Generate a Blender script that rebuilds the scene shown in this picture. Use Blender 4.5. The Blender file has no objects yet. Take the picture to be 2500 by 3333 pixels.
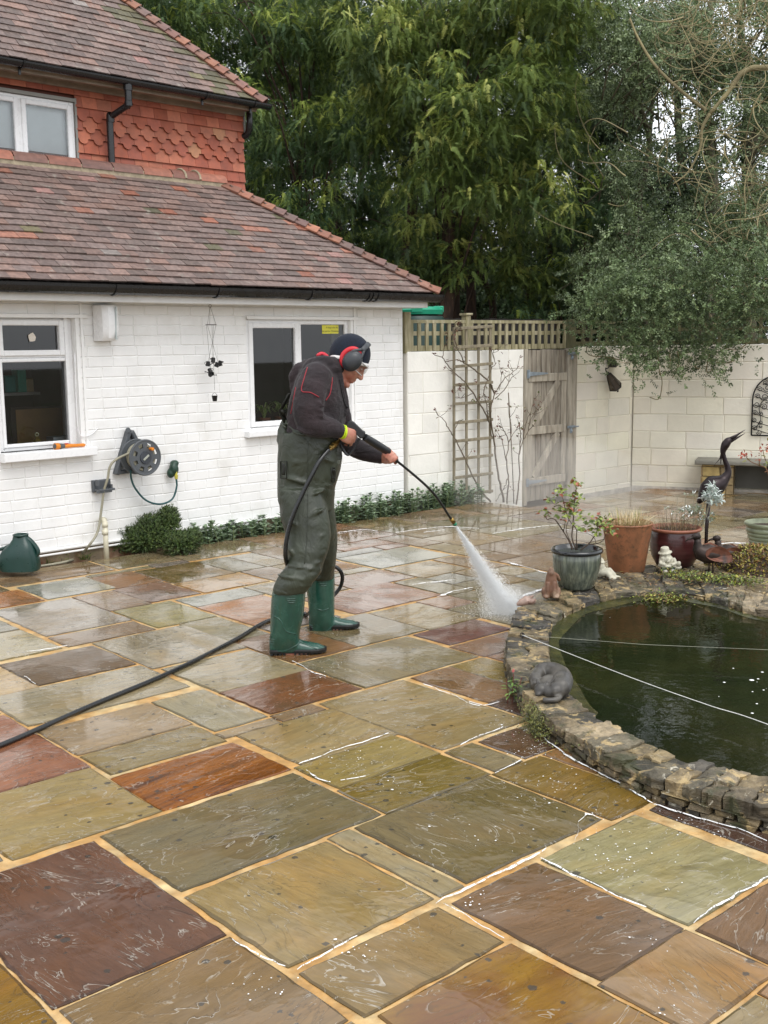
import bpy, math, random
import numpy as np
from mathutils import Vector, Matrix, Euler, noise as mnoise
from math import radians as R, sin, cos, tan, pi, sqrt, atan2
random.seed(11)
rng = np.random.default_rng(11)
S = bpy.context.scene
COL = S.collection
V = Vector

# ------------------------------------------------------------------ camera
HC = 1.78
PITCH, ROLL, FPX = R(8.764), R(-0.6418), 3593.16
cp, sp, cr, sr = cos(PITCH), sin(PITCH), cos(ROLL), sin(ROLL)
_b = Matrix(((1, 0, 0), (0, -sp, -cp), (0, cp, -sp)))
_r = Matrix(((cr, -sr, 0), (sr, cr, 0), (0, 0, 1)))
MC = _r @ _b                                  # world direction -> camera (right, down, forward)
cam = bpy.data.cameras.new('camera')
cam.sensor_width = 36.0
cam.lens = FPX / 3333 * 36
cam.clip_start, cam.clip_end = 0.05, 400
camo = bpy.data.objects.new('camera', cam)
COL.objects.link(camo)
rows = [MC[0], -MC[1], -MC[2]]
mw = Matrix(((rows[0][0], rows[1][0], rows[2][0], 0), (rows[0][1], rows[1][1], rows[2][1], 0),
             (rows[0][2], rows[1][2], rows[2][2], HC), (0, 0, 0, 1)))
camo.matrix_world = mw
S.camera = camo

# ------------------------------------------------------------------ light: a bright overcast day
SUN_EL, SUN_AZ = R(58), R(150)                # azimuth clockwise from +Y
world = bpy.data.worlds.new('World'); S.world = world
world.use_nodes = True
wn, wl = world.node_tree.nodes, world.node_tree.links
wn.clear()
sky = wn.new('ShaderNodeTexSky'); sky.sky_type = 'NISHITA'; sky.sun_disc = False
sky.sun_elevation, sky.sun_rotation = SUN_EL, SUN_AZ
sky.air_density, sky.dust_density, sky.ozone_density = 1.0, 3.0, 1.0
hs = wn.new('ShaderNodeHueSaturation'); hs.inputs['Saturation'].default_value = 0.22
hs.inputs['Value'].default_value = 1.0
bgn = wn.new('ShaderNodeBackground'); bgn.inputs['Strength'].default_value = 0.15
wo = wn.new('ShaderNodeOutputWorld')
cm = wn.new('ShaderNodeMix'); cm.data_type = 'RGBA'; cm.inputs[0].default_value = 0.62; cm.inputs[7].default_value = (7.6, 7.9, 8.3, 1)   # even cloud cover over most of the blue
wl.new(sky.outputs[0], hs.inputs['Color']); wl.new(hs.outputs[0], cm.inputs[6]); wl.new(cm.outputs[2], bgn.inputs[0]); wl.new(bgn.outputs[0], wo.inputs[0])
sun = bpy.data.lights.new('sun', 'SUN'); sun.energy = 0.9; sun.angle = R(40); sun.color = (1, 0.97, 0.93)
suno = bpy.data.objects.new('sun', sun); COL.objects.link(suno)
sdir = V((sin(SUN_AZ) * cos(SUN_EL), cos(SUN_AZ) * cos(SUN_EL), sin(SUN_EL)))
suno.rotation_euler = sdir.to_track_quat('Z', 'Y').to_euler()
S.view_settings.view_transform = 'Standard'
S.view_settings.look = 'None'
S.view_settings.exposure = 0.6
S.view_settings.gamma = 1.0
S.cycles.use_denoising = True
S.cycles.max_bounces = 8
S.cycles.diffuse_bounces = 5
S.cycles.glossy_bounces = 3
S.cycles.transparent_max_bounces = 12
S.cycles.volume_bounces = 4

# ------------------------------------------------------------------ where a picture point lies in the place
CAMP = V((0, 0, HC))
def ray(x, y):
    d = V(((x - 1250) / FPX, (y - 1666.5) / FPX, 1.0))
    return MC.transposed() @ d
def G(x, y, z=0.0):
    d = ray(x, y); return CAMP + d * ((z - HC) / d.z)
def YP(x, y, Y):
    d = ray(x, y); return CAMP + d * (Y / d.y)
def PL(x, y, P0, n):
    d = ray(x, y); return CAMP + d * ((P0 - CAMP).dot(n) / d.dot(n))
YA = R(48.503)                                # paving direction
dA = V((sin(YA), cos(YA), 0)); dB = V((cos(YA), -sin(YA), 0))
def AB(a, b, z=0.0): return dA * a + dB * b + V((0, 0, z))
YW = R(46.0)                                  # house front
hC = V((0.22, 11.79, 0)); hw = V((sin(YW), cos(YW), 0)); hn = V((cos(YW), -sin(YW), 0))
def HP(s, o, z): return hC + hw * s + hn * o + V((0, 0, z))
def HW(x, y, o=0.0):
    P = PL(x, y, hC + hn * o, hn); return (P - hC).dot(hw), P.z

# ------------------------------------------------------------------ tags, empties, mesh builder
ORG = {}
def lin(h, k=1.0):
    c = [int(h[i:i + 2], 16) / 255 for i in (0, 2, 4)]
    return tuple(k * (x / 12.92 if x <= 0.04045 else ((x + 0.055) / 1.055) ** 2.4) for x in c)
def tag(o, label=None, cat=None, group=None, kind=None):
    if label: o['label'] = label
    if cat: o['category'] = cat
    if group: o['group'] = group
    if kind: o['kind'] = kind
    return o
def thing(name, label, cat, loc=(0, 0, 0), group=None):
    o = bpy.data.objects.new(name, None); COL.objects.link(o)
    o.empty_display_size = 0.1
    o.location = V(loc); ORG[o.name] = V(loc)
    return tag(o, label, cat, group)
class MB:
    def __init__(s): s.v = []; s.f = []; s.c = []; s.u = {}; s.hascol = False
    def add(s, vs, fs, col=None):
        n = len(s.v); s.v.extend([tuple(p) for p in vs]); s.f.extend([tuple(i + n for i in f) for f in fs])
        s.c.extend([col] * len(fs))
        if col is not None: s.hascol = True
        return n
    def box(s, o, ax, ay, az, col=None, ch=0.0):
        """o = corner; ax ay az edge vectors; ch = chamfer of the az-facing rim"""
        o, ax, ay, az = V(o), V(ax), V(ay), V(az)
        if ch <= 0:
            p = [o, o + ax, o + ax + ay, o + ay, o + az, o + ax + az, o + ax + ay + az, o + ay + az]
            s.add(p, [(0, 3, 2, 1), (4, 5, 6, 7), (0, 1, 5, 4), (1, 2, 6, 5), (2, 3, 7, 6), (3, 0, 4, 7)], col)
        else:
            cx, cy, cz = ax.normalized() * ch, ay.normalized() * ch, az.normalized() * ch
            p = [o, o + ax, o + ax + ay, o + ay]
            p += [q + az - cz for q in p[:4]]
            p += [o + cx + cy + az, o + ax - cx + cy + az, o + ax + ay - cx - cy + az, o + ay + cx - cy + az]
            f = [(0, 3, 2, 1), (8, 9, 10, 11)]
            for i in range(4):
                j = (i + 1) % 4
                f += [(i, j, 4 + j, 4 + i), (4 + i, 4 + j, 8 + j, 8 + i)]
            s.add(p, f, col)
    def cbox(s, c, ax, ay, az, col=None, ch=0.0):
        c = V(c); ax, ay, az = V(ax), V(ay), V(az)
        s.box(c - ax / 2 - ay / 2 - az / 2, ax, ay, az, col, ch)
    def quad(s, a, b, c, d, col=None): s.add([a, b, c, d], [(0, 1, 2, 3)], col)
    def tube(s, pts, rad, n=8, cap=True, col=None, closed=False, ell=None, up=None):
        pts = [V(p) for p in pts]; m = len(pts)
        if not hasattr(rad, '__len__'): rad = [rad] * m
        vs, fs = [], []
        t = (pts[1] - pts[0]).normalized()
        ref = V(up) if up is not None else (V((0, 0, 1)) if abs(t.z) < .9 else V((1, 0, 0)))
        nrm = (ref - t * ref.dot(t)).normalized()
        for i, p in enumerate(pts):
            if closed: t = (pts[(i + 1) % m] - pts[i - 1]).normalized()
            elif i == 0: t = (pts[1] - pts[0]).normalized()
            elif i == m - 1: t = (pts[-1] - pts[-2]).normalized()
            else:
                t = (pts[i + 1] - pts[i - 1])
                t = t.normalized() if t.length > 1e-9 else (pts[i] - pts[i - 1]).normalized()
            q = nrm - t * nrm.dot(t)
            nrm = q.normalized() if q.length > 1e-6 else t.orthogonal().normalized()
            b = t.cross(nrm)
            r = rad[i]
            ra, rb = (r, r) if ell is None else (r * ell[0], r * ell[1])
            if hasattr(r, '__len__'): ra, rb = r
            for k in range(n):
                a = 2 * pi * k / n
                vs.append(p + nrm * (cos(a) * ra) + b * (sin(a) * rb))
        segs = m if closed else m - 1
        for i in range(segs):
            for k in range(n):
                a, b2 = i * n + k, i * n + (k + 1) % n
                j = (i + 1) % m
                fs.append((a, b2, j * n + (k + 1) % n, j * n + k))
        if cap and not closed:
            fs.append(tuple(range(n - 1, -1, -1))); fs.append(tuple((m - 1) * n + k for k in range(n)))
        s.add(vs, fs, col)
    def lathe(s, prof, c=(0, 0, 0), n=32, M=None, col=None, wob=0.0):
        c = V(c); vs, fs = [], []
        for (r, z) in prof:
            for k in range(n):
                a = 2 * pi * k / n
                p = V((r * cos(a), r * sin(a), z))
                if M is not None: p = M @ p
                vs.append(c + p)
        for i in range(len(prof) - 1):
            for k in range(n):
                fs.append((i * n + k, i * n + (k + 1) % n, (i + 1) * n + (k + 1) % n, (i + 1) * n + k))
        if prof[0][0] > 1e-6: fs.append(tuple(range(n - 1, -1, -1)))
        if prof[-1][0] > 1e-6: fs.append(tuple((len(prof) - 1) * n + k for k in range(n)))
        s.add(vs, fs, col)
    def ball(s, c, r, n=12, m=8, M=None, col=None):
        """ellipsoid; r = 3 radii, M rotation"""
        c = V(c); vs, fs = [], []
        if not hasattr(r, '__len__'): r = (r, r, r)
        for i in range(m + 1):
            th = pi * i / m
            for k in range(n):
                a = 2 * pi * k / n
                p = V((r[0] * sin(th) * cos(a), r[1] * sin(th) * sin(a), -r[2] * cos(th)))
                if M is not None: p = M @ p
                vs.append(c + p)
        for i in range(m):
            for k in range(n):
                fs.append((i * n + k, i * n + (k + 1) % n, (i + 1) * n + (k + 1) % n, (i + 1) * n + k))
        s.add(vs, fs, col)
    def prism(s, poly, off, col=None):
        """closed polygon (3d points) extruded by off"""
        n = len(poly); poly = [V(p) for p in poly]; off = V(off)
        vs = poly + [p + off for p in poly]
        fs = [tuple(range(n - 1, -1, -1)), tuple(range(n, 2 * n))]
        for i in range(n):
            j = (i + 1) % n; fs.append((i, j, n + j, n + i))
        s.add(vs, fs, col)
    def arrays(s, V_, F_, col=None):
        """numpy verts (n,3), faces (m,k), per-face colours (m,3)"""
        n = len(s.v); s.v.extend(map(tuple, V_.tolist())); s.f.extend([tuple(i + n for i in f) for f in F_.tolist()])
        if col is None: s.c.extend([None] * len(F_))
        else: s.c.extend([tuple(c) for c in col.tolist()]); s.hascol = True
    def build(s, name, mat, parent=None, smooth=False, org=None, angle=None):
        me = bpy.data.meshes.new(name)
        o0 = V((0, 0, 0))
        if parent is not None: o0 = ORG[parent.name]
        elif org is not None: o0 = V(org)
        a = np.array(s.v, dtype=np.float64) - np.array(o0)
        me.from_pydata(a.tolist(), [], s.f)
        me.validate(clean_customdata=False)
        if s.hascol and len(me.polygons) == len(s.c):
            at = me.attributes.new('Col', 'FLOAT_COLOR', 'FACE')
            arr = np.ones((len(s.c), 4), dtype=np.float32)
            for i, c in enumerate(s.c):
                if c is not None: arr[i, :3] = c
            at.data.foreach_set('color', arr.ravel())
        for k, dat in s.u.items():
            if len(dat) == len(me.vertices):
                at = me.attributes.new(k, 'FLOAT_VECTOR', 'POINT')
                at.data.foreach_set('vector', np.array(dat, dtype=np.float32).ravel())
        if smooth:
            me.polygons.foreach_set('use_smooth', np.ones(len(me.polygons), dtype=bool))
            if angle is not None: me.set_sharp_from_angle(angle=R(angle))
        if mat is not None: me.materials.append(mat)
        ob = bpy.data.objects.new(name, me); COL.objects.link(ob)
        if parent is not None: ob.parent = parent; ORG[ob.name] = o0
        else: ob.location = o0; ORG[ob.name] = o0
        return ob
def fuse(mb, name, mat, parent=None, voxel=0.01, smooth=6, disp=None, org=None):
    """one continuous surface from overlapping closed shapes"""
    o = mb.build(name, mat, parent, True, org)
    m = o.modifiers.new('r', 'REMESH'); m.mode = 'VOXEL'; m.voxel_size = voxel; m.use_smooth_shade = True
    if smooth:
        k = o.modifiers.new('s', 'SMOOTH'); k.factor = 0.5; k.iterations = smooth
    if disp:
        for (sc, st) in disp:
            t = bpy.data.textures.new('folds', 'CLOUDS'); t.noise_scale = sc; t.noise_depth = 2
            d = o.modifiers.new('d', 'DISPLACE'); d.texture = t; d.strength = st; d.texture_coords = 'LOCAL'
    bpy.context.view_layer.update()
    dg = bpy.context.evaluated_depsgraph_get()
    me = bpy.data.meshes.new_from_object(o.evaluated_get(dg))
    old = o.data; o.modifiers.clear(); o.data = me; me.name = name
    bpy.data.meshes.remove(old)
    if not me.materials: me.materials.append(mat)
    me.polygons.foreach_set('use_smooth', np.ones(len(me.polygons), dtype=bool))
    return o
def copy_tree(o, parent=None):
    c = o.copy(); COL.objects.link(c)
    ORG[c.name] = ORG.get(o.name, V((0, 0, 0)))
    if parent is not None: c.parent = parent
    for ch in list(o.children): copy_tree(ch, c)
    return c
def smoothpath(pts, k=6):
    """Catmull-Rom through 3d points"""
    pts = [V(p) for p in pts]; out = []
    P = [pts[0] * 2 - pts[1]] + pts + [pts[-1] * 2 - pts[-2]]
    for i in range(1, len(P) - 2):
        for j in range(k):
            t = j / k; t2, t3 = t * t, t * t * t
            out.append(0.5 * ((2 * P[i]) + (P[i + 1] - P[i - 1]) * t + (2 * P[i - 1] - 5 * P[i] + 4 * P[i + 1] - P[i + 2]) * t2
                              + (3 * P[i] - P[i - 1] - 3 * P[i + 1] + P[i + 2]) * t3))
    out.append(pts[-1]); return out

# ------------------------------------------------------------------ materials
class NT:
    def __init__(s, name):
        s.m = bpy.data.materials.new(name); s.m.use_nodes = True
        s.t = s.m.node_tree; s.t.nodes.clear()
        s.out = s.n('ShaderNodeOutputMaterial'); s.p = s.n('ShaderNodeBsdfPrincipled')
        s.l(s.p.outputs[0], s.out.inputs[0])
    def n(s, t, **kw):
        x = s.t.nodes.new(t)
        for k, v in kw.items(): setattr(x, k, v)
        return x
    def l(s, a, b): s.t.links.new(a, b)
    def set(s, k, v):
        i = s.p.inputs[k]
        if hasattr(v, 'is_linked') or hasattr(v, 'links'): s.l(v, i)
        else: i.default_value = v
    def coord(s, kind='Object', scale=(1, 1, 1), rot=(0, 0, 0), attr=None):
        if attr: c = s.n('ShaderNodeAttribute', attribute_name=attr).outputs['Vector']
        else: c = s.n('ShaderNodeTexCoord').outputs[kind]
        m = s.n('ShaderNodeMapping'); m.inputs['Scale'].default_value = scale; m.inputs['Rotation'].default_value = rot
        s.l(c, m.inputs[0]); return m.outputs[0]
    def noise(s, co, scale=5, detail=5, rough=.55, dist=0.0):
        x = s.n('ShaderNodeTexNoise'); x.inputs['Scale'].default_value = scale; x.inputs['Detail'].default_value = detail
        x.inputs['Roughness'].default_value = rough; x.inputs['Distortion'].default_value = dist
        if co is not None: s.l(co, x.inputs['Vector'])
        return x.outputs['Fac']
    def voro(s, co, scale=5, feat='F1', out='Distance'):
        x = s.n('ShaderNodeTexVoronoi', feature=feat); x.inputs['Scale'].default_value = scale
        s.l(co, x.inputs['Vector']); return x.outputs[out]
    def rng(s, f, a, b, c=0.0, d=1.0, clamp=True):
        x = s.n('ShaderNodeMapRange'); x.clamp = clamp
        for i, v in enumerate((a, b, c, d)): x.inputs[i + 1].default_value = v
        s.l(f, x.inputs[0]); return x.outputs[0]
    def math(s, op, a, b=0.0, c=0.0):
        x = s.n('ShaderNodeMath', operation=op)
        for i, v in enumerate((a, b, c)):
            if hasattr(v, 'links'): s.l(v, x.inputs[i])
            else: x.inputs[i].default_value = v
        return x.outputs[0]
    def mix(s, f, a, b, mode='MIX'):
        x = s.n('ShaderNodeMix', data_type='RGBA', blend_type=mode)
        for k, v in ((0, f), (6, a), (7, b)):
            if hasattr(v, 'links'): s.l(v, x.inputs[k])
            else: x.inputs[k].default_value = v if k == 0 else (tuple(v) + (1,) if len(v) == 3 else v)
        return x.outputs[2]
    def scale_col(s, col, f):
        """colour times a scalar output"""
        x = s.n('ShaderNodeVectorMath', operation='SCALE')
        if hasattr(col, 'links'): s.l(col, x.inputs[0])
        else: x.inputs[0].default_value = col[:3]
        if hasattr(f, 'links'): s.l(f, x.inputs['Scale'])
        else: x.inputs['Scale'].default_value = f
        return x.outputs[0]
    def attr(s, name='Col'): return s.n('ShaderNodeAttribute', attribute_name=name).outputs['Color']
    def bump(s, h, strength=.3, dist=.01, nrm=None):
        x = s.n('ShaderNodeBump'); x.inputs['Strength'].default_value = strength; x.inputs['Distance'].default_value = dist
        s.l(h, x.inputs['Height'])
        if nrm is not None: s.l(nrm, x.inputs['Normal'])
        return x.outputs[0]
MATS = {}
def mat(name, col=None, rough=.5, metal=0.0, var=.15, vs=6.0, bs=0.0, bsc=40.0, bd=.003, attr=False, spec=.5, coat=0.0, col2=None, c2s=3.0, c2r=(.45, .65), sub=0.0, scale=(1, 1, 1)):
    if name in MATS: return MATS[name]
    n = NT(name); co = n.coord(scale=scale)
    base = n.attr() if attr else (lin(col) if isinstance(col, str) else col)
    if col2: base = n.mix(n.rng(n.noise(co, c2s, 6, .6), *c2r), base, lin(col2) if isinstance(col2, str) else col2)
    c = n.scale_col(base, n.rng(n.noise(co, vs, 6, .6), .3, .7, 1 - var, 1 + var)) if var else base
    n.set('Base Color', c if hasattr(c, 'links') else tuple(c) + (1,))
    n.set('Roughness', n.rng(n.noise(co, vs * 2, 3), .3, .7, max(.02, rough - .07), min(1, rough + .07)))
    n.set('Metallic', metal); n.set('Specular IOR Level', spec); n.set('Coat Weight', coat)
    if coat: n.set('Coat Roughness', .08)
    if bs: n.set('Normal', n.bump(n.noise(co, bsc, 6, .6), bs, bd))
    if sub: n.set('Subsurface Weight', sub); n.set('Subsurface Scale', .01)
    MATS[name] = n.m; return n.m

# ------------------------------------------------------------------ the paved ground
# every slab as (a0, a1, b0, b1, colour) in metres along the two paving directions
SLABS = [(1.75,2.62,-3.56,-3.01,'7d7459'), (1.74,2.32,-2.96,-2.41,'a08d62'), (1.15,1.70,-3.54,-2.68,'74503f'), (1.16,1.70,-2.65,-2.10,'8a7350'),
 (1.43,2.02,-4.20,-3.61,'a39266'), (2.04,2.64,-4.03,-3.61,'96480f'), (2.06,2.63,-4.35,-4.08,'8f8058'), (2.06,2.64,-4.79,-4.38,'a8957a'),
 (2.67,2.96,-4.79,-4.22,'a39c84'), (2.06,2.94,-5.41,-4.89,'a99f85'), (1.50,2.03,-5.12,-4.22,'9a6a52'), (2.71,3.26,-4.09,-3.61,'a59570'),
 (3.00,3.57,-4.68,-4.24,'7f5638'), (3.60,4.44,-4.82,-4.23,'8d8368'), (3.27,3.83,-4.19,-3.33,'a39472'), (3.89,4.17,-4.19,-3.63,'8e7257'),
 (3.87,4.10,-3.61,-3.33,'5d4a42'), (4.19,4.44,-4.19,-3.71,'a08e60'), (4.50,5.04,-4.82,-4.51,'6e463c'), (4.47,4.96,-4.47,-4.20,'8a6a52'),
 (4.65,5.09,-5.42,-4.84,'9c8d6c'), (4.08,4.64,-5.44,-4.86,'8b7f63'), (4.58,5.38,-6.05,-5.48,'a8897a'), (5.06,5.65,-6.45,-6.05,'a58d7e'),
 (5.68,6.48,-7.02,-6.47,'a9aaa0'), (5.68,6.18,-6.42,-5.98,'a99a80'), (2.37,2.94,-5.97,-5.46,'6d5a43'), (2.97,3.59,-6.02,-5.31,'a89e88'),
 (3.00,3.57,-5.26,-4.69,'a39a80'), (3.60,4.07,-5.46,-4.86,'8f6f4e'), (3.59,3.87,-6.05,-5.47,'9a9276'), (3.92,4.45,-6.37,-5.69,'b5845c'),
 (3.93,4.49,-6.66,-6.39,'a5a69b'), (3.45,3.88,-6.67,-6.08,'a0986a'), (2.83,3.41,-6.33,-6.06,'8f7a62'), (2.84,3.42,-7.26,-6.38,'a9a094'),
 (3.44,3.75,-7.26,-6.70,'9b8570'), (3.76,4.17,-7.27,-6.73,'84644e'), (4.20,4.77,-7.13,-6.72,'b4915a'), (3.29,3.82,-7.85,-7.33,'9ea199'),
 (3.81,4.19,-7.78,-7.29,'94704e'), (4.21,4.76,-7.75,-7.15,'8d7a58'), (3.24,4.13,-8.24,-7.94,'a08a70'), (2.38,2.78,-6.64,-6.06,'a79c74'),
 (2.05,2.35,-5.90,-5.42,'c0aa84'), (2.53,2.78,-7.01,-6.67,'a7a496'), (2.90,3.25,-7.77,-7.32,'b07a4a'), (4.17,4.73,-8.40,-7.94,'a5997f'),
 (2.35,2.75,-2.34,-1.76,'7d654d'), (2.79,3.32,-2.34,-1.76,'a39d78'), (2.48,3.20,-2.98,-2.41,'7c7050'), (3.23,3.52,-2.98,-2.38,'86703c'),
 (2.65,3.22,-3.29,-3.00,'857545'), (2.67,3.23,-3.60,-3.31,'9a8a55'), (3.26,3.42,-3.29,-3.00,'8a7f62'), (3.46,3.71,-3.28,-3.01,'6f5a4c'),
 (1.75,2.29,-2.35,-2.08,'94805a'), (1.78,2.30,-2.05,-1.50,'8f6a26'), (2.33,2.75,-1.74,-1.45,'a08258'), (2.78,3.20,-1.72,-1.42,'84694f'),
 (3.41,3.57,-2.33,-1.74,'5d4a42'), (0.55,1.12,-3.20,-2.62,'8a6a1e')]
A_STEP = 8.95                                  # the far end of the patio lies one low step down
def zg(a):
    return 0.0 if a < A_STEP else -0.15
# pond outline (kerb top, outer and inner edge), closed beyond the right of the photo
POND_OUT = [(0.82, 6.66), (0.73, 6.24), (0.66, 5.85), (0.63, 5.4), (0.65, 5.05), (0.71, 4.72), (0.82, 4.4), (0.95, 4.12), (1.1, 3.92), (1.3, 3.74),
            (1.7, 3.52), (2.3, 3.42), (3.1, 3.6), (3.7, 4.3), (3.8, 5.2), (3.45, 6.1), (3.0, 6.9), (2.72, 7.5), (2.35, 8.0), (1.95, 8.05), (1.5, 7.8), (1.05, 7.2)]
POND_IN = [(1.0, 6.4), (0.93, 6.08), (0.88, 5.8), (0.86, 5.4), (0.87, 5.1), (0.92, 4.8), (1.02, 4.5), (1.14, 4.27), (1.28, 4.1), (1.45, 3.96),
           (1.8, 3.8), (2.3, 3.72), (2.9, 3.9), (3.35, 4.5), (3.42, 5.2), (3.1, 5.9), (2.6, 6.35), (2.28, 6.6), (2.12, 6.95), (1.82, 7.2), (1.46, 7.05), (1.17, 6.72)]
POND_IN = [V((x * 1.018, y * 1.018, 0)) for x, y in POND_IN]; POND_OUT = [V((x * 1.018, y * 1.018, 0)) for x, y in POND_OUT]
def inpoly(p, poly):
    c = False; n = len(poly)
    for i in range(n):
        a, b = poly[i], poly[i - 1]
        if (a.y > p.y) != (b.y > p.y) and p.x < (b.x - a.x) * (p.y - a.y) / (b.y - a.y) + a.x: c = not c
    return c
def fill_slabs():
    """lay the rest of the patio in the same four slab sizes, in random order"""
    st = 0.03; a_lo, a_hi, b_lo, b_hi = -1.2, 12.6, -8.42, 2.2
    na, nb = int((a_hi - a_lo) / st), int((b_hi - b_lo) / st)
    occ = np.zeros((na, nb), dtype=bool)
    for (a0, a1, b0, b1, c) in SLABS:
        occ[max(0, int(round((a0 - .02 - a_lo) / st))):max(0, int(round((a1 + .02 - a_lo) / st))), max(0, int(round((b0 - .02 - b_lo) / st))):int(round((b1 + .02 - b_lo) / st))] = True
    pal = ['a39a80', '9c8d6c', 'a8977c', '9a9276', '8d7a58', 'a08a70', 'a5997f', 'a0a09a', 'a3927e', '94806a', 'a89e88', '8a8268', 'a37f58', '99908a', '8f7d5c', 'a48470']
    rr = random.Random(5); res = []
    sizes = [(20, 30), (30, 20), (20, 20), (20, 20), (20, 10), (10, 20), (10, 10)]
    for j in range(nb):
        for i in range(na):
            if occ[i, j]: continue
            big = sizes[:]; rr.shuffle(big)
            big.sort(key=lambda q: -(q[0] * q[1] > 250) if rr.random() < .6 else 0)
            step = int((A_STEP - a_lo) / st)
            done = False
            for (wa, wb) in big:
                if i < step < i + wa: continue
                if i + wa <= na and j + wb <= nb and not occ[i:i + wa, j:j + wb].any(): done = True; break
            if not done:
                wa = 1
                while wa < 20 and i + wa < na and not occ[i + wa, j] and i + wa != step: wa += 1
                wb = 1
                while wb < 20 and j + wb < nb and not occ[i:i + wa, j + wb].any(): wb += 1
            occ[i:i + wa, j:j + wb] = True
            if wa < 3 or wb < 3: continue
            res.append((a_lo + i * st + .012, a_lo + (i + wa) * st - .012, b_lo + j * st + .012, b_lo + (j + wb) * st - .012, rr.choice(pal)))
    return res
ALLSLABS = SLABS + fill_slabs()
mb = MB(); suv = []
rs = random.Random(3)
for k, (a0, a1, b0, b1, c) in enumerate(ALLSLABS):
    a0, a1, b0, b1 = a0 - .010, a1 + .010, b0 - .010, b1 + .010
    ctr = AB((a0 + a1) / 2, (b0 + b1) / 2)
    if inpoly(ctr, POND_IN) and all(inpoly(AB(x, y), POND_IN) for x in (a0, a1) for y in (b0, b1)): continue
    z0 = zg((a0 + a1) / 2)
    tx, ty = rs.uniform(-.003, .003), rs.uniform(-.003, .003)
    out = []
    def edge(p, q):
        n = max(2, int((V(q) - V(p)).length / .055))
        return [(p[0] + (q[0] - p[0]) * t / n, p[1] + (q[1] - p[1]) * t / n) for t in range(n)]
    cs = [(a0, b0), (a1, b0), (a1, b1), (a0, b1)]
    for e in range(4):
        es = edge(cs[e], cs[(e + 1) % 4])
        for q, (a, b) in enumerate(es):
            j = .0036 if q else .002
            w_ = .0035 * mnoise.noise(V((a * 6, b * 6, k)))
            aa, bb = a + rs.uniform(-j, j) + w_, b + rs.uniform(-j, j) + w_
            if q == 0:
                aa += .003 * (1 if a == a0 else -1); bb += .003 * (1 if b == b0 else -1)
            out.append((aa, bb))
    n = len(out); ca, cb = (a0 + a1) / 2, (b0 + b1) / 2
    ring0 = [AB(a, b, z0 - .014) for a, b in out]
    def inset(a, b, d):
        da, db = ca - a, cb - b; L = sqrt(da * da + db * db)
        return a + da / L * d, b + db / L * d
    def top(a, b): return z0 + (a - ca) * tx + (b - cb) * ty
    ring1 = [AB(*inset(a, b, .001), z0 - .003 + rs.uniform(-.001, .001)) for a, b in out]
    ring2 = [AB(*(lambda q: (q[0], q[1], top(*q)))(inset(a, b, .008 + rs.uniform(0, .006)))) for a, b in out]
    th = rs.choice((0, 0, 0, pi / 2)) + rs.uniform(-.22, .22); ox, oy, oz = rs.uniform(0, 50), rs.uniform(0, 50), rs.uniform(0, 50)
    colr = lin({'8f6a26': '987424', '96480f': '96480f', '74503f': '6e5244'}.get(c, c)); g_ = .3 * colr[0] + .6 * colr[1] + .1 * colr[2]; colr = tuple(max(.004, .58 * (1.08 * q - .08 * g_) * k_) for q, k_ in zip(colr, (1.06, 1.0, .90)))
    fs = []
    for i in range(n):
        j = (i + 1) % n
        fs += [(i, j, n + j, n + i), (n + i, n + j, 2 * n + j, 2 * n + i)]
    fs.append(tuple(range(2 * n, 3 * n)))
    mb.add(ring0 + ring1 + ring2, fs[:-1], tuple(q * .55 for q in colr)); mb.add([], [tuple(q - 3 * n for q in fs[-1])], colr)  # edge rings darkened: the shadow line beside the joint, put into the colour
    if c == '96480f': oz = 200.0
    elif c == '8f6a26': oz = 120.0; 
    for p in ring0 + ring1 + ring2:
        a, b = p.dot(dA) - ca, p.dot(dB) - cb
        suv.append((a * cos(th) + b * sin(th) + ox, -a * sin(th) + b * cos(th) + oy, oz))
mb.u['suv'] = suv
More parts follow.
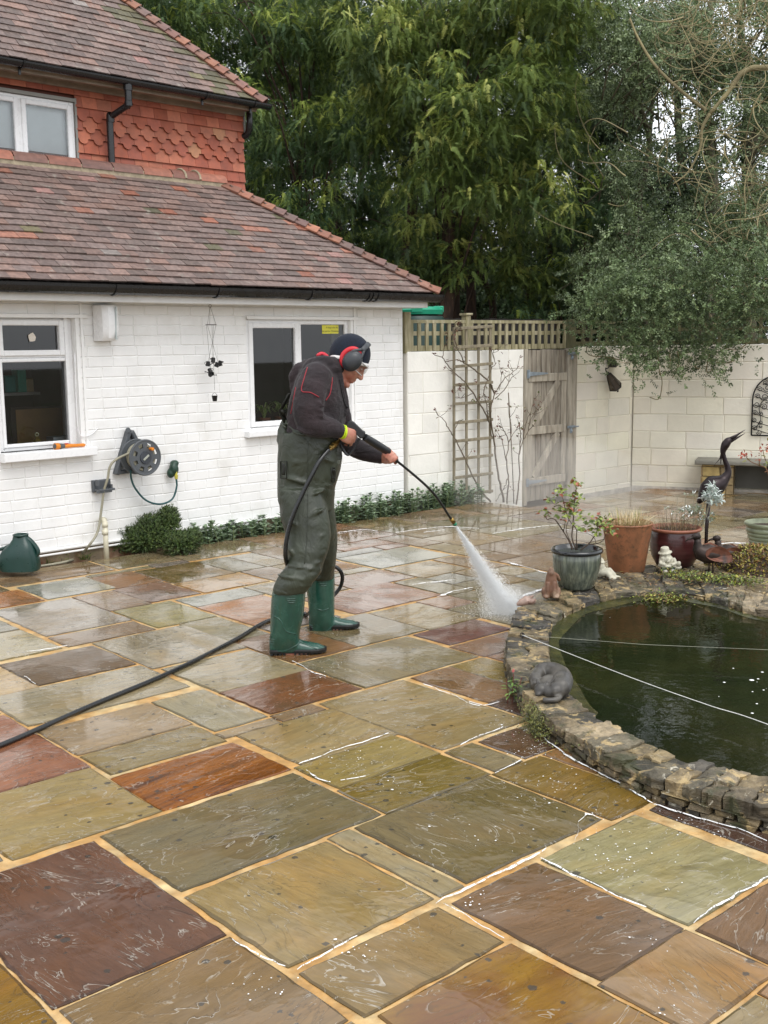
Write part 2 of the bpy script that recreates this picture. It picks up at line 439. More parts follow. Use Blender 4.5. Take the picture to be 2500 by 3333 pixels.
def slab_mat():
    n = NT('wet_sandstone')
    co = n.n('ShaderNodeAttribute', attribute_name='suv').outputs['Vector']
    def mp(sc):
        m = n.n('ShaderNodeMapping'); m.inputs['Scale'].default_value = sc; n.l(co, m.inputs[0]); return m.outputs[0]
    sep = n.n('ShaderNodeSeparateXYZ'); n.l(co, sep.inputs[0]); zc = sep.outputs[2]
    special = n.math('GREATER_THAN', zc, 150.0)
    warm = n.math('MULTIPLY', n.math('GREATER_THAN', zc, 100.0), n.math('LESS_THAN', zc, 150.0))
    base = n.attr()
    streak = n.noise(mp((1.3, 7.5, 1)), 3.0, 9, .62, .9)
    fine = n.noise(mp((5, 30, 1)), 4.0, 6, .6, .4)
    blot = n.noise(mp((1, 1.6, 1)), 2.4, 5, .6, .6)
    c1 = n.scale_col(base, n.rng(streak, .3, .7, .80, 1.18))
    c1 = n.scale_col(c1, n.rng(fine, .3, .7, .93, 1.07))
    ochre = n.mix(1.0, c1, (1.12, .97, .70), 'MULTIPLY')
    grey = n.mix(1.0, c1, (.90, .90, .88), 'MULTIPLY')
    c2 = n.mix(n.rng(blot, .48, .68, 0, .75), c1, ochre)
    c2 = n.mix(n.rng(blot, .46, .28, 0, .6), c2, grey)
    # strongly banded rust slab
    band = n.noise(mp((.5, 6.0, 1)), 2.6, 6, .6, 1.2)
    rust = n.mix(n.rng(band, .30, .56), lin('3c1e08'), lin('7e480a'))
    rust = n.mix(n.rng(band, .64, .70), rust, lin('94703c'))
    c2 = n.mix(special, c2, n.scale_col(rust, n.rng(fine, .3, .7, .85, 1.15)))
    c2 = n.mix(n.math('MULTIPLY', warm, n.rng(blot, .35, .65)), c2, lin('5d3406'))
    # dark lichen spots
    v = n.n('ShaderNodeTexVoronoi', feature='F1'); v.inputs['Scale'].default_value = 17; n.l(mp((1, 1, 1)), v.inputs['Vector'])
    rad = n.rng(n.noise(mp((1, 1, 1)), 5.0, 2), .40, .72, .04, .28)
    spot = n.math('LESS_THAN', n.math('ADD', v.outputs['Distance'], n.rng(fine, .3, .7, -.06, .06)), rad)
    vs_ = n.n('ShaderNodeSeparateColor'); n.l(v.outputs['Color'], vs_.inputs[0])
    spot = n.math('MULTIPLY', spot, n.math('GREATER_THAN', vs_.outputs[0], .42))
    c3 = n.mix(n.math('MULTIPLY', spot, .8), c2, (.035, .033, .028))
    # riven layers: stepped edges
    lay = n.noise(mp((1.0, 2.4, 1)), 2.3, 5.5, .56, .9)
    lay8 = n.math('MULTIPLY', lay, 10.0)
    fr = n.math('FRACT', lay8); fl = n.math('SUBTRACT', lay8, fr)
    step = n.math('ADD', fl, n.rng(fr, .0, .10))
    line = n.math('MULTIPLY', n.rng(fr, .0, .10, 1, 0), n.rng(n.noise(mp((1, 1, 1)), 4.2, 5, .65), .47, .58))
    dline = n.math('MULTIPLY', n.rng(fr, .80, 1.0, 0, 1), n.rng(n.noise(mp((1, 1, 1)), 2.9, 4), .48, .6))
    c3 = n.mix(n.math('MULTIPLY', dline, .7), c3, n.scale_col(base, .35))
    c4 = n.mix(n.math('MULTIPLY', line, .8), c3, (.46, .43, .37))
    # flecks of foam lying on the wet stone
    foam = n.noise(mp((3, 3, 1)), 9.0, 3, .5, .5)
    fpatch = n.rng(n.noise(mp((1, 1, 1)), 1.6, 3), .60, .72)
    fm = n.math('MULTIPLY', n.rng(foam, .70, .74), fpatch)
    c5 = n.mix(n.math('MULTIPLY', fm, .75), c4, (.75, .75, .74))
    n.set('Base Color', c5)
    wet = n.noise(mp((1, 1, 1)), 2.2, 4, .5, .3)
    r = n.rng(wet, .42, .60, .045, .30)
    r = n.math('ADD', r, n.rng(fine, .3, .7, -.03, .05))
    n.set('Roughness', n.math('MAXIMUM', r, .05))
    n.set('Specular IOR Level', .25)
    h = n.math('ADD', n.math('MULTIPLY', step, .32), n.math('ADD', n.math('MULTIPLY', streak, .75), n.math('MULTIPLY', fine, .22)))
    hw_ = n.math('MULTIPLY', h, n.rng(wet, .42, .6, .12, .85))
    n.set('Normal', n.bump(hw_, .8, .008))
    n.set('Coat Weight', n.rng(wet, .62, .44)); n.set('Coat Roughness', .03); n.set('Coat IOR', 1.34)
    n.set('Coat Normal', n.bump(h, .10, .004))
    return n.m
SLABM = slab_mat()
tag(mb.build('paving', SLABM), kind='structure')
# sandy joints: one sheet under the slabs, and the bedding of the lower level
jm = mat('joint_mortar', 'b3894f', .42, var=.32, vs=14, bs=.8, bsc=60, bd=.004, col2='c2aa7c', c2s=4, c2r=(.45, .62))
mb = MB()
def sheet(mb, a0, a1, b0, b1, z, st=.5):
    na, nb = max(1, int((a1 - a0) / st)), max(1, int((b1 - b0) / st))
    vs = [AB(a0 + (a1 - a0) * i / na, b0 + (b1 - b0) * j / nb, z) for i in range(na + 1) for j in range(nb + 1)]
    fs = [(i * (nb + 1) + j, (i + 1) * (nb + 1) + j, (i + 1) * (nb + 1) + j + 1, i * (nb + 1) + j + 1) for i in range(na) for j in range(nb)]
    mb.add(vs, fs)
sheet(mb, -1.3, A_STEP + .01, -8.43, 2.3, -.006)
sheet(mb, A_STEP + .012, 12.7, -8.43, 2.3, -.157)
mb.quad(AB(A_STEP + .011, -8.43, -.006), AB(A_STEP + .011, -8.43, -.157), AB(A_STEP + .011, 2.3, -.157), AB(A_STEP + .011, 2.3, -.006))
tag(mb.build('paving_joints', jm), kind='structure')
# soil
mb = MB(); sheet(mb, -70, 90, -90, 70, -.2, 8)
tag(mb.build('ground', mat('garden_soil', '4a3f2e', .9, var=.35, vs=2, bs=.6, bsc=12, bd=.03, col2='39401f', c2s=.8)), kind='structure')
mb = MB()
na = 120
for i in range(na):
    for j in range(4):
        pass
vs = [AB(-1.3 + 10.3 * i / na, -8.45 - .5 * j / 4, -.03 + .02 * mnoise.noise(V((i * .7, j * .9, 0)))) for i in range(na + 1) for j in range(5)]
mb.add(vs, [(i * 5 + j, (i + 1) * 5 + j, (i + 1) * 5 + j + 1, i * 5 + j + 1) for i in range(na) for j in range(4)])
tag(mb.build('flower_bed', mat('bed_soil', '3a2c1e', .85, var=.4, vs=14, bs=.9, bsc=50, bd=.02)), kind='structure')

# foam left in the joints and on the slabs
def foam_ribbon(mb, pts, wd, rr):
    pts = [V((p.x, p.y, 0)) for p in pts]
    P = []
    for i in range(len(pts) - 1):
        L = (pts[i + 1] - pts[i]).length; n = max(2, int(L / .02))
        P += [pts[i].lerp(pts[i + 1], k / n) for k in range(n)]
    P.append(pts[-1])
    vs = []; m = len(P)
    for i, p in enumerate(P):
        t = (P[min(i + 1, m - 1)] - P[max(i - 1, 0)]).normalized(); q = V((-t.y, t.x, 0))
        f = .5 + .9 * abs(mnoise.noise(V((p.x * 9, p.y * 9, wd * 50)))) + .5 * mnoise.noise(V((p.x * 31, p.y * 31, 3)))
        f *= min(1, i / 4, (m - 1 - i) / 4) + .08
        g_ = mnoise.noise(V((p.x * 5, p.y * 5, wd * 90))) + .5 * mnoise.noise(V((p.x * 19, p.y * 19, 7))); h = max(.0003, .95 * wd * max(f, .06) * max(.03, min(1.2, .45 + 2.3 * g_))); o = q * (.016 * mnoise.noise(V((p.x * 9, p.y * 9, 9))) + .006 * mnoise.noise(V((p.x * 34, p.y * 34, 5))))
        z = V((0, 0, .0052 + zg(p.dot(dA))))
        vs += [p + o - q * h + z, p + o + z + V((0, 0, .003)), p + o + q * h + z]
    fs = []
    for i in range(m - 1):
        for k in range(2): fs.append((i * 3 + k, i * 3 + k + 1, i * 3 + 4 + k, i * 3 + 3 + k))
    mb.add(vs, fs)
def blob(mb, c, r, rr):
    n = 9; vs = []
    for k in range(n):
        a = 2 * pi * k / n; q = r * rr.uniform(.6, 1.3)
        vs.append(V((c.x + cos(a) * q, c.y + sin(a) * q, .0045 + c.z)))
    vs.append(V((c.x, c.y, .0065 + c.z)))
    mb.add(vs, [(k, (k + 1) % n, n) for k in range(n)])
rr = random.Random(21)
mb = MB()
FOAM = [  # (width, picture points along the joint)
    (.007, [(1416, 2944), (1499, 2905), (1600, 2855), (1720, 2800), (1780, 2765)]), (.012, [(1870, 2740), (1888, 2680), (1905, 2650), (1935, 2655), (1968, 2672)]),
    (.006, [(1760, 2797), (1870, 2850), (1990, 2910), (2100, 2960)]), (.009, [(2245, 3005), (2330, 2955), (2430, 2895), (2500, 2858)]),
    (.007, [(1380, 2228), (1480, 2270), (1560, 2302)]), (.02, [(1530, 2285), (1575, 2300), (1625, 2288)]),
    (.006, [(975, 2490), (1090, 2445), (1270, 2392)]), (.008, [(1000, 2510), (1040, 2540), (1075, 2550)]),
    (.006, [(1110, 2545), (1190, 2530)]), (.007, [(1640, 2370), (1560, 2395), (1500, 2430)]), (.008, [(1610, 2520), (1660, 2495), (1700, 2475)]),
    (.006, [(1775, 2402), (1840, 2458), (1950, 2518), (2050, 2574), (2130, 2618)]), (.006, [(2130, 2620), (2250, 2660), (2400, 2700), (2500, 2740)]),
    (.007, [(950, 2155), (1000, 2180), (1060, 2205)]), 
     (.004, [(760, 3060), (830, 3110), (930, 3150)]), (.005, [(965, 3160), (1060, 3110), (1160, 3050)]),
     (.005, [(90, 2125), (220, 2105)]), (.005, [(75, 2205), (120, 2230)]),
    (.01, [(1100, 1735), (1180, 1725), (1230, 1730)]), (.014, [(1290, 1735), (1380, 1722), (1470, 1715), (1560, 1722)]), (.018, [(1380, 1735), (1450, 1726)]),
    (.012, [(1600, 1740), (1700, 1722), (1790, 1712), (1830, 1710)]), (.02, [(1830, 1722), (1900, 1735), (1960, 1740)]), (.012, [(1650, 1830), (1720, 1850), (1790, 1870)]),
    (.022, [(1425, 1945), (1480, 1925), (1540, 1915)]), (.012, [(1340, 1905), (1420, 1895), (1480, 1890)]), (.02, [(1660, 1960), (1720, 1935), (1780, 1915)]),
    (.02, [(1650, 2000), (1690, 1985), (1740, 1990)]), (.02, [(2320, 1775), (2380, 1768), (2440, 1770)]), 
     (.004, [(1640, 3060), (1500, 2975), (1440, 2945)])]
for wd, pts in FOAM:
    foam_ribbon(mb, [G(x, y, 0) for x, y in pts], wd, rr)
for (x0, y0, sx, sy, n) in [(1720, 2420, 60, 60, 60), (1820, 2560, 110, 70, 50), (1990, 2780, 180, 100, 60), (1560, 2950, 60, 50, 16), (2130, 3110, 70, 50, 8), (2190, 3290, 60, 40, 6),
                            (2230, 2680, 140, 60, 40), (860, 3200, 90, 60, 20), (1180, 3090, 60, 40, 18), (1130, 2480, 90, 50, 50), (1650, 2360, 60, 40, 25), (1250, 2560, 80, 40, 14), (1100, 2180, 60, 30, 25), (400, 2180, 120, 50, 25), (1600, 2700, 200, 80, 16)]:
    for k in range(n):
        c = G(rr.gauss(x0, sx * .6), rr.gauss(y0, sy * .6), 0)
        if inpoly(c, POND_OUT): continue
        blob(mb, c, min(.006, abs(rr.gauss(.0, .0018)) ** 1.0 + .0007), rr)
foam_m = mat('white_foam', (.82, .82, .81), .55, var=.06, vs=30, bs=.4, bsc=200, bd=.002)
def suds(name):
    n = NT(name); co = n.coord(); n.set('Base Color', (.84, .84, .83, 1)); n.set('Roughness', .5)
    v = n.voro(co, 150); k = n.noise(co, 38, 4, .6)
    a = n.rng(n.math('ADD', k, n.math('MULTIPLY', v, .35)), .50, .64)
    tr = n.n('ShaderNodeBsdfTransparent'); x = n.n('ShaderNodeMixShader'); n.l(a, x.inputs[0]); n.l(tr.outputs[0], x.inputs[1]); n.l(n.p.outputs[0], x.inputs[2]); n.l(x.outputs[0], n.out.inputs[0])
    n.set('Normal', n.bump(n.noise(co, 200, 3), .4, .002)); return n.m
tag(mb.build('foam', suds('broken_suds'), smooth=True), 'white lines of foam left by washing in the paving joints', 'foam', kind='stuff')

# ------------------------------------------------------------------ the house
UP = V((0, 0, 1))
house = thing('house', 'white painted brick house with red tile hung upper storey and old clay tiled roofs', 'house', HP(-2.5, -1, 0))
white_paint = mat('white_masonry_paint', (.82, .815, .80), .5, var=.04, vs=5, bs=.35, bsc=45, bd=.004, col2=(.66, .645, .60), c2s=2.2, c2r=(.55, .82))
white_gloss = mat('white_upvc', (.80, .80, .80), .28, var=.02)
dark_pvc = mat('black_gutter_plastic', (.012, .012, .013), .28, var=.1)
# openings in the front wall: s0, s1, z0, z1
WINL = (-4.49, -3.80, .945, 2.0); WINR = (-2.05, -.76, .965, 2.0)
def rects_around(s0, s1, z0, z1, holes):
    xs = sorted({s0, s1} | {h[k] for h in holes for k in (0, 1)}); zs = sorted({z0, z1} | {h[k] for h in holes for k in (2, 3)})
    for i in range(len(xs) - 1):
        for j in range(len(zs) - 1):
            cx, cz = (xs[i] + xs[i + 1]) / 2, (zs[j] + zs[j + 1]) / 2
            if not any(h[0] < cx < h[1] and h[2] < cz < h[3] for h in holes): yield xs[i], xs[i + 1], zs[j], zs[j + 1]
def brickwork(mb, frame, s0, s1, z0, z1, holes, bl, bh, joint, depth, jit, ch, seed, colf=None):
    r = random.Random(seed); row = 0; z = z0
    while z < z1 - .01:
        zt = min(z + bh, z1)
        s = s0 - (bl * .5 if row % 2 else 0) - r.uniform(0, .02)
        while s < s1:
            L = bl if r.random() > .12 else bl * .55
            a, b = max(s, s0), min(s + L, s1); s += L
            if b - a < .03: continue
            segs = [(a, b)]
            for h in holes:
                if h[2] < (z + zt) / 2 < h[3]:
                    ns = []
                    for (p, q) in segs:
                        if q <= h[0] or p >= h[1]: ns.append((p, q)); continue
                        if p < h[0]: ns.append((p, h[0]))
                        if q > h[1]: ns.append((h[1], q))
                    segs = ns
            for (p, q) in segs:
                if q - p < .03: continue
                d = depth + r.uniform(-jit, jit); t = [r.uniform(-jit, jit) * .5 for _ in range(4)]
                j2 = joint / 2; dz = r.uniform(-.0015, .0015)
                P = lambda ss, dd, zz: frame(ss, dd, zz)
                y0, y1 = z + j2 + dz, zt - j2 + dz
                base = [P(p + j2, 0, y0), P(q - j2, 0, y0), P(q - j2, 0, y1), P(p + j2, 0, y1)]
                e1 = [P(p + j2, d - ch + t[0], y0), P(q - j2, d - ch + t[1], y0), P(q - j2, d - ch + t[2], y1), P(p + j2, d - ch + t[3], y1)]
                e2 = [P(p + j2 + ch, d + t[0], y0 + ch), P(q - j2 - ch, d + t[1], y0 + ch), P(q - j2 - ch, d + t[2], y1 - ch), P(p + j2 + ch, d + t[3], y1 - ch)]
                f = [(8, 9, 10, 11)]
                for i in range(4):
                    k = (i + 1) % 4; f += [(i, k, 4 + k, 4 + i), (4 + i, 4 + k, 8 + k, 8 + i)]
                mb.add(base + e1 + e2, f, colf(r) if colf else None)
        z += bh; row += 1
mb = MB()
for (a, b, c, d) in rects_around(-6.3, 0, .12, 2.25, [WINL, WINR]):
    mb.box(HP(a, -.28, c), hw * (b - a), UP * (d - c), hn * .275)
brickwork(mb, lambda s, o, z: HP(s, o - .005, z), -6.3, -.002, .125, 2.16, [WINL, WINR], .235, .0865, .005, .0060, .0014, .0048, 4)
mb.box(HP(-.28, -2.6, .12), hw * .28, UP * 2.13, hn * 2.319)               # the return wall of the lean-to
mb.build('wall', white_paint, house)
mb = MB()
mb.box(HP(-6.3, -.27, -.3), hw * 6.25, UP * .419, hn * .255)
mb.build('plinth', mat('stained_plinth', '8a7a63', .8, var=.3, vs=9, col2='6b3a1c', c2s=5, bs=.6, bsc=30, bd=.01), house)
mb = MB(); mb.tube([HP(-6.3, .012, .118), HP(-3, .014, .119), HP(.01, .012, .118)], .014, 8)
mb.tube([HP(-6.3, .012, .085), HP(-4, .016, .083), HP(-2, .012, .09)], .009, 8)
mb.build('damp_course_trim', white_paint, house)
# fascia and soffit
mb = MB()
mb.box(HP(-6.3, .02, 2.125), hw * 6.40, UP * .02, hn * .225)
mb.box(HP(-6.3, .245, 2.125), hw * 6.40, UP * .135, hn * .022)
mb.box(HP(.02, -1.9, 2.126), hw * .08, UP * .13, hn * 2.143)
mb.build('fascia', mat('white_fascia', (.76, .75, .73), .45, var=.08, vs=4, col2=(.55, .52, .46), c2s=3, c2r=(.6, .8)), house)
def halfpipe(mb, p0, p1, out, r, thick=.004, n=10):
    """open gutter: lower half round from p0 to p1; out = horizontal outward"""
    out = V(out); vs = []
    prof = [(cos(pi + pi * k / n), sin(pi + pi * k / n)) for k in range(n + 1)]
    prof = [(r * c, r * s) for c, s in prof] + [((r - thick) * c, (r - thick) * s) for c, s in reversed(prof)]
    m = len(prof)
    for p in (V(p0), V(p1)):
        vs += [p + out * c + UP * s for c, s in prof]
    fs = [(i, (i + 1) % m, m + (i + 1) % m, m + i) for i in range(m)]
    fs += [tuple(range(m - 1, -1, -1)), tuple(range(m, 2 * m))]
    mb.add(vs, fs)
    for p, sgn in ((V(p1), 1), (V(p0), -1)):            # stop ends
        d = (V(p1) - V(p0)).normalized() * sgn
        vs = [p + out * (r * 1.04 * cos(pi + pi * k / n)) + UP * (r * 1.04 * sin(pi + pi * k / n)) + d * (.002 + q) for q in (0, .012) for k in range(n + 1)]
        a = n + 1
        mb.add(vs, [tuple(range(a)), tuple(range(2 * a - 1, a - 1, -1))] + [(k, k + 1, a + k + 1, a + k) for k in range(n)] + [(n, 0, a, a + n)])
def gutter(zc, o, s0, s1, brk, r=.078):
    mb = MB(); halfpipe(mb, HP(s0, o, zc), HP(s1, o, zc), hn, r)
    g = mb.build('gutter', dark_pvc, house)
    for s in brk:
        mb = MB()
        pts = [HP(s, o + (r + .006) * cos(a), zc + (r + .006) * sin(a)) for a in [pi * (1 + k / 8) for k in range(9)]]
        for i in range(8): mb.cbox((pts[i] + pts[i + 1]) / 2, (pts[i + 1] - pts[i]) * 1.06, (pts[i + 1] - pts[i]).cross(hw).normalized() * .006, hw * .022)
        mb.box(HP(s - .011, o - r - .012, zc - .1), hw * .022, UP * .1, hn * .012)
        mb.build('bracket', dark_pvc, g)
    return g
gutter(2.255, .325, -6.3, .2, [-5.3, -3.62, -2.62, -1.57, -.84, -.79, -.72])

# ---- clay plain tiles
TILEC = ['77615a', '6d5b55', '7f655c', '8a6a5e', '6a5c57', '745f59', '8f6f62', '7c6a64', '705e55', '655852', '84706a', '97705f', '80685f', '8d746a']
def tile_colour(r, moss=0.0):
    c = lin(r.choice(TILEC)); g0 = sum(c) / 3; c = tuple(.55 * (.85 * q + .15 * g0) + .45 * m_ for q, m_ in zip(c, (.185, .128, .108))); k = r.uniform(.66, .98)
    if r.random() < .045: c = lin(r.choice(['96604c', '9a6a58', '96726a', '8f857f']))
    if r.random() < moss: c = lin(r.choice(['6a6248', '5d5842', '726a4c']))
    return tuple(k * x for x in c)
tile_m = mat('old_clay_tile', rough=.62, var=.35, vs=30, attr=True, bs=.35, bsc=90, bd=.003, col2='857d74', c2s=9, c2r=(.60, .72))
orange_tile = mat('orange_hip_tile', rough=.55, var=.25, vs=18, attr=True, bs=.3, bsc=70, bd=.003)
def tiled_slope(name, org, along, upv, nrm, length, gauge, left, right, tw=.165, seed=1, mossf=None, parent=None):
    """courses of plain tiles; left(v), right(v): where a course starts and ends at slope distance v"""
    mb = MB(); r = random.Random(seed); n = int(length / gauge) + 1
    for i in range(n):
        v = i * gauge; a0, a1 = left(v), right(v)
        s = a0 - r.uniform(0, .01) - (tw * .5 if i % 2 else 0)
        sag = lambda x: .006 * mnoise.noise(V((x * .9, v * 1.3, seed)))
        while s < a1:
            p, q = max(s + .001, a0), min(s + tw - .002, a1); s += tw
            if q - p < .02: continue
            th = .012; lift = .017 + r.uniform(-.003, .004); dv = r.uniform(-.005, .004)
            qr = min(q, right(v + gauge * 1.2)) if q >= a1 - .001 else q
            if qr - p < .005: qr = p + .005
            tw_ = r.uniform(-.0025, .0025); L = gauge * 1.25
            b0, b1 = org + along * p + upv * (v + dv), org + along * q + upv * (v + dv)
            t0, t1 = org + along * p + upv * (v + L), org + along * qr + upv * (v + L)
            up0, up1 = nrm * (lift + sag(p)), nrm * (lift + sag(q) + tw_)
            lo = nrm * .003
            vs = [b0 + up0, b1 + up1, t1 + lo + nrm * sag(q), t0 + lo + nrm * sag(p), b0 + up0 - nrm * th, b1 + up1 - nrm * th, t0 - nrm * .01, t1 - nrm * .01]
            mb.add(vs, [(0, 1, 2, 3), (4, 5, 1, 0), (0, 3, 6, 4), (1, 5, 7, 2)], tile_colour(r, mossf(p, v) if mossf else 0.0))
    # boarding under the tiles
    q = [org + along * left(0) - nrm * .03, org + along * right(0) - nrm * .03, org + along * right(length) + upv * length - nrm * .03, org + along * left(length) + upv * length - nrm * .03]
    mb.quad(*q, (.03, .025, .022))
    return mb.build(name, tile_m, parent or house)
def hip_tiles(p0, d, n1, n2, k1, step, seed):
    """bonnet tiles bedded up a hip line"""
    mb = MB(); r = random.Random(seed); dn = V(d).normalized()
    up_ = (V(n1) + V(n2)).normalized()
    s1 = V(n1).cross(dn).normalized(); s2 = V(n2).cross(dn).normalized()
    if s1.dot(hn) < 0: s1 = -s1
    if s2.dot(hw) < 0: s2 = -s2
    n = int(k1 / step)
    for i in range(n):
        c0 = V(p0) + dn * (i * step) + up_ * .02; w_ = .115 + r.uniform(-.008, .01); L = step * 1.5
        lift = .02 + r.uniform(0, .01)
        cc = lin(r.choice(['8a5c4a', '96634e', '7d564a', '775850', 'a06a50', '705850', '855e4e']), r.uniform(.65, 1.0))
        vs = []
        for (t, lf, ww) in ((-.012, lift, 1.0), (L, .0, .8)):
            c = c0 + dn * t
            for th in (0, .013):
                pr = [c + s1 * w_ * ww - up_ * .012 * 0 + V(n1) * (lf - th), c + s1 * w_ * .5 * ww + V(n1) * (lf + .012 - th), c + up_ * (lf + .016 - th), c + s2 * w_ * .5 * ww + V(n2) * (lf + .012 - th), c + s2 * w_ * ww + V(n2) * (lf - th)]
                vs += pr
        f = []
        for k in range(4): f += [(k, k + 1, 11 + k, 10 + k), (5 + k, 15 + k, 16 + k, 6 + k), (k, 5 + k, 6 + k, k + 1)]
        f += [(0, 10, 15, 5), (4, 9, 19, 14)]
        mb.add(vs, f, cc)
    return mb.build('hip_tiles', orange_tile, house)
# lower roof (lean-to, hipped at the far end)
P36 = R(35.6); E_O, E_Z, E_S = .335, 2.275, .185
upf = (-hn * cos(P36) + UP * sin(P36)); nf = (hn * sin(P36) + UP * cos(P36))
ups = (-hw * cos(P36) + UP * sin(P36)); ns_ = (hw * sin(P36) + UP * cos(P36))
RUN = 1.62; SL = RUN / cos(P36)
tiled_slope('lower_roof', HP(0, E_O, E_Z), hw, upf, nf, SL, .0985, lambda v: -6.3, lambda v: E_S - v * cos(P36), seed=3, mossf=lambda s, v: .006)
tiled_slope('lower_roof', HP(E_S, E_O, E_Z), -hn, ups, ns_, SL, .0985, lambda v: v * cos(P36), lambda v: 3.6, seed=5)
hd = (-hw - hn) + UP * tan(P36)
hip_tiles(HP(E_S, E_O, E_Z), hd, nf, ns_, RUN * hd.length - .1, .0985 * hd.length * cos(P36), 8)
# ridge tiles along the top of the lean-to
mb = MB(); r = random.Random(6)
s = -6.3; RZ = E_Z + RUN * tan(P36)
while s < E_S - RUN + .02:
    L = min(.33, E_S - RUN + .12 - s); cc = lin(r.choice(['7d5549', '85584a', '6d5048', '96604d', '75544a']), r.uniform(.85, 1.1))
    pr = []
    for (ro, q) in ((.125, 0), (.112, 1)):
        for k in range(9):
            a = pi * k / 8
            pr.append((cos(a) * ro, sin(a) * ro * .78 - .035))
    vs = [HP(ss, E_O - RUN + c, RZ + z) for ss in (s + .006, s + L - .006) for c, z in pr]
    f = []
    for k in range(8): f += [(k, k + 1, 18 + k + 1, 18 + k), (9 + k, 27 + k, 28 + k, 10 + k), (k, 9 + k, 10 + k, k + 1), (18 + k, 19 + k, 28 + k, 27 + k)]
    f += [(0, 18, 27, 9), (8, 17, 35, 26)]
    mb.add(vs, f, cc); s += L
mb.build('ridge_tiles', orange_tile, house)
mb = MB(); mb.box(HP(-6.3, E_O - RUN - .09, RZ - .09), hw * (E_S - RUN + 6.36), hn * .205, UP * .085)
for s in (-1.86, -2.02 + .33):
    mb.tube([HP(s, E_O - RUN + cos(a) * .125, RZ + sin(a) * .1 - .028) for a in [pi * k / 8 for k in range(9)]], .012, 6)
mb.build('ridge_mortar', mat('pale_mortar', '9c8f78', .8, var=.3, vs=20, bs=.6, bsc=50, bd=.008), house)

# ---- upper storey, tile hung
UO = -1.45
USR = -.915                                                       # right-hand end of the tile hanging
mb = MB()
WINU = (-4.6, -2.89, 3.55, 4.03)
for (a, b, c, d) in rects_around(-6.3, USR - .02, 2.6, 4.3, [WINU]):
    mb.box(HP(a, UO - .25, c), hw * (b - a), UP * (d - c), hn * .22)
mb.box(HP(USR - .27, UO - 4, 2.6), hw * .25, UP * 1.7, hn * 3.74)
mb.build('upper_wall', mat('tile_battens_wall', '5c3226', .8), house)
mb = MB(); r = random.Random(12)
hang = mat('red_hung_tile', rough=.6, var=.2, vs=12, attr=True, bs=.25, bsc=60, bd=.003)
HT = ['a85f48', 'ae664c', 'a05844', 'a85a40', 'b26c52', '9c543f']
TW = .158; zrows = []
z = 3.27
while z < 4.2: zrows.append(z); z += .1035
NR = len(zrows)
for i, z in enumerate(zrows):
    row = NR - 1 - i                                              # 0 = top course
    scal = row in (2, 3, 4)
    top = z + (.16 if row == 0 else .13)
    s = USR - 12.5 * TW * 3 - (TW / 2 if i % 2 else 0)
    while s < USR:
        p, q = s + .001, min(s + TW - .002, USR); s += TW
        if q - p < .03: continue
        cc = lin(r.choice(HT), r.uniform(.82, 1.1))
        if r.random() < .012: cc = lin('b5805e')
        lift = .026 + r.uniform(-.002, .002)
        if q <= WINU[0] or p >= WINU[1] or z > WINU[3] + .02 or top < WINU[2]: pass
        elif p < WINU[1] < q: p = WINU[1] + .01
        elif WINU[0] < p and q < WINU[1]: continue
        if scal and q - p > TW * .8:
            w_ = q - p; zc = z + .030
            poly = [(p, top), (p, zc), (p + w_ * .17, zc)] + [(p + w_ * .5 - w_ * .31 * cos(pi * k / 8), zc - .006 - .042 * sin(pi * k / 8)) for k in range(9)] + [(q - w_ * .17, zc), (q, zc), (q, top)]
        else: poly = [(p, top), (p, z), (q, z), (q, top)]
        def off(zz): return UO - .012 + lift * (top - zz) / (top - z)
        a = [HP(s_, off(z_), z_) for s_, z_ in poly]; b = [x - hn * .012 for x in a]
        n = len(poly)
        mb.add(a + b, [tuple(range(n))] + [(k, n + k, n + (k + 1) % n, (k + 1) % n) for k in range(n)], cc)
mb.build('tile_hanging', hang, house)
mb = MB()
mb.box(HP(USR - .005, UO - .03, 3.95), hw * .022, UP * .27, hn * .045)
mb.build('lead_corner', mat('lead_grey', '8b8a84', .6, var=.15), house)
# upper eaves
UE_O, UE_Z, UE_S = UO + .30, 4.255, USR + .04
mb = MB()
mb.box(HP(-6.3, UO + .02, 4.20), hw * (UE_S + 6.28), UP * .02, hn * .25)
mb.box(HP(-6.3, UO - .02, 4.09 + .06), hw * (USR + 6.3), UP * .05, hn * .05)
mb.box(HP(-6.3, UO + .225, 4.165), hw * (UE_S + 6.25), UP * .075, hn * .02)
mb.build('soffit', mat('weathered_soffit', '8f8172', .7, var=.25, vs=8), house)
gutter(4.235, UE_O + .02, -6.3, UE_S + .05, [-4.9, -3.55, -1.62, -1.02], .05)
P46 = R(46)
upf2 = (-hn * cos(P46) + UP * sin(P46)); nf2 = (hn * sin(P46) + UP * cos(P46))
ups2 = (-hw * cos(P46) + UP * sin(P46)); ns2 = (hw * sin(P46) + UP * cos(P46))
tiled_slope('upper_roof', HP(0, UE_O + .01, UE_Z), hw, upf2, nf2, 3.2, .1, lambda v: -6.3, lambda v: UE_S - v * cos(P46), seed=13,
            mossf=lambda s, v: max(0, .75 - .9 * (UE_S - v * cos(P46) - s)) * (.9 if v < 1.3 else .3))
tiled_slope('upper_roof', HP(UE_S, UE_O + .01, UE_Z), -hn, ups2, ns2, 3.2, .1, lambda v: v * cos(P46), lambda v: 5, seed=15)
hd2 = (-hw - hn) + UP * tan(P46)
hip_tiles(HP(UE_S, UE_O + .01, UE_Z), hd2, nf2, ns2, 2.2 * hd2.length, .1 * hd2.length * cos(P46), 18)
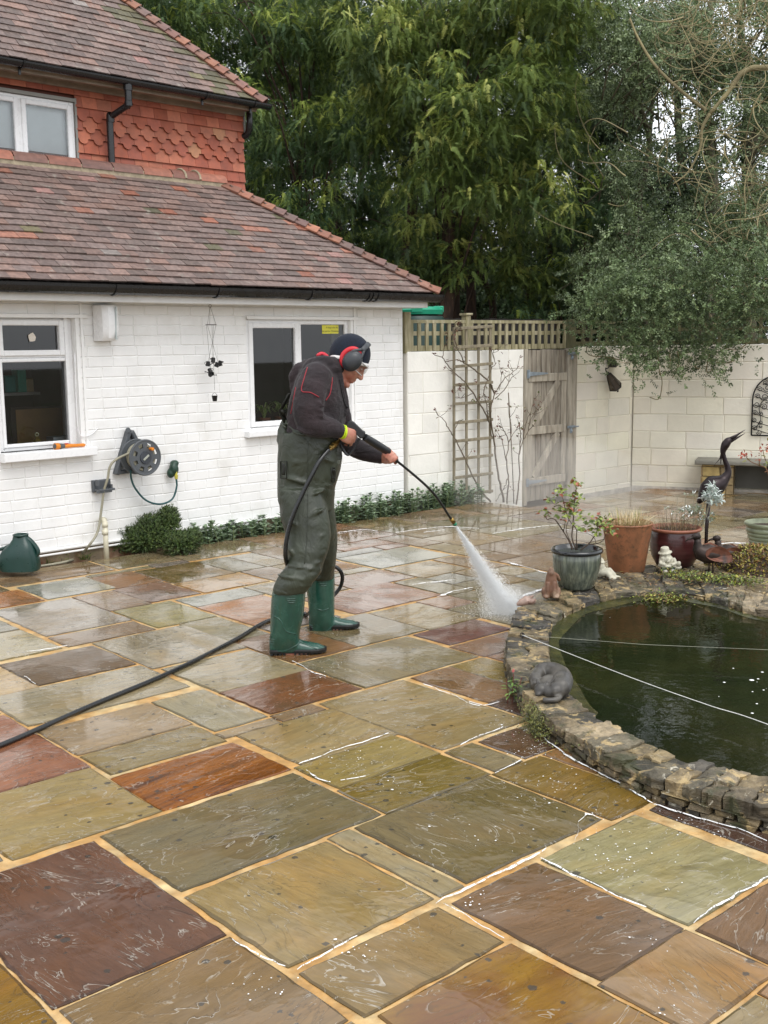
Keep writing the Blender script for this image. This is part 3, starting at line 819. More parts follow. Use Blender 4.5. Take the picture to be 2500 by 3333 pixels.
# rainwater pipe with swan neck
s_dp, zt = HW(352, 300, UO + .3)
q0 = HP(-2.50, UE_O + .02, 4.2)
mb = MB()
mb.tube(smoothpath([q0, q0 - UP * .16, q0 - UP * .2 - hn * .03], 5), .034, 12)
mb.tube([q0 - UP * .19 - hn * .02, HP(-2.56, UO + .09, 3.93)], .03, 12)
mb.tube(smoothpath([HP(-2.56, UO + .09, 3.95), HP(-2.565, UO + .08, 3.9), HP(-2.565, UO + .08, 3.45)], 4), .033, 12)
mb.tube([q0 - UP * .01, q0 - UP * .06], .043, 12); mb.tube([q0 - UP * .16, q0 - UP * .2], .039, 12); mb.tube([HP(-2.56, UO + .085, 3.94), HP(-2.56, UO + .085, 3.88)], .039, 12)
mb.build('downpipe', dark_pvc, house, True, angle=40)
q1 = HP(UE_S - .02, UE_O - .22, 4.17)
mb = MB(); mb.tube(smoothpath([q1 + UP * .02, q1 - UP * .1, q1 - UP * .2 - hn * .05, q1 - UP * .24 - hn * .18 - hw * .06], 5), .034, 12)
mb.build('downpipe', dark_pvc, house, True)

# ---- windows
def glass_mat():
    m = bpy.data.materials.new('window_glass'); m.use_nodes = True; t = m.node_tree; t.nodes.clear()
    o = t.nodes.new('ShaderNodeOutputMaterial'); a = t.nodes.new('ShaderNodeBsdfTransparent'); a.inputs[0].default_value = (.92, .95, .94, 1)
    g = t.nodes.new('ShaderNodeBsdfGlossy'); g.inputs['Roughness'].default_value = .02
    f = t.nodes.new('ShaderNodeFresnel'); f.inputs[0].default_value = 1.8
    x = t.nodes.new('ShaderNodeMixShader')
    t.links.new(f.outputs[0], x.inputs[0]); t.links.new(a.outputs[0], x.inputs[1]); t.links.new(g.outputs[0], x.inputs[2]); t.links.new(x.outputs[0], o.inputs[0])
    return m
glass = glass_mat()
def frame_rect(mb, s0, s1, z0, z1, w_, o0, dep, HPf=HP):
    mb.box(HPf(s0, o0, z0), hw * w_, UP * (z1 - z0), hn * dep, ch=.006); mb.box(HPf(s1 - w_, o0, z0), hw * w_, UP * (z1 - z0), hn * dep, ch=.006)
    mb.box(HPf(s0 + w_, o0, z0), hw * (s1 - s0 - 2 * w_), UP * w_, hn * dep, ch=.006); mb.box(HPf(s0 + w_, o0, z1 - w_), hw * (s1 - s0 - 2 * w_), UP * w_, hn * dep, ch=.006)
def pane(s0, s1, z0, z1, o, parent):
    mb = MB(); mb.quad(HP(s0, o, z0), HP(s1, o, z0), HP(s1, o, z1), HP(s0, o, z1))
    return mb.build('pane', glass, parent)
# left-hand window: fanlight over one big light
s0, s1, z0, z1 = WINL
mb = MB(); frame_rect(mb, s0, s1, z0, z1, .05, -.10, .05)
mb.box(HP(s0 + .05, -.10, 1.685), hw * (s1 - s0 - .1), UP * .035, hn * .05)
frame_rect(mb, s0 + .045, s1 - .075, 1.70, z1 - .015, .045, -.085, .055); frame_rect(mb, s0 + .045, s1 - .045, z0 + .03, 1.682, .03, -.09, .05)
mb.box(HP(s1 - .075, -.1, z0), hw * .03, UP * (z1 - z0), hn * .07)
wl_ = mb.build('window', white_gloss, house)
pane(s0 + .09, s1 - .12, 1.745, z1 - .06, -.07, wl_); pane(s0 + .075, s1 - .075, z0 + .06, 1.655, -.07, wl_)
mb = MB(); mb.box(HP(s0 - .02, -.1, z0 - .07), hw * (s1 - s0 + .12), UP * .07, hn * .20, ch=.006); mb.build('sill', white_gloss, wl_)
# right-hand window: two lights side by side
s0, s1, z0, z1 = WINR
mb = MB(); frame_rect(mb, s0, s1, z0, z1, .045, -.08, .06)
sm = -1.405
mb.box(HP(sm - .03, -.08, z0 + .045), hw * .06, UP * (z1 - z0 - .09), hn * .06, ch=.006)
frame_rect(mb, s0 + .03, sm - .01, z0 + .03, z1 - .03, .05, -.06, .055)
wr_ = mb.build('window', white_gloss, house)
pane(s0 + .075, sm - .055, z0 + .075, z1 - .075, -.035, wr_); pane(sm + .03, s1 - .045, z0 + .045, z1 - .045, -.045, wr_)
mb = MB(); mb.box(HP(s0 - .06, -.08, z0 - .055), hw * (s1 - s0 + .16), UP * .055, hn * .16, ch=.006); mb.build('sill', white_gloss, wr_)
for (s0, s1, z0, z1), wpar in ((WINL, wl_), (WINR, wr_)):
    mb = MB()
    for w_ in (0,): mb.box(HP(s0 - .01, .006, z1), hw * (s1 - s0 + .12), UP * .028, hn * .02)
    mb.box(HP(s1 + .002, -.1, z0), hw * .03, UP * (z1 - z0 - .002), hn * .114); mb.box(HP(s1 + .05, -.02, z0 - .0), hw * .022, UP * (2.12 - z0), hn * .034)
    mb.build('window_surround', white_paint, wpar)
# rooms behind the panes
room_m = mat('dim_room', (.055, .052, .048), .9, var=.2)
mb = MB()
for (s0, s1, z0, z1) in (WINL, WINR):
    a, b, c, d, D = s0 - .35, s1 + .35, z0 - .6, z1 + .12, -1.5
    mb.quad(HP(a, D, c), HP(b, D, c), HP(b, D, d), HP(a, D, d)); mb.quad(HP(a, D, c), HP(a, -.285, c), HP(b, -.285, c), HP(b, D, c))
    mb.quad(HP(a, D, d), HP(b, D, d), HP(b, -.285, d), HP(a, -.285, d)); mb.quad(HP(a, D, c), HP(a, D, d), HP(a, -.285, d), HP(a, -.285, c)); mb.quad(HP(b, D, c), HP(b, -.285, c), HP(b, -.285, d), HP(b, D, d))
mb.build('room', room_m, house)
for (s0, s1, z0, z1), wpar in ((WINL, wl_), (WINR, wr_)):
    mb = MB(); mb.box(HP(s0 - .05, -.42, z0 - .02), hw * (s1 - s0 + .1), UP * .02, hn * .30)
    mb.build('inner_sill', mat('inner_sill_dark', '4a453f', .4), wpar)
# upper window
s0, s1, z0, z1 = WINU
mb = MB(); frame_rect(mb, s0, s1, z0 - .1, z1, .05, UO - .06, .05)
mb.box(HP(-3.46, UO - .06, z0 - .05), hw * .06, UP * (z1 - z0), hn * .05)
frame_rect(mb, -3.42, s1 - .03, z0 - .07, z1 - .03, .045, UO - .045, .05); frame_rect(mb, s0 + .03, -3.45, z0 - .07, z1 - .03, .045, UO - .045, .05)
wu = mb.build('window', white_gloss, house)
pane(-3.385, s1 - .065, z0 - .04, z1 - .065, UO - .02, wu); pane(s0 + .065, -3.49, z0 - .04, z1 - .065, UO - .02, wu)
mb = MB(); mb.quad(HP(s0 + .06, UO - .07, z0 - .06), HP(s1 - .06, UO - .07, z0 - .06), HP(s1 - .06, UO - .07, z1 - .06), HP(s0 + .06, UO - .07, z1 - .06))
mb.build('blind', mat('pale_blind', (.84, .87, .90), .9, var=.04), wu)
mb = MB(); mb.box(HP(s1 + .001, UO - .03, z0 - .1), hw * .02, UP * (z1 - z0 + .14), hn * .04); mb.box(HP(s0, UO - .03, z1 + .002), hw * (s1 - s0), UP * .03, hn * .05)
mb.build('window_surround', mat('lead_grey'), house)

# ---- things on and against the front wall
def hwt(x, y, o=0.0):
    s, z = HW(x, y, o); return HP(s, o, z)
sp = hwt(350, 1052, .1)
t = thing('alarm_box', 'white curved outdoor speaker box mounted on the wall below the gutter', 'wall box', sp)
s_, z_ = HW(350, 1052, .09); 
mb = MB(); poly = []
wd, ht, dp = .175, .29, .16
for zz in (0, 1):
    pass
prof = [(-.5, 0), (-.5, .45), (-.42, .8), (-.2, 1.0), (.1, 1.0), (.45, .75), (.5, .45), (.5, 0)]
vs = []
for (zf, k) in ((-.5, .72), (-.42, .9), (-.2, 1), (.2, 1), (.44, .95), (.5, .85)):
    for (x, y) in prof: vs.append(HP(s_ + x * wd * (1 if y < .3 else k ** .3), .012 + y * dp * k, z_ + zf * ht))
n = len(prof); fs = []
for i in range(5):
    for k in range(n): fs.append((i * n + k, i * n + (k + 1) % n, (i + 1) * n + (k + 1) % n, (i + 1) * n + k))
fs += [tuple(range(n - 1, -1, -1)), tuple(range(5 * n, 6 * n))]
mb.add(vs, fs); mb.build('casing', white_gloss, t, True, angle=35)
mb = MB(); a = [HP(s_ + wd * .12, .0125 + dp * .965, z_ - ht * .46), HP(s_ + wd * .50, .0125 + dp * .44, z_ - ht * .46), HP(s_ + wd * .50, .0125 + dp * .50, z_ + ht * .46), HP(s_ + wd * .17, .0125 + dp * 1.0, z_ + ht * .46)]
nn = (hn * .55 + hw * .8).normalized(); mb.prism([p + nn * .002 for p in a], nn * .006); mb.build('grille', mat('pale_grille', 'b9c4c4', .55, var=.04), t)
mb = MB(); c = (a[0] * .35 + a[1] * .65) + UP * .022 + nn * .009; d = (a[1] - a[0]).normalized(); mb.cbox(c, d * .045, UP * .010, nn * .002); mb.build('badge', mat('badge_grey', '7d8488', .4), t)
mb = MB(); mb.box(HP(s_ - .05, .006, z_ - .1), hw * .1, UP * .2, hn * .02); mb.build('bracket', white_gloss, t)

# wind chime of little watering cans and pails
iron = mat('dark_iron', '1b1a1a', .5, metal=.3, var=.25, vs=30)
c0 = hwt(684, 985, .14)
t = thing('wind_chime', 'wind chime of little black watering cans and a pail hanging from the fascia', 'wind chime', c0)
def cp_(x, y, do=0.0): return hwt(x, y, .14 + do)
mb = MB(); mb.tube([cp_(684, 996) + V((.012 * cos(a), 0, .012 * sin(a))) for a in [2 * pi * k / 12 for k in range(12)]], .0025, 5, closed=True)
for q in range(3):
    a = 2 * pi * q / 3 + .4
    mb.tube([cp_(684, 996), cp_(687, 1057) + V((.045 * cos(a), .045 * sin(a), 0))], .0015, 5)
mb.tube([cp_(687, 1057) + V((.047 * cos(a), .047 * sin(a), 0)) for a in [2 * pi * k / 20 for k in range(20)]], .0035, 6, closed=True)
ends = [(677, 1182), (693, 1165), (709, 1178), (686, 1205), (699, 1270)]
for q, (x, y) in enumerate(ends):
    a = 2 * pi * q / 5
    mb.tube([cp_(687, 1057) + V((.045 * cos(a), .045 * sin(a), 0)), cp_(x, y)], .0013, 5)
mb.build('wire', mat('galvanised_wire', '6a6660', .4, metal=.6), t)
def tiny_can(c, k, rot):
    mb = MB(); M_ = Euler(rot).to_matrix()
    mb.lathe([(.0, -.022), (.02, -.022), (.017, .02), (.014, .022), (.014, .0)], c, 14, M_)
    mb.tube([c + M_ @ V((.016, 0, -.012)), c + M_ @ V((.04, 0, .012)), c + M_ @ V((.046, 0, .016))], [.004, .003, .008], 8)
    mb.tube([c + M_ @ V((-.016 - .016 * sin(pi * q / 6), 0, -.014 + .03 * q / 6)) for q in range(7)], .002, 5)
    mb.build('little_can', iron, t, True, angle=40)
for (x, y, rot) in ((677, 1184, (0, .2, .5)), (694, 1172, (.2, .1, 2.2)), (706, 1187, (0, .4, 0.2)), (716, 1182, (.3, .1, 1.2)), (684, 1207, (.2, .5, 3.0)), (688, 1218, (1.2, .3, .7))):
    tiny_can(cp_(x, y), 1, rot)
mb = MB(); c = cp_(699, 1298); mb.lathe([(0, -.022), (.019, -.022), (.026, .026), (.028, .028), (.024, .026), (.017, -.016), (0, -.016)], c, 18)
mb.tube([c + hw * (.026 * cos(a)) + UP * (.026 + .026 * sin(a)) for a in [pi * k / 8 for k in range(9)]], .0016, 5)
mb.build('little_pail', iron, t, True, angle=40)

# hose reel
grey_pl = mat('grey_plastic', '4f5357', .45, var=.078); 
rc = hwt(463, 1488, .20)
t = thing('hose_reel', 'grey wall mounted hose reel with beige hose wound on its drum', 'hose reel', rc)
axd = hn.copy()                       # the drum has swung round on its bracket
e1 = axd.cross(UP).normalized(); e2 = UP
def rp(a, r_, k): return rc + e1 * (cos(a) * r_) + e2 * (sin(a) * r_) + axd * k
RR = .145
def flange(mb, k, r0, r1, th, holes):
    n = 64
    for seg in range(n):
        a0, a1 = 2 * pi * seg / n, 2 * pi * (seg + 1) / n
        hole = holes and (seg % 8) in (2, 3, 4, 5)
        rings = [(r0, r0 + (r1 - r0) * .30), (r0 + (r1 - r0) * .74, r1)] if hole else [(r0, r1)]
        for (p, q) in rings:
            vs = [rp(a, r_, k + z) for z in (0, th) for (a, r_) in ((a0, p), (a1, p), (a1, q), (a0, q))]
            mb.add(vs, [(0, 1, 2, 3), (7, 6, 5, 4), (0, 4, 5, 1), (2, 6, 7, 3), (1, 5, 6, 2), (3, 7, 4, 0)])
mb = MB(); flange(mb, .04, .055, RR, .012, True); mb.tube([rp(2 * pi * k / 48, RR, .046) for k in range(48)], .010, 8, closed=True)
flange(mb, -.10, .03, RR, .01, False); mb.tube([rp(2 * pi * k / 48, RR, -.095) for k in range(48)], .008, 8, closed=True)
mb.tube([rp(0, 0, -.13), rp(0, 0, .05)], .06, 24)
mb.build('drum', grey_pl, t, True, angle=35)
mb = MB(); mb.tube([rp(0, 0, .05), rp(0, 0, .062)], [.056, .052], 28)
mb.build('hub_cap', mat('hub_dark', '3a3e44', .3), t, True, angle=35)
mb = MB(); mb.cbox(rp(0, 0, .066), (e1 * .8 - e2 * .6).normalized() * -.065, (e1 * .6 + e2 * .8).normalized() * .017, axd * .006, ch=.002); mb.build('emblem', mat('emblem_grey', '9a9d92', .5), t)
mb = MB(); h0 = rp(pi * .68, .085, .05); mb.tube([h0, h0 + axd * .02, h0 + axd * .05, h0 + axd * .052], [.009, .015, .014, .008], 14); mb.build('crank_knob', mat('orange_plastic', 'd8801a', .4, var=.05), t, True, angle=40)
mb = MB()
for lay in range(2):
    for q in range(5):
        ph = rng.uniform(0, 6)
        mb.tube([rp(2 * pi * k / 32, .082 + lay * .019 + .004 * sin(2 * pi * k / 32 + ph), -.08 + q * .024 + lay * .008) for k in range(32)], .0115, 8, closed=True)
hose_m = mat('beige_hose', '8f8b78', .5, var=.1, vs=20)
mb.build('hose_coil', hose_m, t, True)
mb = MB()                                                        # wall bracket: tall narrow triangle with a slot
pk, pb = hwt(418, 1400, .03), hwt(380, 1538, .03)
for (pa, pb_, w_) in ((hwt(410, 1408), hwt(372, 1540), .035), (hwt(420, 1405), hwt(470, 1500), .035), (hwt(372, 1538), hwt(430, 1530), .03)):
    d = pb_ - pa; mb.cbox((pa + pb_) / 2 + hn * .035, d * 1.05, d.cross(hn).normalized() * w_, hn * .06, ch=.006)
mb.tube([hwt(417, 1400, .005), hwt(417, 1400, .075)], .022, 16); mb.tube([hwt(440, 1480, .01), rp(0, 0, -.10)], .03, 14)
mb.build('wall_bracket', grey_pl, t, True, angle=35)
# the loose beige hose down to the ground
tg = thing('hose_guide', 'grey plastic hose guide box fixed below the reel', 'hose guide', hwt(325, 1575, .05))
mb = MB(); a = hwt(290, 1562, .004)
mb.cbox(hwt(330, 1580, .02), hw * .17, UP * .1, hn * .03, ch=.008); q = hwt(340, 1590, .065); mb.cbox(q - UP * .008, hw * .15, UP * .018, hn * .1, ch=.005)
mb.cbox(hwt(318, 1572, .075), hw * .018, UP * .05, hn * .05, ch=.004); mb.cbox(hwt(360, 1585, .075), hw * .018, UP * .05, hn * .05, ch=.004); mb.cbox(hwt(340, 1600, .1), hw * .14, UP * .02, hn * .02, ch=.004)
mb.build('guide_body', grey_pl, tg, True, angle=30)
mb = MB(); mb.tube(smoothpath([rp(2.3, .12, -.02), hwt(372, 1500, .14), hwt(350, 1560, .12), hwt(338, 1600, .10), hwt(330, 1660, .09), hwt(318, 1730, .1), hwt(290, 1775, .12), G(255, 1812, .012), G(215, 1828, .012), G(150, 1840, .005), G(60, 1852, -.005)], 8), .0105, 10)
tag(mb.build('garden_hose', hose_m, smooth=True), 'beige garden hose dropping from the reel along the wall to the patio edge', 'hose')
# tap under a green insulating cover, and its short green hose
tt = thing('tap_cover', 'dark green outdoor tap cover with yellow hose connector', 'tap', hwt(567, 1528, .05))
mb = MB(); mb.ball(hwt(566, 1527, .06), (.042, .05, .062), 18, 12); mb.ball(hwt(568, 1508, .05), (.04, .045, .03), 14, 8); mb.ball(hwt(556, 1540, .05), (.035, .045, .045), 14, 8)
fuse(mb, 'cover', mat('green_vinyl', '1d3a2c', .4, var=.2, vs=30, bs=.3, bsc=60, bd=.004), tt, .006, 3)
mb = MB(); a = hwt(573, 1535, .09); mb.tube([a, a - UP * .03, a - UP * .031, a - UP * .065], [.012, .012, .017, .014], 12); mb.build('connector', mat('yellow_plastic', 'b9b04a', .4), tt, True, angle=40)
mb = MB(); mb.tube(smoothpath([a - UP * .06, hwt(575, 1585, .085), hwt(560, 1625, .08), hwt(520, 1641, .08), hwt(475, 1628, .08), hwt(442, 1592, .09), hwt(428, 1560, .1), hwt(425, 1530, .12)], 7), .0085, 10)
tag(mb.build('garden_hose', mat('green_hose', '1c4a4c', .35, var=.1), smooth=True), 'short dark green hose looping between the tap and the reel', 'hose')
# waste pipe
mb = MB(); a = hwt(316, 1695, .01); b = hwt(342, 1695, .10)
mb.tube(smoothpath([HP(-3.60, -.02, HW(325, 1695)[1]), hwt(330, 1690, .05), hwt(340, 1697, .10), hwt(342, 1712, .11)], 5), .022, 12)
b = hwt(342, 1712, .11); mb.tube([b, V((b.x, b.y, -.02))], .022, 14); mb.tube([hwt(342, 1725, .11), hwt(342, 1740, .11)], .027, 14); mb.tube([hwt(341, 1700, .105), hwt(342, 1716, .11)], .026, 14)
tag(mb.build('waste_pipe', mat('cream_pipe', 'c9c3ad', .35, var=.078), smooth=True), 'cream plastic waste pipe bending down the wall beside the dark shrub', 'pipe')
# loose white cable on the wall
mb = MB(); mb.tube(smoothpath([hwt(243, 1150, .025), hwt(250, 1340, .025), hwt(258, 1410, .02), hwt(275, 1420, .03), hwt(300, 1412, .02), hwt(318, 1393, .008)], 6), .005, 6)
tag(mb.build('cable', white_gloss, smooth=True), 'thin white cable hanging beside the taller window with small upper light', 'cable')
# things on the sills
og = mat('orange_plastic'); 
sz = WINL[2]
q = HP(HW(205, 1438, .04)[0], .04, sz + .022)
t = thing('hose_gun', 'orange and grey hose spray gun lying on the outer window sill', 'spray gun', q)
p0, p1 = HP(-4.06, .055, sz + .026), HP(-3.77, .02, sz + .016)
d = p1 - p0
mb = MB(); mb.tube([p0, p0 + d * .12, p0 + d * .16], [.027, .026, .018], 18); mb.tube([p0 + d * .3, p0 + d * .42, p0 + d * .6, p0 + d * .8, p0 + d * .95, p0 + d], [.014, .018, .014, .013, .014, .008], 14); mb.build('barrel', og, t, True, angle=40)
mb = MB(); mb.tube([p0 + d * .15, p0 + d * .3], [.024, .017], 16); mb.tube([p0 - d * .01, p0 + d * .01], [.020, .022], 16); mb.build('collar', grey_pl, t, True, angle=40)
mb = MB(); mb.cbox(p0 + d * .38 + UP * .012, d * .1, d.cross(UP).normalized() * .02, UP * .02, ch=.004); mb.build('trigger', mat('red_plastic', 'c03028', .4), t)
def sill_pt(x, y, o): s, z = HW(x, y, o); return s
# inside the left-hand window
q = HP(sill_pt(120, 1410, -.2), -.2, sz)
t = thing('glass_bottle', 'round amber glass bottle with ring stopper behind the left window pane', 'bottle', q)
mb = MB(); mb.lathe([(0, 0), (.028, .002), (.036, .025), (.034, .055), (.018, .078), (.012, .085), (.012, .095), (0, .095)], q, 18); mb.build('flask', mat('amber_glass', '8a7434', .1, var=.1), t, True)
mb = MB(); mb.tube([q + UP * .112 + hw * (.014 * cos(a)) + UP * (.014 * sin(a)) for a in [2 * pi * k / 14 for k in range(14)]], .005, 6, closed=True); mb.build('stopper', mat('clear_stopper', 'c9c4a4', .1), t, True)
q = HP(sill_pt(190, 1410, -.22), -.22, sz)
mb = MB(); mb.cbox(q + UP * .042 + hw * .02, hw * .2, UP * .08, hn * .12, ch=.006)
tag(mb.build('small_speaker', mat('silver_case', '8d9499', .35, metal=.2)), 'silver grey electronics case on the sill behind the left window', 'box')
q = HP(sill_pt(130, 1360, -.75), -.75, sz - .05)
mb = MB(); mb.cbox(q + UP * .16, hw * .45, UP * .36, hn * .02, col=lin('8a6a44')); mb.cbox(q + UP * .16 - hw * .02, hw * .5, UP * .40, hn * .015, col=lin('2b211a'))
tag(mb.build('picture_board', mat('board_attr', attr=True, rough=.7)), 'brown framed board standing inside the left window', 'board')
t = thing('shelf', 'white wall shelf holding coloured packets inside the left room', 'shelf', HP(-4.0, -1.0, 1.36))
mb = MB(); mb.cbox(HP(-4.0, -1.1, 1.36), hw * .7, UP * .025, hn * .3); mb.build('shelf_board', mat('shelf_paint', '8a8a86', .6), t)
rp_ = random.Random(2)
for (s_, w_, h_, cc) in ((-4.25, .06, .13, '27356b'), (-4.17, .07, .17, '2a4a8a'), (-4.08, .05, .2, '9a3a86'), (-4.02, .05, .18, 'b8428e'), (-3.9, .1, .15, '1f7a74'), (-3.79, .08, .2, '2a8f7c'), (-3.72, .07, .12, '9a8a6a')):
    mb = MB(); mb.cbox(HP(s_, -1.05, 1.373 + h_ / 2), hw * w_, UP * h_, hn * .12, ch=.01)
    tag(mb.build('packet', mat('packet_' + cc, cc, .5)), 'coloured packet standing on the shelf inside the left room', 'packet', 'packets on the indoor shelf')
# torn paper on the fanlight
c = hwt(104, 1098, -.06); pl = []
for k, (r_, a) in enumerate(((.034, 0), (.03, .7), (.036, 1.3), (.030, 2.0), (.034, 2.7), (.03, 3.4), (.036, 4.1), (.03, 4.8), (.035, 5.5))): pl.append(c + hw * (r_ * cos(a)) + UP * (r_ * sin(a) * 1.1))
mb = MB(); mb.prism(pl, hn * .0015); tag(mb.build('torn_sticker', mat('paper_white', 'd8cfc2', .8, var=.08, vs=40)), 'torn white paper sticker on the upper pane of the left window', 'sticker')
def text_mesh(body, size, o, ex, ey, mat_, name, parent):
    cu = bpy.data.curves.new(name, 'FONT'); cu.body = body; cu.size = size; cu.extrude = 0.0; cu.align_x = 'CENTER'; cu.resolution_u = 3
    ob = bpy.data.objects.new(name, cu); COL.objects.link(ob)
    bpy.context.view_layer.update(); dg = bpy.context.evaluated_depsgraph_get()
    me = bpy.data.meshes.new_from_object(ob.evaluated_get(dg)); bpy.data.objects.remove(ob)
    mb = MB(); mb.add([V(o) + V(ex) * v.co.x + V(ey) * v.co.y for v in me.vertices], [tuple(p.vertices) for p in me.polygons])
    bpy.data.meshes.remove(me)
    return mb.build(name, mat_, parent)
# yellow sticker on the right-hand window
a, b = hwt(1048, 1058, -.043), hwt(1102, 1086, -.043)
c = (a + b) / 2; ww = (b - a).dot(hw); hh = a.z - b.z
t = thing('yellow_sticker', 'yellow sticker with black lettering on the right window pane', 'sticker', c)
mb = MB(); mb.cbox(c, hw * ww, UP * hh, hn * .0015); mb.build('backing', mat('sticker_yellow', 'd8d24a', .6, var=.03), t)
bk = mat('print_black', (.02, .02, .02), .6, var=0)
text_mesh('A dog is for life,', hh * .30, c + hn * .002 + hw * ww * .12 + UP * hh * .12, hw, UP, bk, 'lettering', t)
text_mesh('not just for Christmas.', hh * .30, c + hn * .002 - UP * hh * .30, hw, UP, bk, 'lettering', t)
# spider plants inside the right-hand window
leaf_var = mat('variegated_leaf', '6f8f3f', .5, var=.3, vs=30, col2='c3c98a', c2s=25)
for (x, o, lab, sd) in ((860, -.2, 'spider plant in a brown pot at the left end of the right window', 1), (915, -.22, 'spider plant close behind the man on the right window sill', 2)):
    s_ = HW(x, 1380, o)[0]; q = HP(s_, o, WINR[2])
    t = thing('house_plant', lab, 'plant', q); r = random.Random(sd)
    mb = MB(); mb.lathe([(0, 0), (.05, 0), (.06, .08), (.064, .08), (.064, .1), (.055, .1), (.05, .085), (0, .085)], q, 18); mb.build('pot', mat('brown_pot', '7a4a35', .7), t, True, angle=40)
    mb = MB()
    for k in range(26):
        a = r.uniform(0, 2 * pi); L = r.uniform(.1, .2); d = V((cos(a), sin(a), 0)); sd_ = V((-sin(a), cos(a), 0)); w_ = .011; pv = []
        for i in range(7):
            u = i / 6; p = q + UP * (.09 + .16 * sin(min(1, u * 1.15) * pi * .8) * L / .2) + d * (L * u); ww_ = w_ * (1 - u * .85)
            pv += [p - sd_ * ww_, p + sd_ * ww_]
        mb.add(pv, [(2 * i, 2 * i + 1, 2 * i + 3, 2 * i + 2) for i in range(6)])
    mb.build('leaves', leaf_var, t, True)

# ------------------------------------------------------------------ garden walls, gate, fence
ZL = -0.15                                      # the lower level at the foot of the garden wall
wC = G(2052, 1586, ZL)                          # inner corner
wL = G(1702, 1641, ZL)
gw = (wC - wL).normalized(); gn = V((gw.y, -gw.x, 0))            # along the wall, and out towards the patio
def GP(s, o, z): return wC + gw * s + gn * o + UP * (z - ZL)
def GW(x, y, o=0.0):
    P = PL(x, y, wC + gn * o, gn); return (P - wC).dot(gw), P.z
def gwt(x, y, o=0.0):
    P = PL(x, y, wC + gn * o, gn); return P
bk_az = R(112.0)
bw = V((sin(bk_az), cos(bk_az), 0)); bn = V((bw.y, -bw.x, 0))
def BP(s, o, z): return wC + bw * s + bn * o + UP * (z - ZL)
def BW(x, y, o=0.0):
    P = PL(x, y, wC + bn * o, bn); return (P - wC).dot(bw), P.z
sG0, sG1 = GW(1702, 1500)[0], GW(1868, 1500)[0]                 # gate opening
sH = (hC - wC).dot(gw)
zt = GW(1700, 1137)[1]
block_m = mat('cream_block_paint', (.74, .70, .61), .65, var=.07, vs=3, bs=.5, bsc=28, bd=.008, attr=True, col2=(.56, .50, .38), c2s=1.7, c2r=(.62, .85))
def blk(r):
    k = r.uniform(.94, 1.05); return (.77 * k, .73 * k * r.uniform(.98, 1.01), .625 * k * r.uniform(.94, 1.0))
def blk2(r):
    k = r.uniform(.93, 1.05); return (.80 * k, .78 * k, .72 * k)
BH = .2215
w1 = thing('garden_wall', 'cream painted block wall between the house corner and the wooden gate', 'garden wall', GP(sH + .5, 0, ZL))
mb = MB(); mb.box(GP(sH + .03, -.1, ZL - .2), gw * (sG0 - sH - .03), UP * (zt - ZL + .19), gn * .094, col=(.74, .71, .64))
z_ = zt - BH * 9
brickwork(mb, lambda s, o, z: GP(s, o - .006, z), sH + .03, sG0, z_, zt, [], .452, BH, .008, .007, .002, .004, 9, blk2)
mb.build('blocks', block_m, w1)
w2 = thing('garden_wall', 'cream painted block wall turning the corner from the gate behind the stone bench', 'garden wall', GP(0, 0, ZL))
zt2 = GW(1880, 1128)[1]
zt3 = BW(2490, 1118)[1]
mb = MB(); mb.box(GP(sG1, -.1, ZL - .2), gw * (-sG1 + .1), UP * (zt2 - ZL + .19), gn * .094, col=(.72, .68, .58))
mb.box(BP(.03, -.1, ZL - .2), bw * 5, UP * (zt2 - ZL + .20), bn * .094, col=(.72, .68, .58))
brickwork(mb, lambda s, o, z: GP(s, o - .006, z), sG1, -.006, zt2 - BH * 9, zt2, [], .452, BH, .007, .010, .003, .006, 19, blk)
brickwork(mb, lambda s, o, z: BP(s, o - .006, z), .01, 5, zt2 - BH * 9 + .005, zt2 + .005, [], .452, BH, .008, .010, .003, .006, 29, blk)
mb.build('blocks', block_m, w2)
mb = MB(); mb.box(BP(.02, .0, ZL - .1), bw * 2.3, UP * .13, bn * .03); mb.box(GP(sG1 + .01, .0, ZL - .1), gw * (-sG1), UP * .115, gn * .026)
mb.build('footing', mat('rough_footing', (.52, .48, .42), .9, var=.25, vs=9, bs=.8, bsc=25, bd=.02), w2)

# wooden gate, weathered grey
wood = mat('weathered_wood', '8d8578', .8, var=.28, vs=5, bs=.5, bsc=18, bd=.004, col2='6a6052', c2s=4, scale=(5, 5, .6))
wood2 = mat('bleached_wood', 'a39b8c', .8, var=.22, vs=5, bs=.5, bsc=18, bd=.004, col2='7d7466', c2s=4, scale=(5, 5, .6))
steel = mat('galvanised_steel', '8d979f', .5, metal=.5, var=.2, vs=20)
gt = thing('garden_gate', 'weathered grey ledged and braced wooden gate with steel strap hinges', 'gate', GP(sG0, 0, ZL))
g0, g1 = GW(1714, 1400)[0], GW(1842, 1400)[0]
zg0, zg1 = ZL + .02, zt - .01
mb = MB(); r = random.Random(4); n = 8
for i in range(n):
    a = g0 + (g1 - g0) * i / n; mb.box(GP(a + .002, -.04, zg0), gw * ((g1 - g0) / n - .005), UP * (zg1 - zg0 + r.uniform(-.005, .005)), gn * (.03 + r.uniform(-.002, .002)), ch=.003)
mb.build('planks', wood, gt)
mb = MB(); mb.box(GP(sG0, -.05, ZL - .02), gw * (g0 - sG0 - .004), UP * (zt - ZL + .02), gn * .07, ch=.004); mb.build('gate_post', wood2, gt)
mb = MB(); mb.box(GP(g1 + .004, -.05, ZL - .02), gw * (sG1 - g1 - .006), UP * (zt - ZL + .02), gn * .085, ch=.004); mb.build('gate_post', wood2, gt)
rails = [(1225, 1.0), (1393, 1.0), (1560, 1.0)]
rz = [GW(1780, y)[1] for y in (1227, 1397, 1561)]
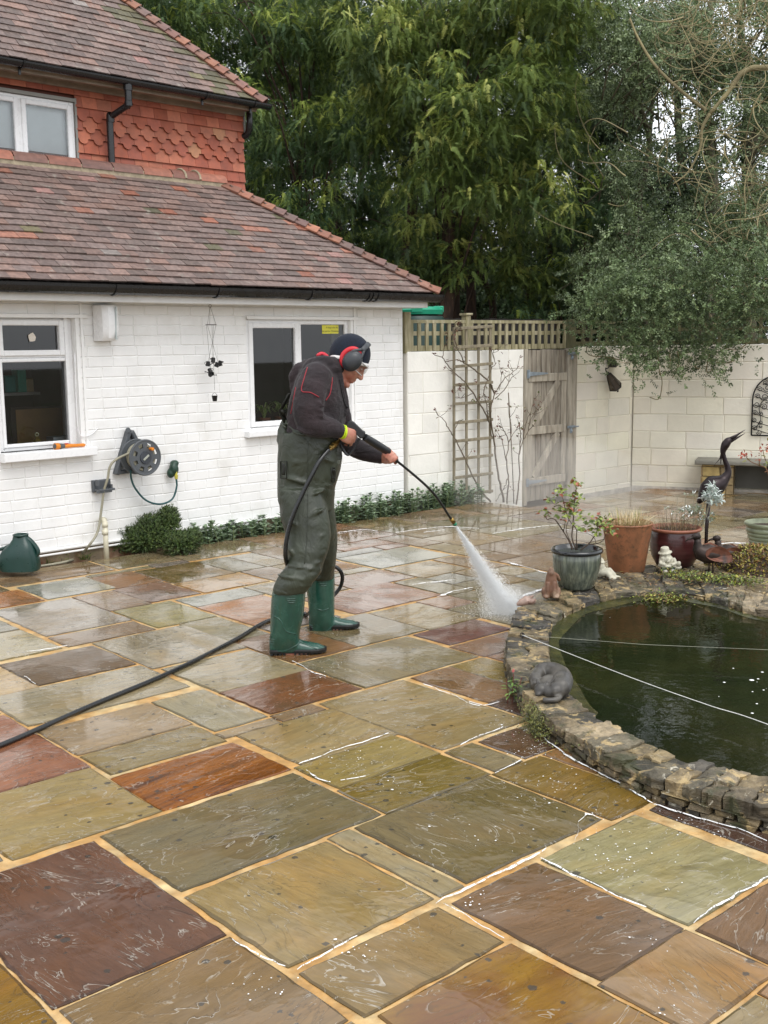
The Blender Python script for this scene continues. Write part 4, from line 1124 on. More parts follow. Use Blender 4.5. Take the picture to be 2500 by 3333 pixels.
for z in rz:
    mb = MB(); mb.box(GP(g0 + .01, -.0095, z - .05), gw * (g1 - g0 - .02), UP * .095, gn * .026, ch=.004); mb.build('rail', wood2, gt)
for a in (g0 + .005, g1 - .095):
    mb = MB(); mb.box(GP(a, -.0095, rz[2] + .047), gw * .09, UP * (rz[0] - rz[2] - .1), gn * .018, ch=.004); mb.build('stile', wood2, gt)
for (za, zb) in ((rz[1] - .05, rz[2] + .05), (rz[0] - .05, rz[1] + .05)):
    p0, p1 = GP(g0 + .12, .0, zb), GP(g1 - .16, .0, za); d = p1 - p0; q = d.cross(gn).normalized()
    mb = MB(); mb.cbox((p0 + p1) / 2 + gn * .004, d, q * .085, gn * .026, ch=.003); mb.build('brace', wood2, gt)
for z in (rz[0] + .045, rz[2] - .0):
    p = GP(g0 - .03, .028, z); mb = MB()
    mb.prism([p - UP * .05, p + gw * .045 - UP * .05, p + gw * .05 - UP * .026, p + gw * .37 - UP * .008, p + gw * .37 + UP * .008, p + gw * .05 + UP * .026, p + gw * .045 + UP * .05, p + UP * .05], gn * .005)
    mb.tube([p + gw * .03 - UP * .04 + gn * .008, p + gw * .03 + UP * .04 + gn * .008], .009, 10); mb.build('strap_hinge', steel, gt)
for y in (1150, 1388):
    z = GW(1858, y)[1]; p = GP(g1 + .05, .04, z); mb = MB()
    mb.cbox(p, gw * .14, UP * .03, gn * .012); mb.tube([p - gw * .05 + gn * .012, p + gw * .13 + gn * .012], .008, 8); mb.cbox(p - UP * .03, gw * .035, UP * .09, gn * .01); mb.ball(p - UP * .05 + gn * .01, (.012, .008, .02), 8, 6); mb.build('bolt', steel, gt)

# trellis fence standing on the wall
fw = mat('tanalised_wood', '847d5e', .75, var=.25, vs=6, bs=.4, bsc=25, bd=.003, col2='a29a80', c2s=5, scale=(4, 4, .8))
fd = mat('dark_fence_wood', '5d5a3e', .8, var=.3, vs=6, bs=.4, bsc=25, bd=.003, scale=(4, 4, .8))
def post(mb, P, s, z0, z1, w_=.075, capz=True):
    mb.box(P(s - w_ / 2, -.10, z0), P(1, 0, 0) * 0 + (P(1, 0, 0) - P(0, 0, 0)) * w_, UP * (z1 - z0), (P(0, 1, 0) - P(0, 0, 0)) * w_, ch=.004)
    if capz:
        mb.box(P(s - w_ * .72, -.10 - w_ * .22, z1 + .001), (P(1, 0, 0) - P(0, 0, 0)) * w_ * 1.44, UP * .025, (P(0, 1, 0) - P(0, 0, 0)) * w_ * 1.44, ch=.006)
def trellis_panel(mb, P, s0, s1, z0, z1, pitch, o=-.07):
    al = P(1, 0, 0) - P(0, 0, 0); ou = P(0, 1, 0) - P(0, 0, 0); n = int((s1 - s0) / pitch)
    mb.box(P(s0, o - .02, z1 - .035), al * (s1 - s0), UP * .035, ou * .06); mb.box(P(s0, o, z0), al * (s1 - s0), UP * .06, ou * .018)
    mb.box(P(s0, o, (z0 + z1) / 2 + .0), al * (s1 - s0), UP * .045, ou * .016)
    for i in range(n + 1):
        a = s0 + (s1 - s0 - .045) * i / n; mb.box(P(a, o + .019, z0 + .004), al * .042, UP * (z1 - z0 - .040), ou * .018)
zf0, zf1 = zt + .0, GW(1600, 1042)[1]
sp1, sp2, sp3 = GW(1332, 1100)[0], GW(1531, 1100)[0], GW(1870, 1100)[0]
mb = MB(); mb.box(GP(sp1 - .04, -.10, zt - .02), gw * .085, UP * (zf1 - zt + .10), gn * .085, ch=.004)
tag(mb.build('fence_post', fw), 'square timber fence post beside the corner of the white house', 'fence post')
mb = MB(); post(mb, GP, sp2, zt, zf1 + .05)
tag(mb.build('fence_post', fw), 'timber fence post with a flat cap behind the climbing trellis', 'fence post')
mb = MB(); post(mb, GP, sp3, zt, zf1 + .02, capz=False)
tag(mb.build('fence_post', fd), 'green stained fence post on the wall right of the gate', 'fence post')
mb = MB(); trellis_panel(mb, GP, sp1 + .05, sp2 - .04, zf0, zf1, .118)
tag(mb.build('trellis_fence', fw), 'short square trellis panel on the wall next to the house', 'fence')
mb = MB(); trellis_panel(mb, GP, sp2 + .04, GW(1850, 1100)[0], zf0, zf1, .118)
tag(mb.build('trellis_fence', fw), 'long square trellis panel on the wall above the wooden gate', 'fence')
mb = MB(); trellis_panel(mb, GP, sp3 + .03, .0, zt2, zf1, .16)
tag(mb.build('trellis_fence', fd), 'green stained trellis panel half hidden by ivy left of the wall corner', 'fence')
mb = MB(); trellis_panel(mb, BP, .05, 4.2, zt2 + .01, zf1 + .03, .16)
tag(mb.build('trellis_fence', fd), 'green stained trellis panel along the back wall above the stone bench', 'fence')
# dark boards close behind the fence
mb = MB(); r = random.Random(9)
for i in range(30):
    mb.box(GP(sp2 - .6 + i * .12, -1.3, ZL), gw * .115, UP * (zf1 - ZL + .04 + r.uniform(0, .02)), gn * .02)
tag(mb.build('board_fence', mat('dark_boards', '1c1815', .85, var=.3)), 'dark brown close boarded fence seen through the trellis', 'fence')
# compost bin behind the wall
q = GP(GW(1356, 1030, -.75)[0], -.75, ZL); zc = GW(1330, 1030, -.75)[1]
t = thing('compost_bin', 'green plastic compost bin with bright lid beyond the trellis', 'bin', q)
mb = MB(); mb.lathe([(0, ZL * 0), (.42, 0), (.33, zc - ZL - .05), (.30, zc - ZL), (0, zc - ZL)], q, 24); mb.build('bin_body', mat('dark_green_plastic', '12332c', .5), t, True, angle=40)
mb = MB(); c = q + UP * (zc - ZL + .02); mb.lathe([(0, 0), (.30, 0), (.31, .05), (.27, .085), (0, .09)], c, 24)
for a in (0, 1.57, 3.14, 4.7): mb.cbox(c + V((.25 * cos(a), .25 * sin(a), .06)), V((.12, 0, 0)), V((0, .12, 0)), V((0, 0, .07)), ch=.01)
mb.build('lid', mat('bright_green_plastic', '1f8f6e', .35, var=.06), t, True, angle=30)

# climbing trellis fixed to the wall
ct = thing('climbing_trellis', 'tall narrow wooden trellis leaning on the cream wall beside the gate', 'trellis', gwt(1540, 1600, .05))
xs_ = [(1478, 1478), (1518, 1519), (1558, 1558), (1596, 1595)]
tr_m = mat('grey_trellis_wood', '7d7460', .8, var=.3, vs=8, bs=.4, bsc=30, bd=.003, scale=(4, 4, .8))
for (xa, xb) in xs_:
    p0, p1 = gwt(xa, 1066, .07), gwt(xb, 1606, .07); d = p1 - p0
    mb = MB(); mb.cbox((p0 + p1) / 2, d, gw * .03, gn * .018, ch=.003); mb.build('upright', tr_m, ct)
for (ya, yb) in ((1070, 1062), (1132, 1123), (1194, 1183), (1254, 1244), (1315, 1306), (1377, 1365), (1437, 1424), (1496, 1481), (1556, 1540), (1612, 1598)):
    p0, p1 = gwt(1476, ya, .09), gwt(1604, yb, .09); d = p1 - p0
    mb = MB(); mb.cbox((p0 + p1) / 2, d, d.cross(gn).normalized() * .032, gn * .018, ch=.003); mb.build('crossbar', tr_m, ct)

# bare climbing rose trained on the trellis
bark_r = mat('rose_stem', '5d5140', .75, var=.35, vs=25, bs=.4, bsc=60, bd=.003)
stem_r = mat('young_rose_stem', '6b4a30', .6, var=.3, vs=25)
rose_leaf = mat('red_rose_leaf', '5e3426', .5, var=.4, vs=30, col2='5c6a34', c2s=12, c2r=(.5, .6))
def leaf(mb, p, d, n, L, W, col=None, fold=.25):
    d = V(d).normalized(); sd = d.cross(V(n)); sd = sd.normalized() if sd.length > 1e-4 else d.orthogonal().normalized(); up = sd.cross(d)
    a, b = p + d * (L * .35), p + d * (L * .72)
    vs = [p, a + sd * W * .5 + up * W * fold, b + sd * W * .38 + up * W * fold, p + d * L - up * L * .06, b - sd * W * .38 + up * W * fold, a - sd * W * .5 + up * W * fold, a, b]
    mb.add(vs, [(0, 1, 6), (1, 2, 7, 6), (2, 3, 7), (0, 6, 5), (6, 7, 4, 5), (7, 3, 4)], col)
t = thing('climbing_rose', 'leggy climbing rose with few red leaves spread over the wall trellis', 'rose', gwt(1640, 1620, .1))
r = random.Random(31)
stems = [ # x, y along each stem; width
    ([(1598, 1632), (1560, 1590), (1520, 1510), (1490, 1445), (1476, 1420)], .011), ([(1476, 1420), (1455, 1385), (1440, 1360), (1425, 1352)], .006), ([(1476, 1420), (1490, 1375), (1505, 1368)], .005),
    ([(1640, 1634), (1625, 1560), (1612, 1470), (1602, 1390), (1598, 1330), (1610, 1280)], .013), ([(1610, 1280), (1590, 1240), (1545, 1205), (1510, 1180), (1490, 1172), (1450, 1178)], .010),
    ([(1602, 1390), (1570, 1330), (1540, 1280), (1510, 1240), (1480, 1215), (1455, 1185), (1440, 1165), (1415, 1155)], .009), ([(1510, 1180), (1495, 1145), (1485, 1120)], .007), ([(1485, 1120), (1475, 1085), (1490, 1072), (1500, 1068)], .004), ([(1485, 1120), (1478, 1100), (1480, 1075)], .006),
    ([(1440, 1165), (1445, 1140), (1448, 1118)], .005), ([(1610, 1280), (1640, 1235), (1665, 1215), (1690, 1192)], .006), ([(1610, 1300), (1640, 1270), (1665, 1230), (1672, 1225)], .006), ([(1625, 1272), (1632, 1225), (1638, 1210)], .004),
    ([(1650, 1638), (1655, 1560), (1648, 1500), (1655, 1440), (1640, 1400), (1625, 1385)], .009), ([(1655, 1440), (1665, 1410), (1660, 1360)], .005), ([(1648, 1500), (1635, 1440), (1630, 1420)], .006),
    ([(1680, 1640), (1690, 1560), (1690, 1480), (1695, 1420), (1690, 1380)], .010), ([(1690, 1480), (1700, 1440), (1720, 1400), (1728, 1340), (1740, 1300)], .006), ([(1700, 1440), (1712, 1380), (1725, 1345)], .005),
    ([(1600, 1420), (1580, 1300), (1575, 1270), (1600, 1200), (1612, 1185), (1605, 1150), (1608, 1140)], .006), ([(1720, 1400), (1735, 1350), (1755, 1335)], .004), ([(1652, 1560), (1640, 1590), (1615, 1630)], .006),
    ([(1655, 1440), (1680, 1400), (1700, 1395)], .004), ([(1540, 1280), (1500, 1295), (1480, 1292)], .005), ([(1545, 1310), (1570, 1290), (1585, 1288)], .004)]
mb = MB(); tips = []
for k, (pts, w_) in enumerate(stems):
    P = [gwt(x, y, .12 + .03 * sin(k + i)) for i, (x, y) in enumerate(pts)]
    P = smoothpath(P, 5); m = len(P)
    P = [p + V((r.uniform(-.006, .006), r.uniform(-.006, .006), r.uniform(-.006, .006))) for p in P]
    mb.tube(P, [w_ * (1 - .55 * i / (m - 1)) for i in range(m)], 7); tips.append(P[-1])
    for q in range(3):                                       # side shoots
        if r.random() < .8:
            i = r.randrange(m // 2, m); d = V((r.uniform(-1, 1), r.uniform(-.3, 0), r.uniform(.1, 1.2))).normalized(); L = r.uniform(.05, .14)
            mb.tube([P[i], P[i] + d * L * .6, P[i] + d * L + UP * L * .2], [.003, .0025, .0015], 5); tips.append(P[i] + d * L + UP * L * .2)
mb.tube(smoothpath([gwt(1673, 1640, .14), gwt(1668, 1520, .13), gwt(1662, 1400, .12), gwt(1655, 1278, .12)], 4), .006, 6)
mb.build('stems', bark_r, t, True)
mb = MB()
for tp in tips:
    for q in range(r.choice((1, 2, 3, 4))):
        leaf(mb, tp + V((r.uniform(-.02, .02), r.uniform(-.02, .02), r.uniform(-.03, .02))), V((r.uniform(-1, 1), r.uniform(-1, .4), r.uniform(-.8, .6))), UP, r.uniform(.02, .045), r.uniform(.014, .026))
for (x, y) in ((1490, 1255), (1500, 1262), (1505, 1250), (1478, 1270), (1545, 1295), (1560, 1290), (1580, 1298), (1545, 1242), (1615, 1280), (1620, 1300)):
    for q in range(3): leaf(mb, gwt(x + r.uniform(-6, 6), y + r.uniform(-6, 6), .13), V((r.uniform(-1, 1), -.3, r.uniform(-.8, .4))), UP, .04, .025)
mb.build('leaves', rose_leaf, t)

# slanting wall lantern
t = thing('wall_lantern', 'old black metal lantern hanging askew on the cream wall near the corner', 'lantern', gwt(1975, 1160, .05))
blk_m = mat('rusty_black_metal', '221f1c', .55, metal=.3, var=.4, vs=25, col2='3d342a', c2s=14)
mb = MB(); a = gwt(1978, 1160, .02); b = gwt(1992, 1190, .03)
mb.prism([gwt(1974, 1162, .012), gwt(1982, 1160, .012), gwt(2001, 1188, .012), gwt(1992, 1196, .012), gwt(1980, 1194, .012)], gn * .06)
mb.tube(smoothpath([gwt(1985, 1192, .06), gwt(1976, 1200, .09), gwt(1972, 1198, .1), gwt(1972, 1206, .1), gwt(1978, 1212, .1)], 4), .007, 8); mb.build('wall_bracket', blk_m, t)
pa, pb = gwt(1978, 1212, .11), gwt(2010, 1272, .11); ax = (pb - pa).normalized(); L = (pb - pa).length
Mx = ax.to_track_quat('Z', 'Y').to_matrix()
mb = MB(); mb.lathe([(0, 0), (.014, 0), (.02, .02), (.03, .03)], pa, 6, Mx); mb.lathe([(.085, L * .78), (.09, L * .80), (.045, L * .9), (.02, L * .96), (.012, L), (.016, L * 1.03), (0, L * 1.05)], pa, 6, Mx)
for k in range(6):
    a = 2 * pi * k / 6; mb.tube([pa + Mx @ V((.03 * cos(a), .03 * sin(a), .03)), pa + Mx @ V((.085 * cos(a), .085 * sin(a), L * .79))], .005, 6)
mb.build('lantern_frame', blk_m, t)
mb = MB(); mb.lathe([(.026, .032), (.078, L * .78)], pa, 6, Mx); mb.build('lantern_glass', mat('smoked_glass', '4a4036', .25, var=.3), t)

# wrought iron arch on the back wall
t = thing('wall_arch_panel', 'wrought iron arched scroll panel hung on the cream wall above the bench', 'wall decoration', BP(*((BW(2500, 1418)[0]), .03, 1)))
sA, zb = BW(2446, 1416); wA = .52; zs = BW(2449, 1300)[1]; cxA = sA + wA / 2; ht = zs + .0
mb = MB(); base = [BP(sA, .03, zb), BP(sA, .03, zs)] + [BP(cxA - wA / 2 * cos(pi * k / 20), .03, zs + wA * .56 * sin(pi * k / 20)) for k in range(21)] + [BP(sA + wA, .03, zs), BP(sA + wA, .03, zb)]
mb.tube(base, .009, 8); mb.tube([base[0], base[-1]], .009, 8); 
mb.build('arch_frame', iron, t, True)
mb = MB(); r = random.Random(3)
def curl(mb, c, r0, turns, a0, sgn, tail):
    pts = []
    for i in range(22):
        u = i / 21; a = a0 + sgn * turns * 2 * pi * u; rr_ = r0 * (1 - .8 * u); pts.append(BP(c[0] + cos(a) * rr_, .03, c[1] + sin(a) * rr_))
    if tail: pts = [BP(tail[0], .03, tail[1])] + pts
    mb.tube(pts, .0045, 6)
H_ = zs + wA * .56 - zb
for side in (-1, 1):
    for k, (fx, fz, rr_, sg) in enumerate(((.40, .12, .035, 1), (.30, .05, .035, -1), (.42, .25, .035, 1), (.28, .22, .03, -1), (.40, .38, .035, 1), (.28, .36, .03, 1), (.38, .52, .04, -1), (.22, .48, .045, 1), (.36, .66, .035, 1), (.22, .65, .05, -1), (.32, .78, .035, 1), (.16, .80, .05, -1), (.10, .92, .03, 1), (.22, .90, .035, 1))):
        curl(mb, (cxA + side * fx * wA * 1.08, zb + fz * H_), rr_, 1.5, 0 if side > 0 else pi, sg * side, (cxA + side * .06 * wA, zb + (fz - .10) * H_) if k % 2 == 0 else None)
    mb.tube(smoothpath([BP(cxA + side * wA * .46, .03, zb + .1 * H_), BP(cxA + side * wA * .3, .03, zb + .25 * H_), BP(cxA + side * wA * .34, .03, zb + .5 * H_), BP(cxA + side * wA * .12, .03, zb + .7 * H_), BP(cxA, .03, zb + .98 * H_)], 5), .0045, 6)
mb.tube([BP(cxA, .03, zb), BP(cxA, .03, zb + H_)], .0045, 6)
mb.build('scrollwork', iron, t, True)
mb = MB()
for (fx, fz) in ((-.30, .14), (.3, .14), (-.12, .55), (-.2, .86), (.2, .86), (.1, .4)):
    c = BP(cxA + fx * wA, .03, zb + fz * H_); mb.ball(c, (.02, .008, .009), 8, 6); mb.ball(c + bw * .018 + UP * .008, .007, 8, 6); mb.prism([c - bw * .01, c - bw * .045 + UP * .014, c - bw * .042 - UP * .004], bn * .004); mb.prism([c, c + UP * .03 - bw * .012, c - bw * .018], bn * .004)
mb.build('little_birds', iron, t, True)

# stone bench against the back wall
sB0, _ = BW(2262, 1510, .40); 
t = thing('stone_bench', 'stone bench with grey slab seat on two golden rubble piers', 'bench', BP(sB0 + .6, .2, ZL))
zseat = BW(2272, 1512, .42)[1]
ztop = zseat + .055
stone_g = mat('grey_slab', '77746a', .55, var=.2, vs=8, bs=.4, bsc=30, bd=.006)
mb = MB(); mb.box(BP(sB0, .02, zseat), bw * 1.5, UP * .055, bn * .42, ch=.012); mb.build('seat', stone_g, t)
gold = mat('golden_rubble', rough=.8, var=.3, vs=14, attr=True, bs=.6, bsc=30, bd=.012)
def rubble(mb, P, s0, s1, o0, o1, z0, z1, seed, size=.12, pal=('b39a66', 'a58a58', '9a8460', 'b8a47a', '8d7a58', 'a8925e')):
    r = random.Random(seed); al = P(1, 0, 0) - P(0, 0, 0); ou = P(0, 1, 0) - P(0, 0, 0)
    mb.box(P(s0 + .012, o0 + .012, z0), al * (s1 - s0 - .024), UP * (z1 - z0 - .004), ou * (o1 - o0 - .024), col=lin('7d6c4c'))
    z = z0
    while z < z1 - .02:
        h = min(r.uniform(.6, 1.1) * size, z1 - z)
        for (face, a, b) in ((0, s0, s1), (1, o0, o1)):
            x = a
            while x < b - .01:
                w_ = min(r.uniform(.7, 1.6) * size, b - x)
                if b - x - w_ < .04: w_ = b - x
                d = r.uniform(.0, .016)
                if face == 0: c = P(x + w_ / 2, o1 - .02 + d, z + h / 2); M_ = (al * (w_ - .008), ou * .05, UP * (h - .008))
                else: c = P(s0 + .02 - d, x + w_ / 2, z + h / 2); M_ = (al * .05, ou * (w_ - .008), UP * (h - .008))
                cc = lin(r.choice(pal), r.uniform(.8, 1.1)); vs = []
                for (i, j, k) in ((-1, -1, -1), (1, -1, -1), (1, 1, -1), (-1, 1, -1), (-1, -1, 1), (1, -1, 1), (1, 1, 1), (-1, 1, 1)):
                    vs.append(c + M_[0] * i * .5 * r.uniform(.9, 1) + M_[1] * j * .5 * r.uniform(.85, 1) + M_[2] * k * .5 * r.uniform(.9, 1))
                mb.add(vs, [(0, 3, 2, 1), (4, 5, 6, 7), (0, 1, 5, 4), (1, 2, 6, 5), (2, 3, 7, 6), (3, 0, 4, 7)], cc); x += w_
        z += h
a0 = BW(2285, 1560, .36)[0]
for a in (a0, a0 + .88):
    mb = MB(); rubble(mb, BP, a, a + .38, .04, .36, ZL, zseat - .003, int(a * 100), .14); mb.build('pier', gold, t)
mb = MB(); mb.box(BP(a0 + .38, .03, ZL + .05), bw * .5, UP * (zseat - ZL - .06), bn * .03); mb.build('back_slab', mat('dark_slab', '55534c', .7, var=.2), t)

# ------------------------------------------------------------------ the pond
KZ = .10
def closed_smooth(P, k=6):
    out = []; n = len(P)
    for i in range(n):
        p0, p1, p2, p3 = P[i - 1], P[i], P[(i + 1) % n], P[(i + 2) % n]
        for j in range(k):
            t = j / k; t2, t3 = t * t, t * t * t
            out.append(.5 * ((2 * p1) + (p2 - p0) * t + (2 * p0 - 5 * p1 + 4 * p2 - p3) * t2 + (3 * p1 - p0 - 3 * p2 + p3) * t3))
    return out
OUTS, INS = closed_smooth(POND_OUT), closed_smooth(POND_IN)
pond = thing('pond_wall', 'low curved rubble stone wall with mossy flat coping around the dark pond', 'pond wall', (2.0, 5.5, 0))
stone_m = NT('pond_stone')
co = stone_m.coord(scale=(1, 1, 1)); cs_ = stone_m.coord(scale=(1.2, 1.2, 5))
base = stone_m.attr()
n1 = stone_m.noise(cs_, 9, 8, .65, .6); n2 = stone_m.noise(co, 4.5, 6, .6, .4); n3 = stone_m.noise(co, 34, 5, .65)
c = stone_m.scale_col(base, stone_m.rng(n1, .32, .68, .35, 1.55))
c = stone_m.mix(stone_m.rng(n2, .50, .62), c, stone_m.scale_col(base, .38))
c = stone_m.mix(stone_m.rng(stone_m.noise(co, 10, 6, .66, 1), .56, .62, 0, .8), c, lin('b9a070'))
c = stone_m.mix(stone_m.rng(stone_m.noise(co, 12, 7, .72, 1.5), .62, .66, 0, .8), c, lin('c9c2ae'))
c = stone_m.mix(stone_m.rng(stone_m.noise(co, 6.5, 7, .7, .4), .53, .62, 0, .85), c, lin('35381a'))
stone_m.set('Base Color', c); stone_m.set('Roughness', stone_m.rng(n2, .3, .7, .28, .7))
hh = stone_m.math('ADD', stone_m.math('MULTIPLY', n1, 1.0), stone_m.math('MULTIPLY', n3, .45))
stone_m.set('Normal', stone_m.bump(hh, 1.0, .022)); STONE = stone_m.m
rst = random.Random(17)
PAL = ['6f6652', '5d574a', '86765a', '96835e', '544f48', '7a705a', 'a08c68', '635c50', '83745a', 'a89678']
def rough_stone(mb, poly, z0, z1, col, r, jz=.011):
    """an irregular flat stone: polygon with broken edge and uneven top"""
    n0 = len(poly); pts = []
    for i in range(n0):
        a, b = poly[i], poly[(i + 1) % n0]; L = (b - a).length; m = max(2, int(L / .025))
        for k in range(m):
            p = a.lerp(b, k / m); pts.append(p + V((r.uniform(-.010, .010), r.uniform(-.010, .010), 0)))
    n = len(pts); c = sum(pts, V()) / n; vs = []
    rings = [(1.0, z0), (1.0 + r.uniform(-.03, .015), z0 + (z1 - z0) * .45), (.995, z1 - .006), (.975, z1), (.62, z1 + .003), (.3, z1 + .004)]
    for (k, z) in rings:
        for p in pts:
            q = c + (p - c) * k; nz = jz * mnoise.noise(V((q.x * 13, q.y * 13, z0 * 7 + n))) + .4 * jz * mnoise.noise(V((q.x * 40, q.y * 40, 3)))
            e = .006 * mnoise.noise(V((q.x * 30, q.y * 30, z * 60)))
            vs.append(V((q.x + e, q.y + e, z + (nz if z > z0 else 0))))
    vs.append(V((c.x, c.y, z1 + .004)))
    f = []
    for q in range(len(rings) - 1):
        for i in range(n): j = (i + 1) % n; f.append((q * n + i, q * n + j, (q + 1) * n + j, (q + 1) * n + i))
    q = len(rings) - 1
    for i in range(n): f.append((q * n + i, q * n + (i + 1) % n, len(vs) - 1))
    mb.add(vs, f, col)
m = len(OUTS); cop = MB(); side = MB()
i = 0
while i < m:
    st = rst.choice((2, 2, 3, 3)); j = min(i + st, m)
    idx = [k % m for k in range(i, j + 1)]
    oo, ii = [OUTS[k] for k in idx], [INS[k] for k in idx]
    col = lin(rst.choice(PAL), rst.uniform(.5, .9))
    split = rst.random() < .7 and (oo[0] - ii[0]).length > .2
    def shr(poly):
        c = sum(poly, V()) / len(poly); return [c + (p - c) * .995 for p in poly]
    zt_ = KZ + rst.uniform(-.018, .014)
    if split:
        mid = [a.lerp(b, rst.uniform(.42, .58)) for a, b in zip(oo, ii)]
        rough_stone(cop, shr(oo + mid[::-1]), KZ - .05, zt_, col, rst); rough_stone(cop, shr(mid + ii[::-1]), KZ - .05, KZ + rst.uniform(-.018, .014), lin(rst.choice(PAL), rst.uniform(.5, .9)), rst)
    else: rough_stone(cop, shr(oo + ii[::-1]), KZ - .05, zt_, col, rst)
    i = j
cop.build('coping_stones', STONE, pond, False)
# rubble faces below the coping, outside and inside
def face_stones(mb, line, z0, z1, outw, seed, hs=(.022, .045)):
    r = random.Random(seed); n = len(line)
    L = [0]
    for k in range(n): L.append(L[-1] + (line[(k + 1) % n] - line[k]).length)
    def at_(d):
        d = d % L[-1]
        for k in range(n):
            if L[k] <= d <= L[k + 1]: t = (d - L[k]) / max(1e-6, L[k + 1] - L[k]); return line[k].lerp(line[(k + 1) % n], t), (line[(k + 1) % n] - line[k]).normalized()
        return line[0], V((1, 0, 0))
    z = z0
    while z < z1 - .005:
        h = min(r.uniform(*hs), z1 - z); d = r.uniform(0, .1)
        while d < L[-1]:
            w_ = r.uniform(.04, .13); p, t = at_(d + w_ / 2); q = V((t.y, -t.x, 0)) * outw; dep = r.uniform(.0, .022)
            c = p + q * (dep - .03) + UP * (z + h / 2); vs = []
            for (a, b, e) in ((-1, -1, -1), (1, -1, -1), (1, 1, -1), (-1, 1, -1), (-1, -1, 1), (1, -1, 1), (1, 1, 1), (-1, 1, 1)):
                vs.append(c + t * a * (w_ * .5 - .003) * r.uniform(.75, 1.05) + q * b * .035 * r.uniform(.7, 1.1) + UP * e * (h * .5 - .001) * r.uniform(.7, 1.1))
            mb.add(vs, [(0, 3, 2, 1), (4, 5, 6, 7), (0, 1, 5, 4), (1, 2, 6, 5), (2, 3, 7, 6), (3, 0, 4, 7)], lin(r.choice(PAL), r.uniform(.35, .8))); d += w_
        z += h
orient = sum((OUTS[k].x * OUTS[(k + 1) % m].y - OUTS[(k + 1) % m].x * OUTS[k].y) for k in range(m))
sg = 1 if orient > 0 else -1
ctr_o = sum(OUTS, V()) / m
face_stones(side, [p + (p - ctr_o).normalized() * -.012 for p in OUTS], -.01, KZ - .045, sg, 41)
ctr = sum(INS, V()) / m
face_stones(side, [p + (ctr - p).normalized() * -.01 for p in INS], -.03, KZ - .045, -sg, 43)
def ringfill(mb, A_, B_, z, col):
    n = len(A_); vs = [V((p.x, p.y, z)) for p in A_] + [V((p.x, p.y, z)) for p in B_]
    mb.add(vs, [(k, (k + 1) % n, n + (k + 1) % n, n + k) for k in range(n)], col)
cc_ = lin('3a3628')
ringfill(side, [p + (p - ctr_o).normalized() * -.03 for p in OUTS], [p + (p - ctr).normalized() * .02 for p in INS], KZ - .014, cc_)
for line, k in ((OUTS, -.035), (INS, .03)):
    vs = [V((p.x, p.y, 0)) + (p - (ctr_o if line is OUTS else ctr)).normalized() * k + UP * z for z in (-.05, KZ - .03) for p in line]
    side.add(vs, [(q, (q + 1) % m, m + (q + 1) % m, m + q) for q in range(m)], cc_)
side.build('rubble_face', STONE, pond, False)
# water
wm = NT('pond_water_mat'); co = wm.coord()
wm.set('Base Color', wm.mix(wm.rng(wm.noise(co, 1.6, 3), .35, .65), (.006, .009, .003), (.016, .017, .005)))
wm.set('Roughness', .035); wm.set('IOR', 1.33); wm.set('Specular IOR Level', .5)
wm.set('Normal', wm.bump(wm.math('ADD', wm.noise(co, 7, 2), wm.math('MULTIPLY', wm.noise(co, 22, 2), .35)), .10, .02))
mb = MB(); n = len(INS); vs = [V((p.x, p.y, .045)) + (p - ctr).normalized() * .02 for p in INS] + [V((ctr.x, ctr.y, .045))]
mb.add(vs, [(k, (k + 1) % n, n) for k in range(n)])
tag(mb.build('pond_water', wm.m), kind='structure')
# algae shelf just under the water along the far and left edge
mb = MB()
for k in range(n):
    pass
vs = []
for p in INS:
    q = (ctr - p).normalized(); a = V((p.x, p.y, 0)); wv = .055 + .05 * mnoise.noise(V((p.x * 2, p.y * 2, 0)))
    f = max(0, min(1, (2.3 - p.x) / 1.0)) * (1 if p.y > 4.9 else .0) + .25 * (p.y > 6.3)
    vs += [a + UP * .06, a + q * (.03 + wv * f * 1.1) + UP * .0462]
mb.add(vs, [(2 * k, 2 * ((k + 1) % n), 2 * ((k + 1) % n) + 1, 2 * k + 1) for k in range(n)])
tag(mb.build('pond_algae', mat('algae', '2c2f0f', .2, var=.5, vs=10, bs=.4, bsc=40, bd=.01, col2='43411a', c2s=9), smooth=True), 'green algae growing at the waterline under the pond coping', 'algae', kind='stuff')
# bubbles of foam
mb = MB(); r = random.Random(8)
for k in range(13):
    x, y = (r.gauss(2430, 50), r.gauss(2220, 40)) if k < 11 else (r.uniform(1900, 2500), r.uniform(1980, 2450))
    p = G(x, y, .045)
    if inpoly(p, INS): mb.ball(p, (abs(r.gauss(.003, .003)) + .0012,) * 2 + (.0018,), 10, 4)
tag(mb.build('foam_bubbles', foam_m, smooth=True), 'small white foam bubbles floating on the pond', 'foam', kind='stuff')
# two strings stretched over the pond from a nail
nail = G(1700, 2078, KZ)
t = thing('nail', 'black iron nail driven into the pond coping holding the strings', 'nail', nail)
mb = MB(); mb.tube([nail, nail + UP * .025 + V((.004, 0, 0)), nail + UP * .03], [.0035, .0035, .006], 8); mb.tube([nail + UP * .02 + V((.012 * cos(a), .004 * sin(a), .012 * sin(a))) for a in [2 * pi * k / 10 for k in range(10)]], .0025, 5, closed=True); mb.build('nail_shank', iron, t)
ORG_ = nail + UP * .02
def over_pond(x, y):
    d = G(x, y, .13) - ORG_; k = 1.0
    while inpoly(ORG_ + d * k, INS) and k < 8: k += .02
    return ORG_ + d * (k + .06) + UP * (KZ + .012 - (ORG_ + d * (k + .06)).z)
mb = MB(); mb.tube([ORG_, G(2100, 2098, .125), G(2500, 2115, .125), over_pond(2500, 2115)], .0010, 6); tag(mb.build('string', mat('thin_line', '9a9a8a', .5)), 'thin pale line stretched across the pond, the farther of two', 'string')
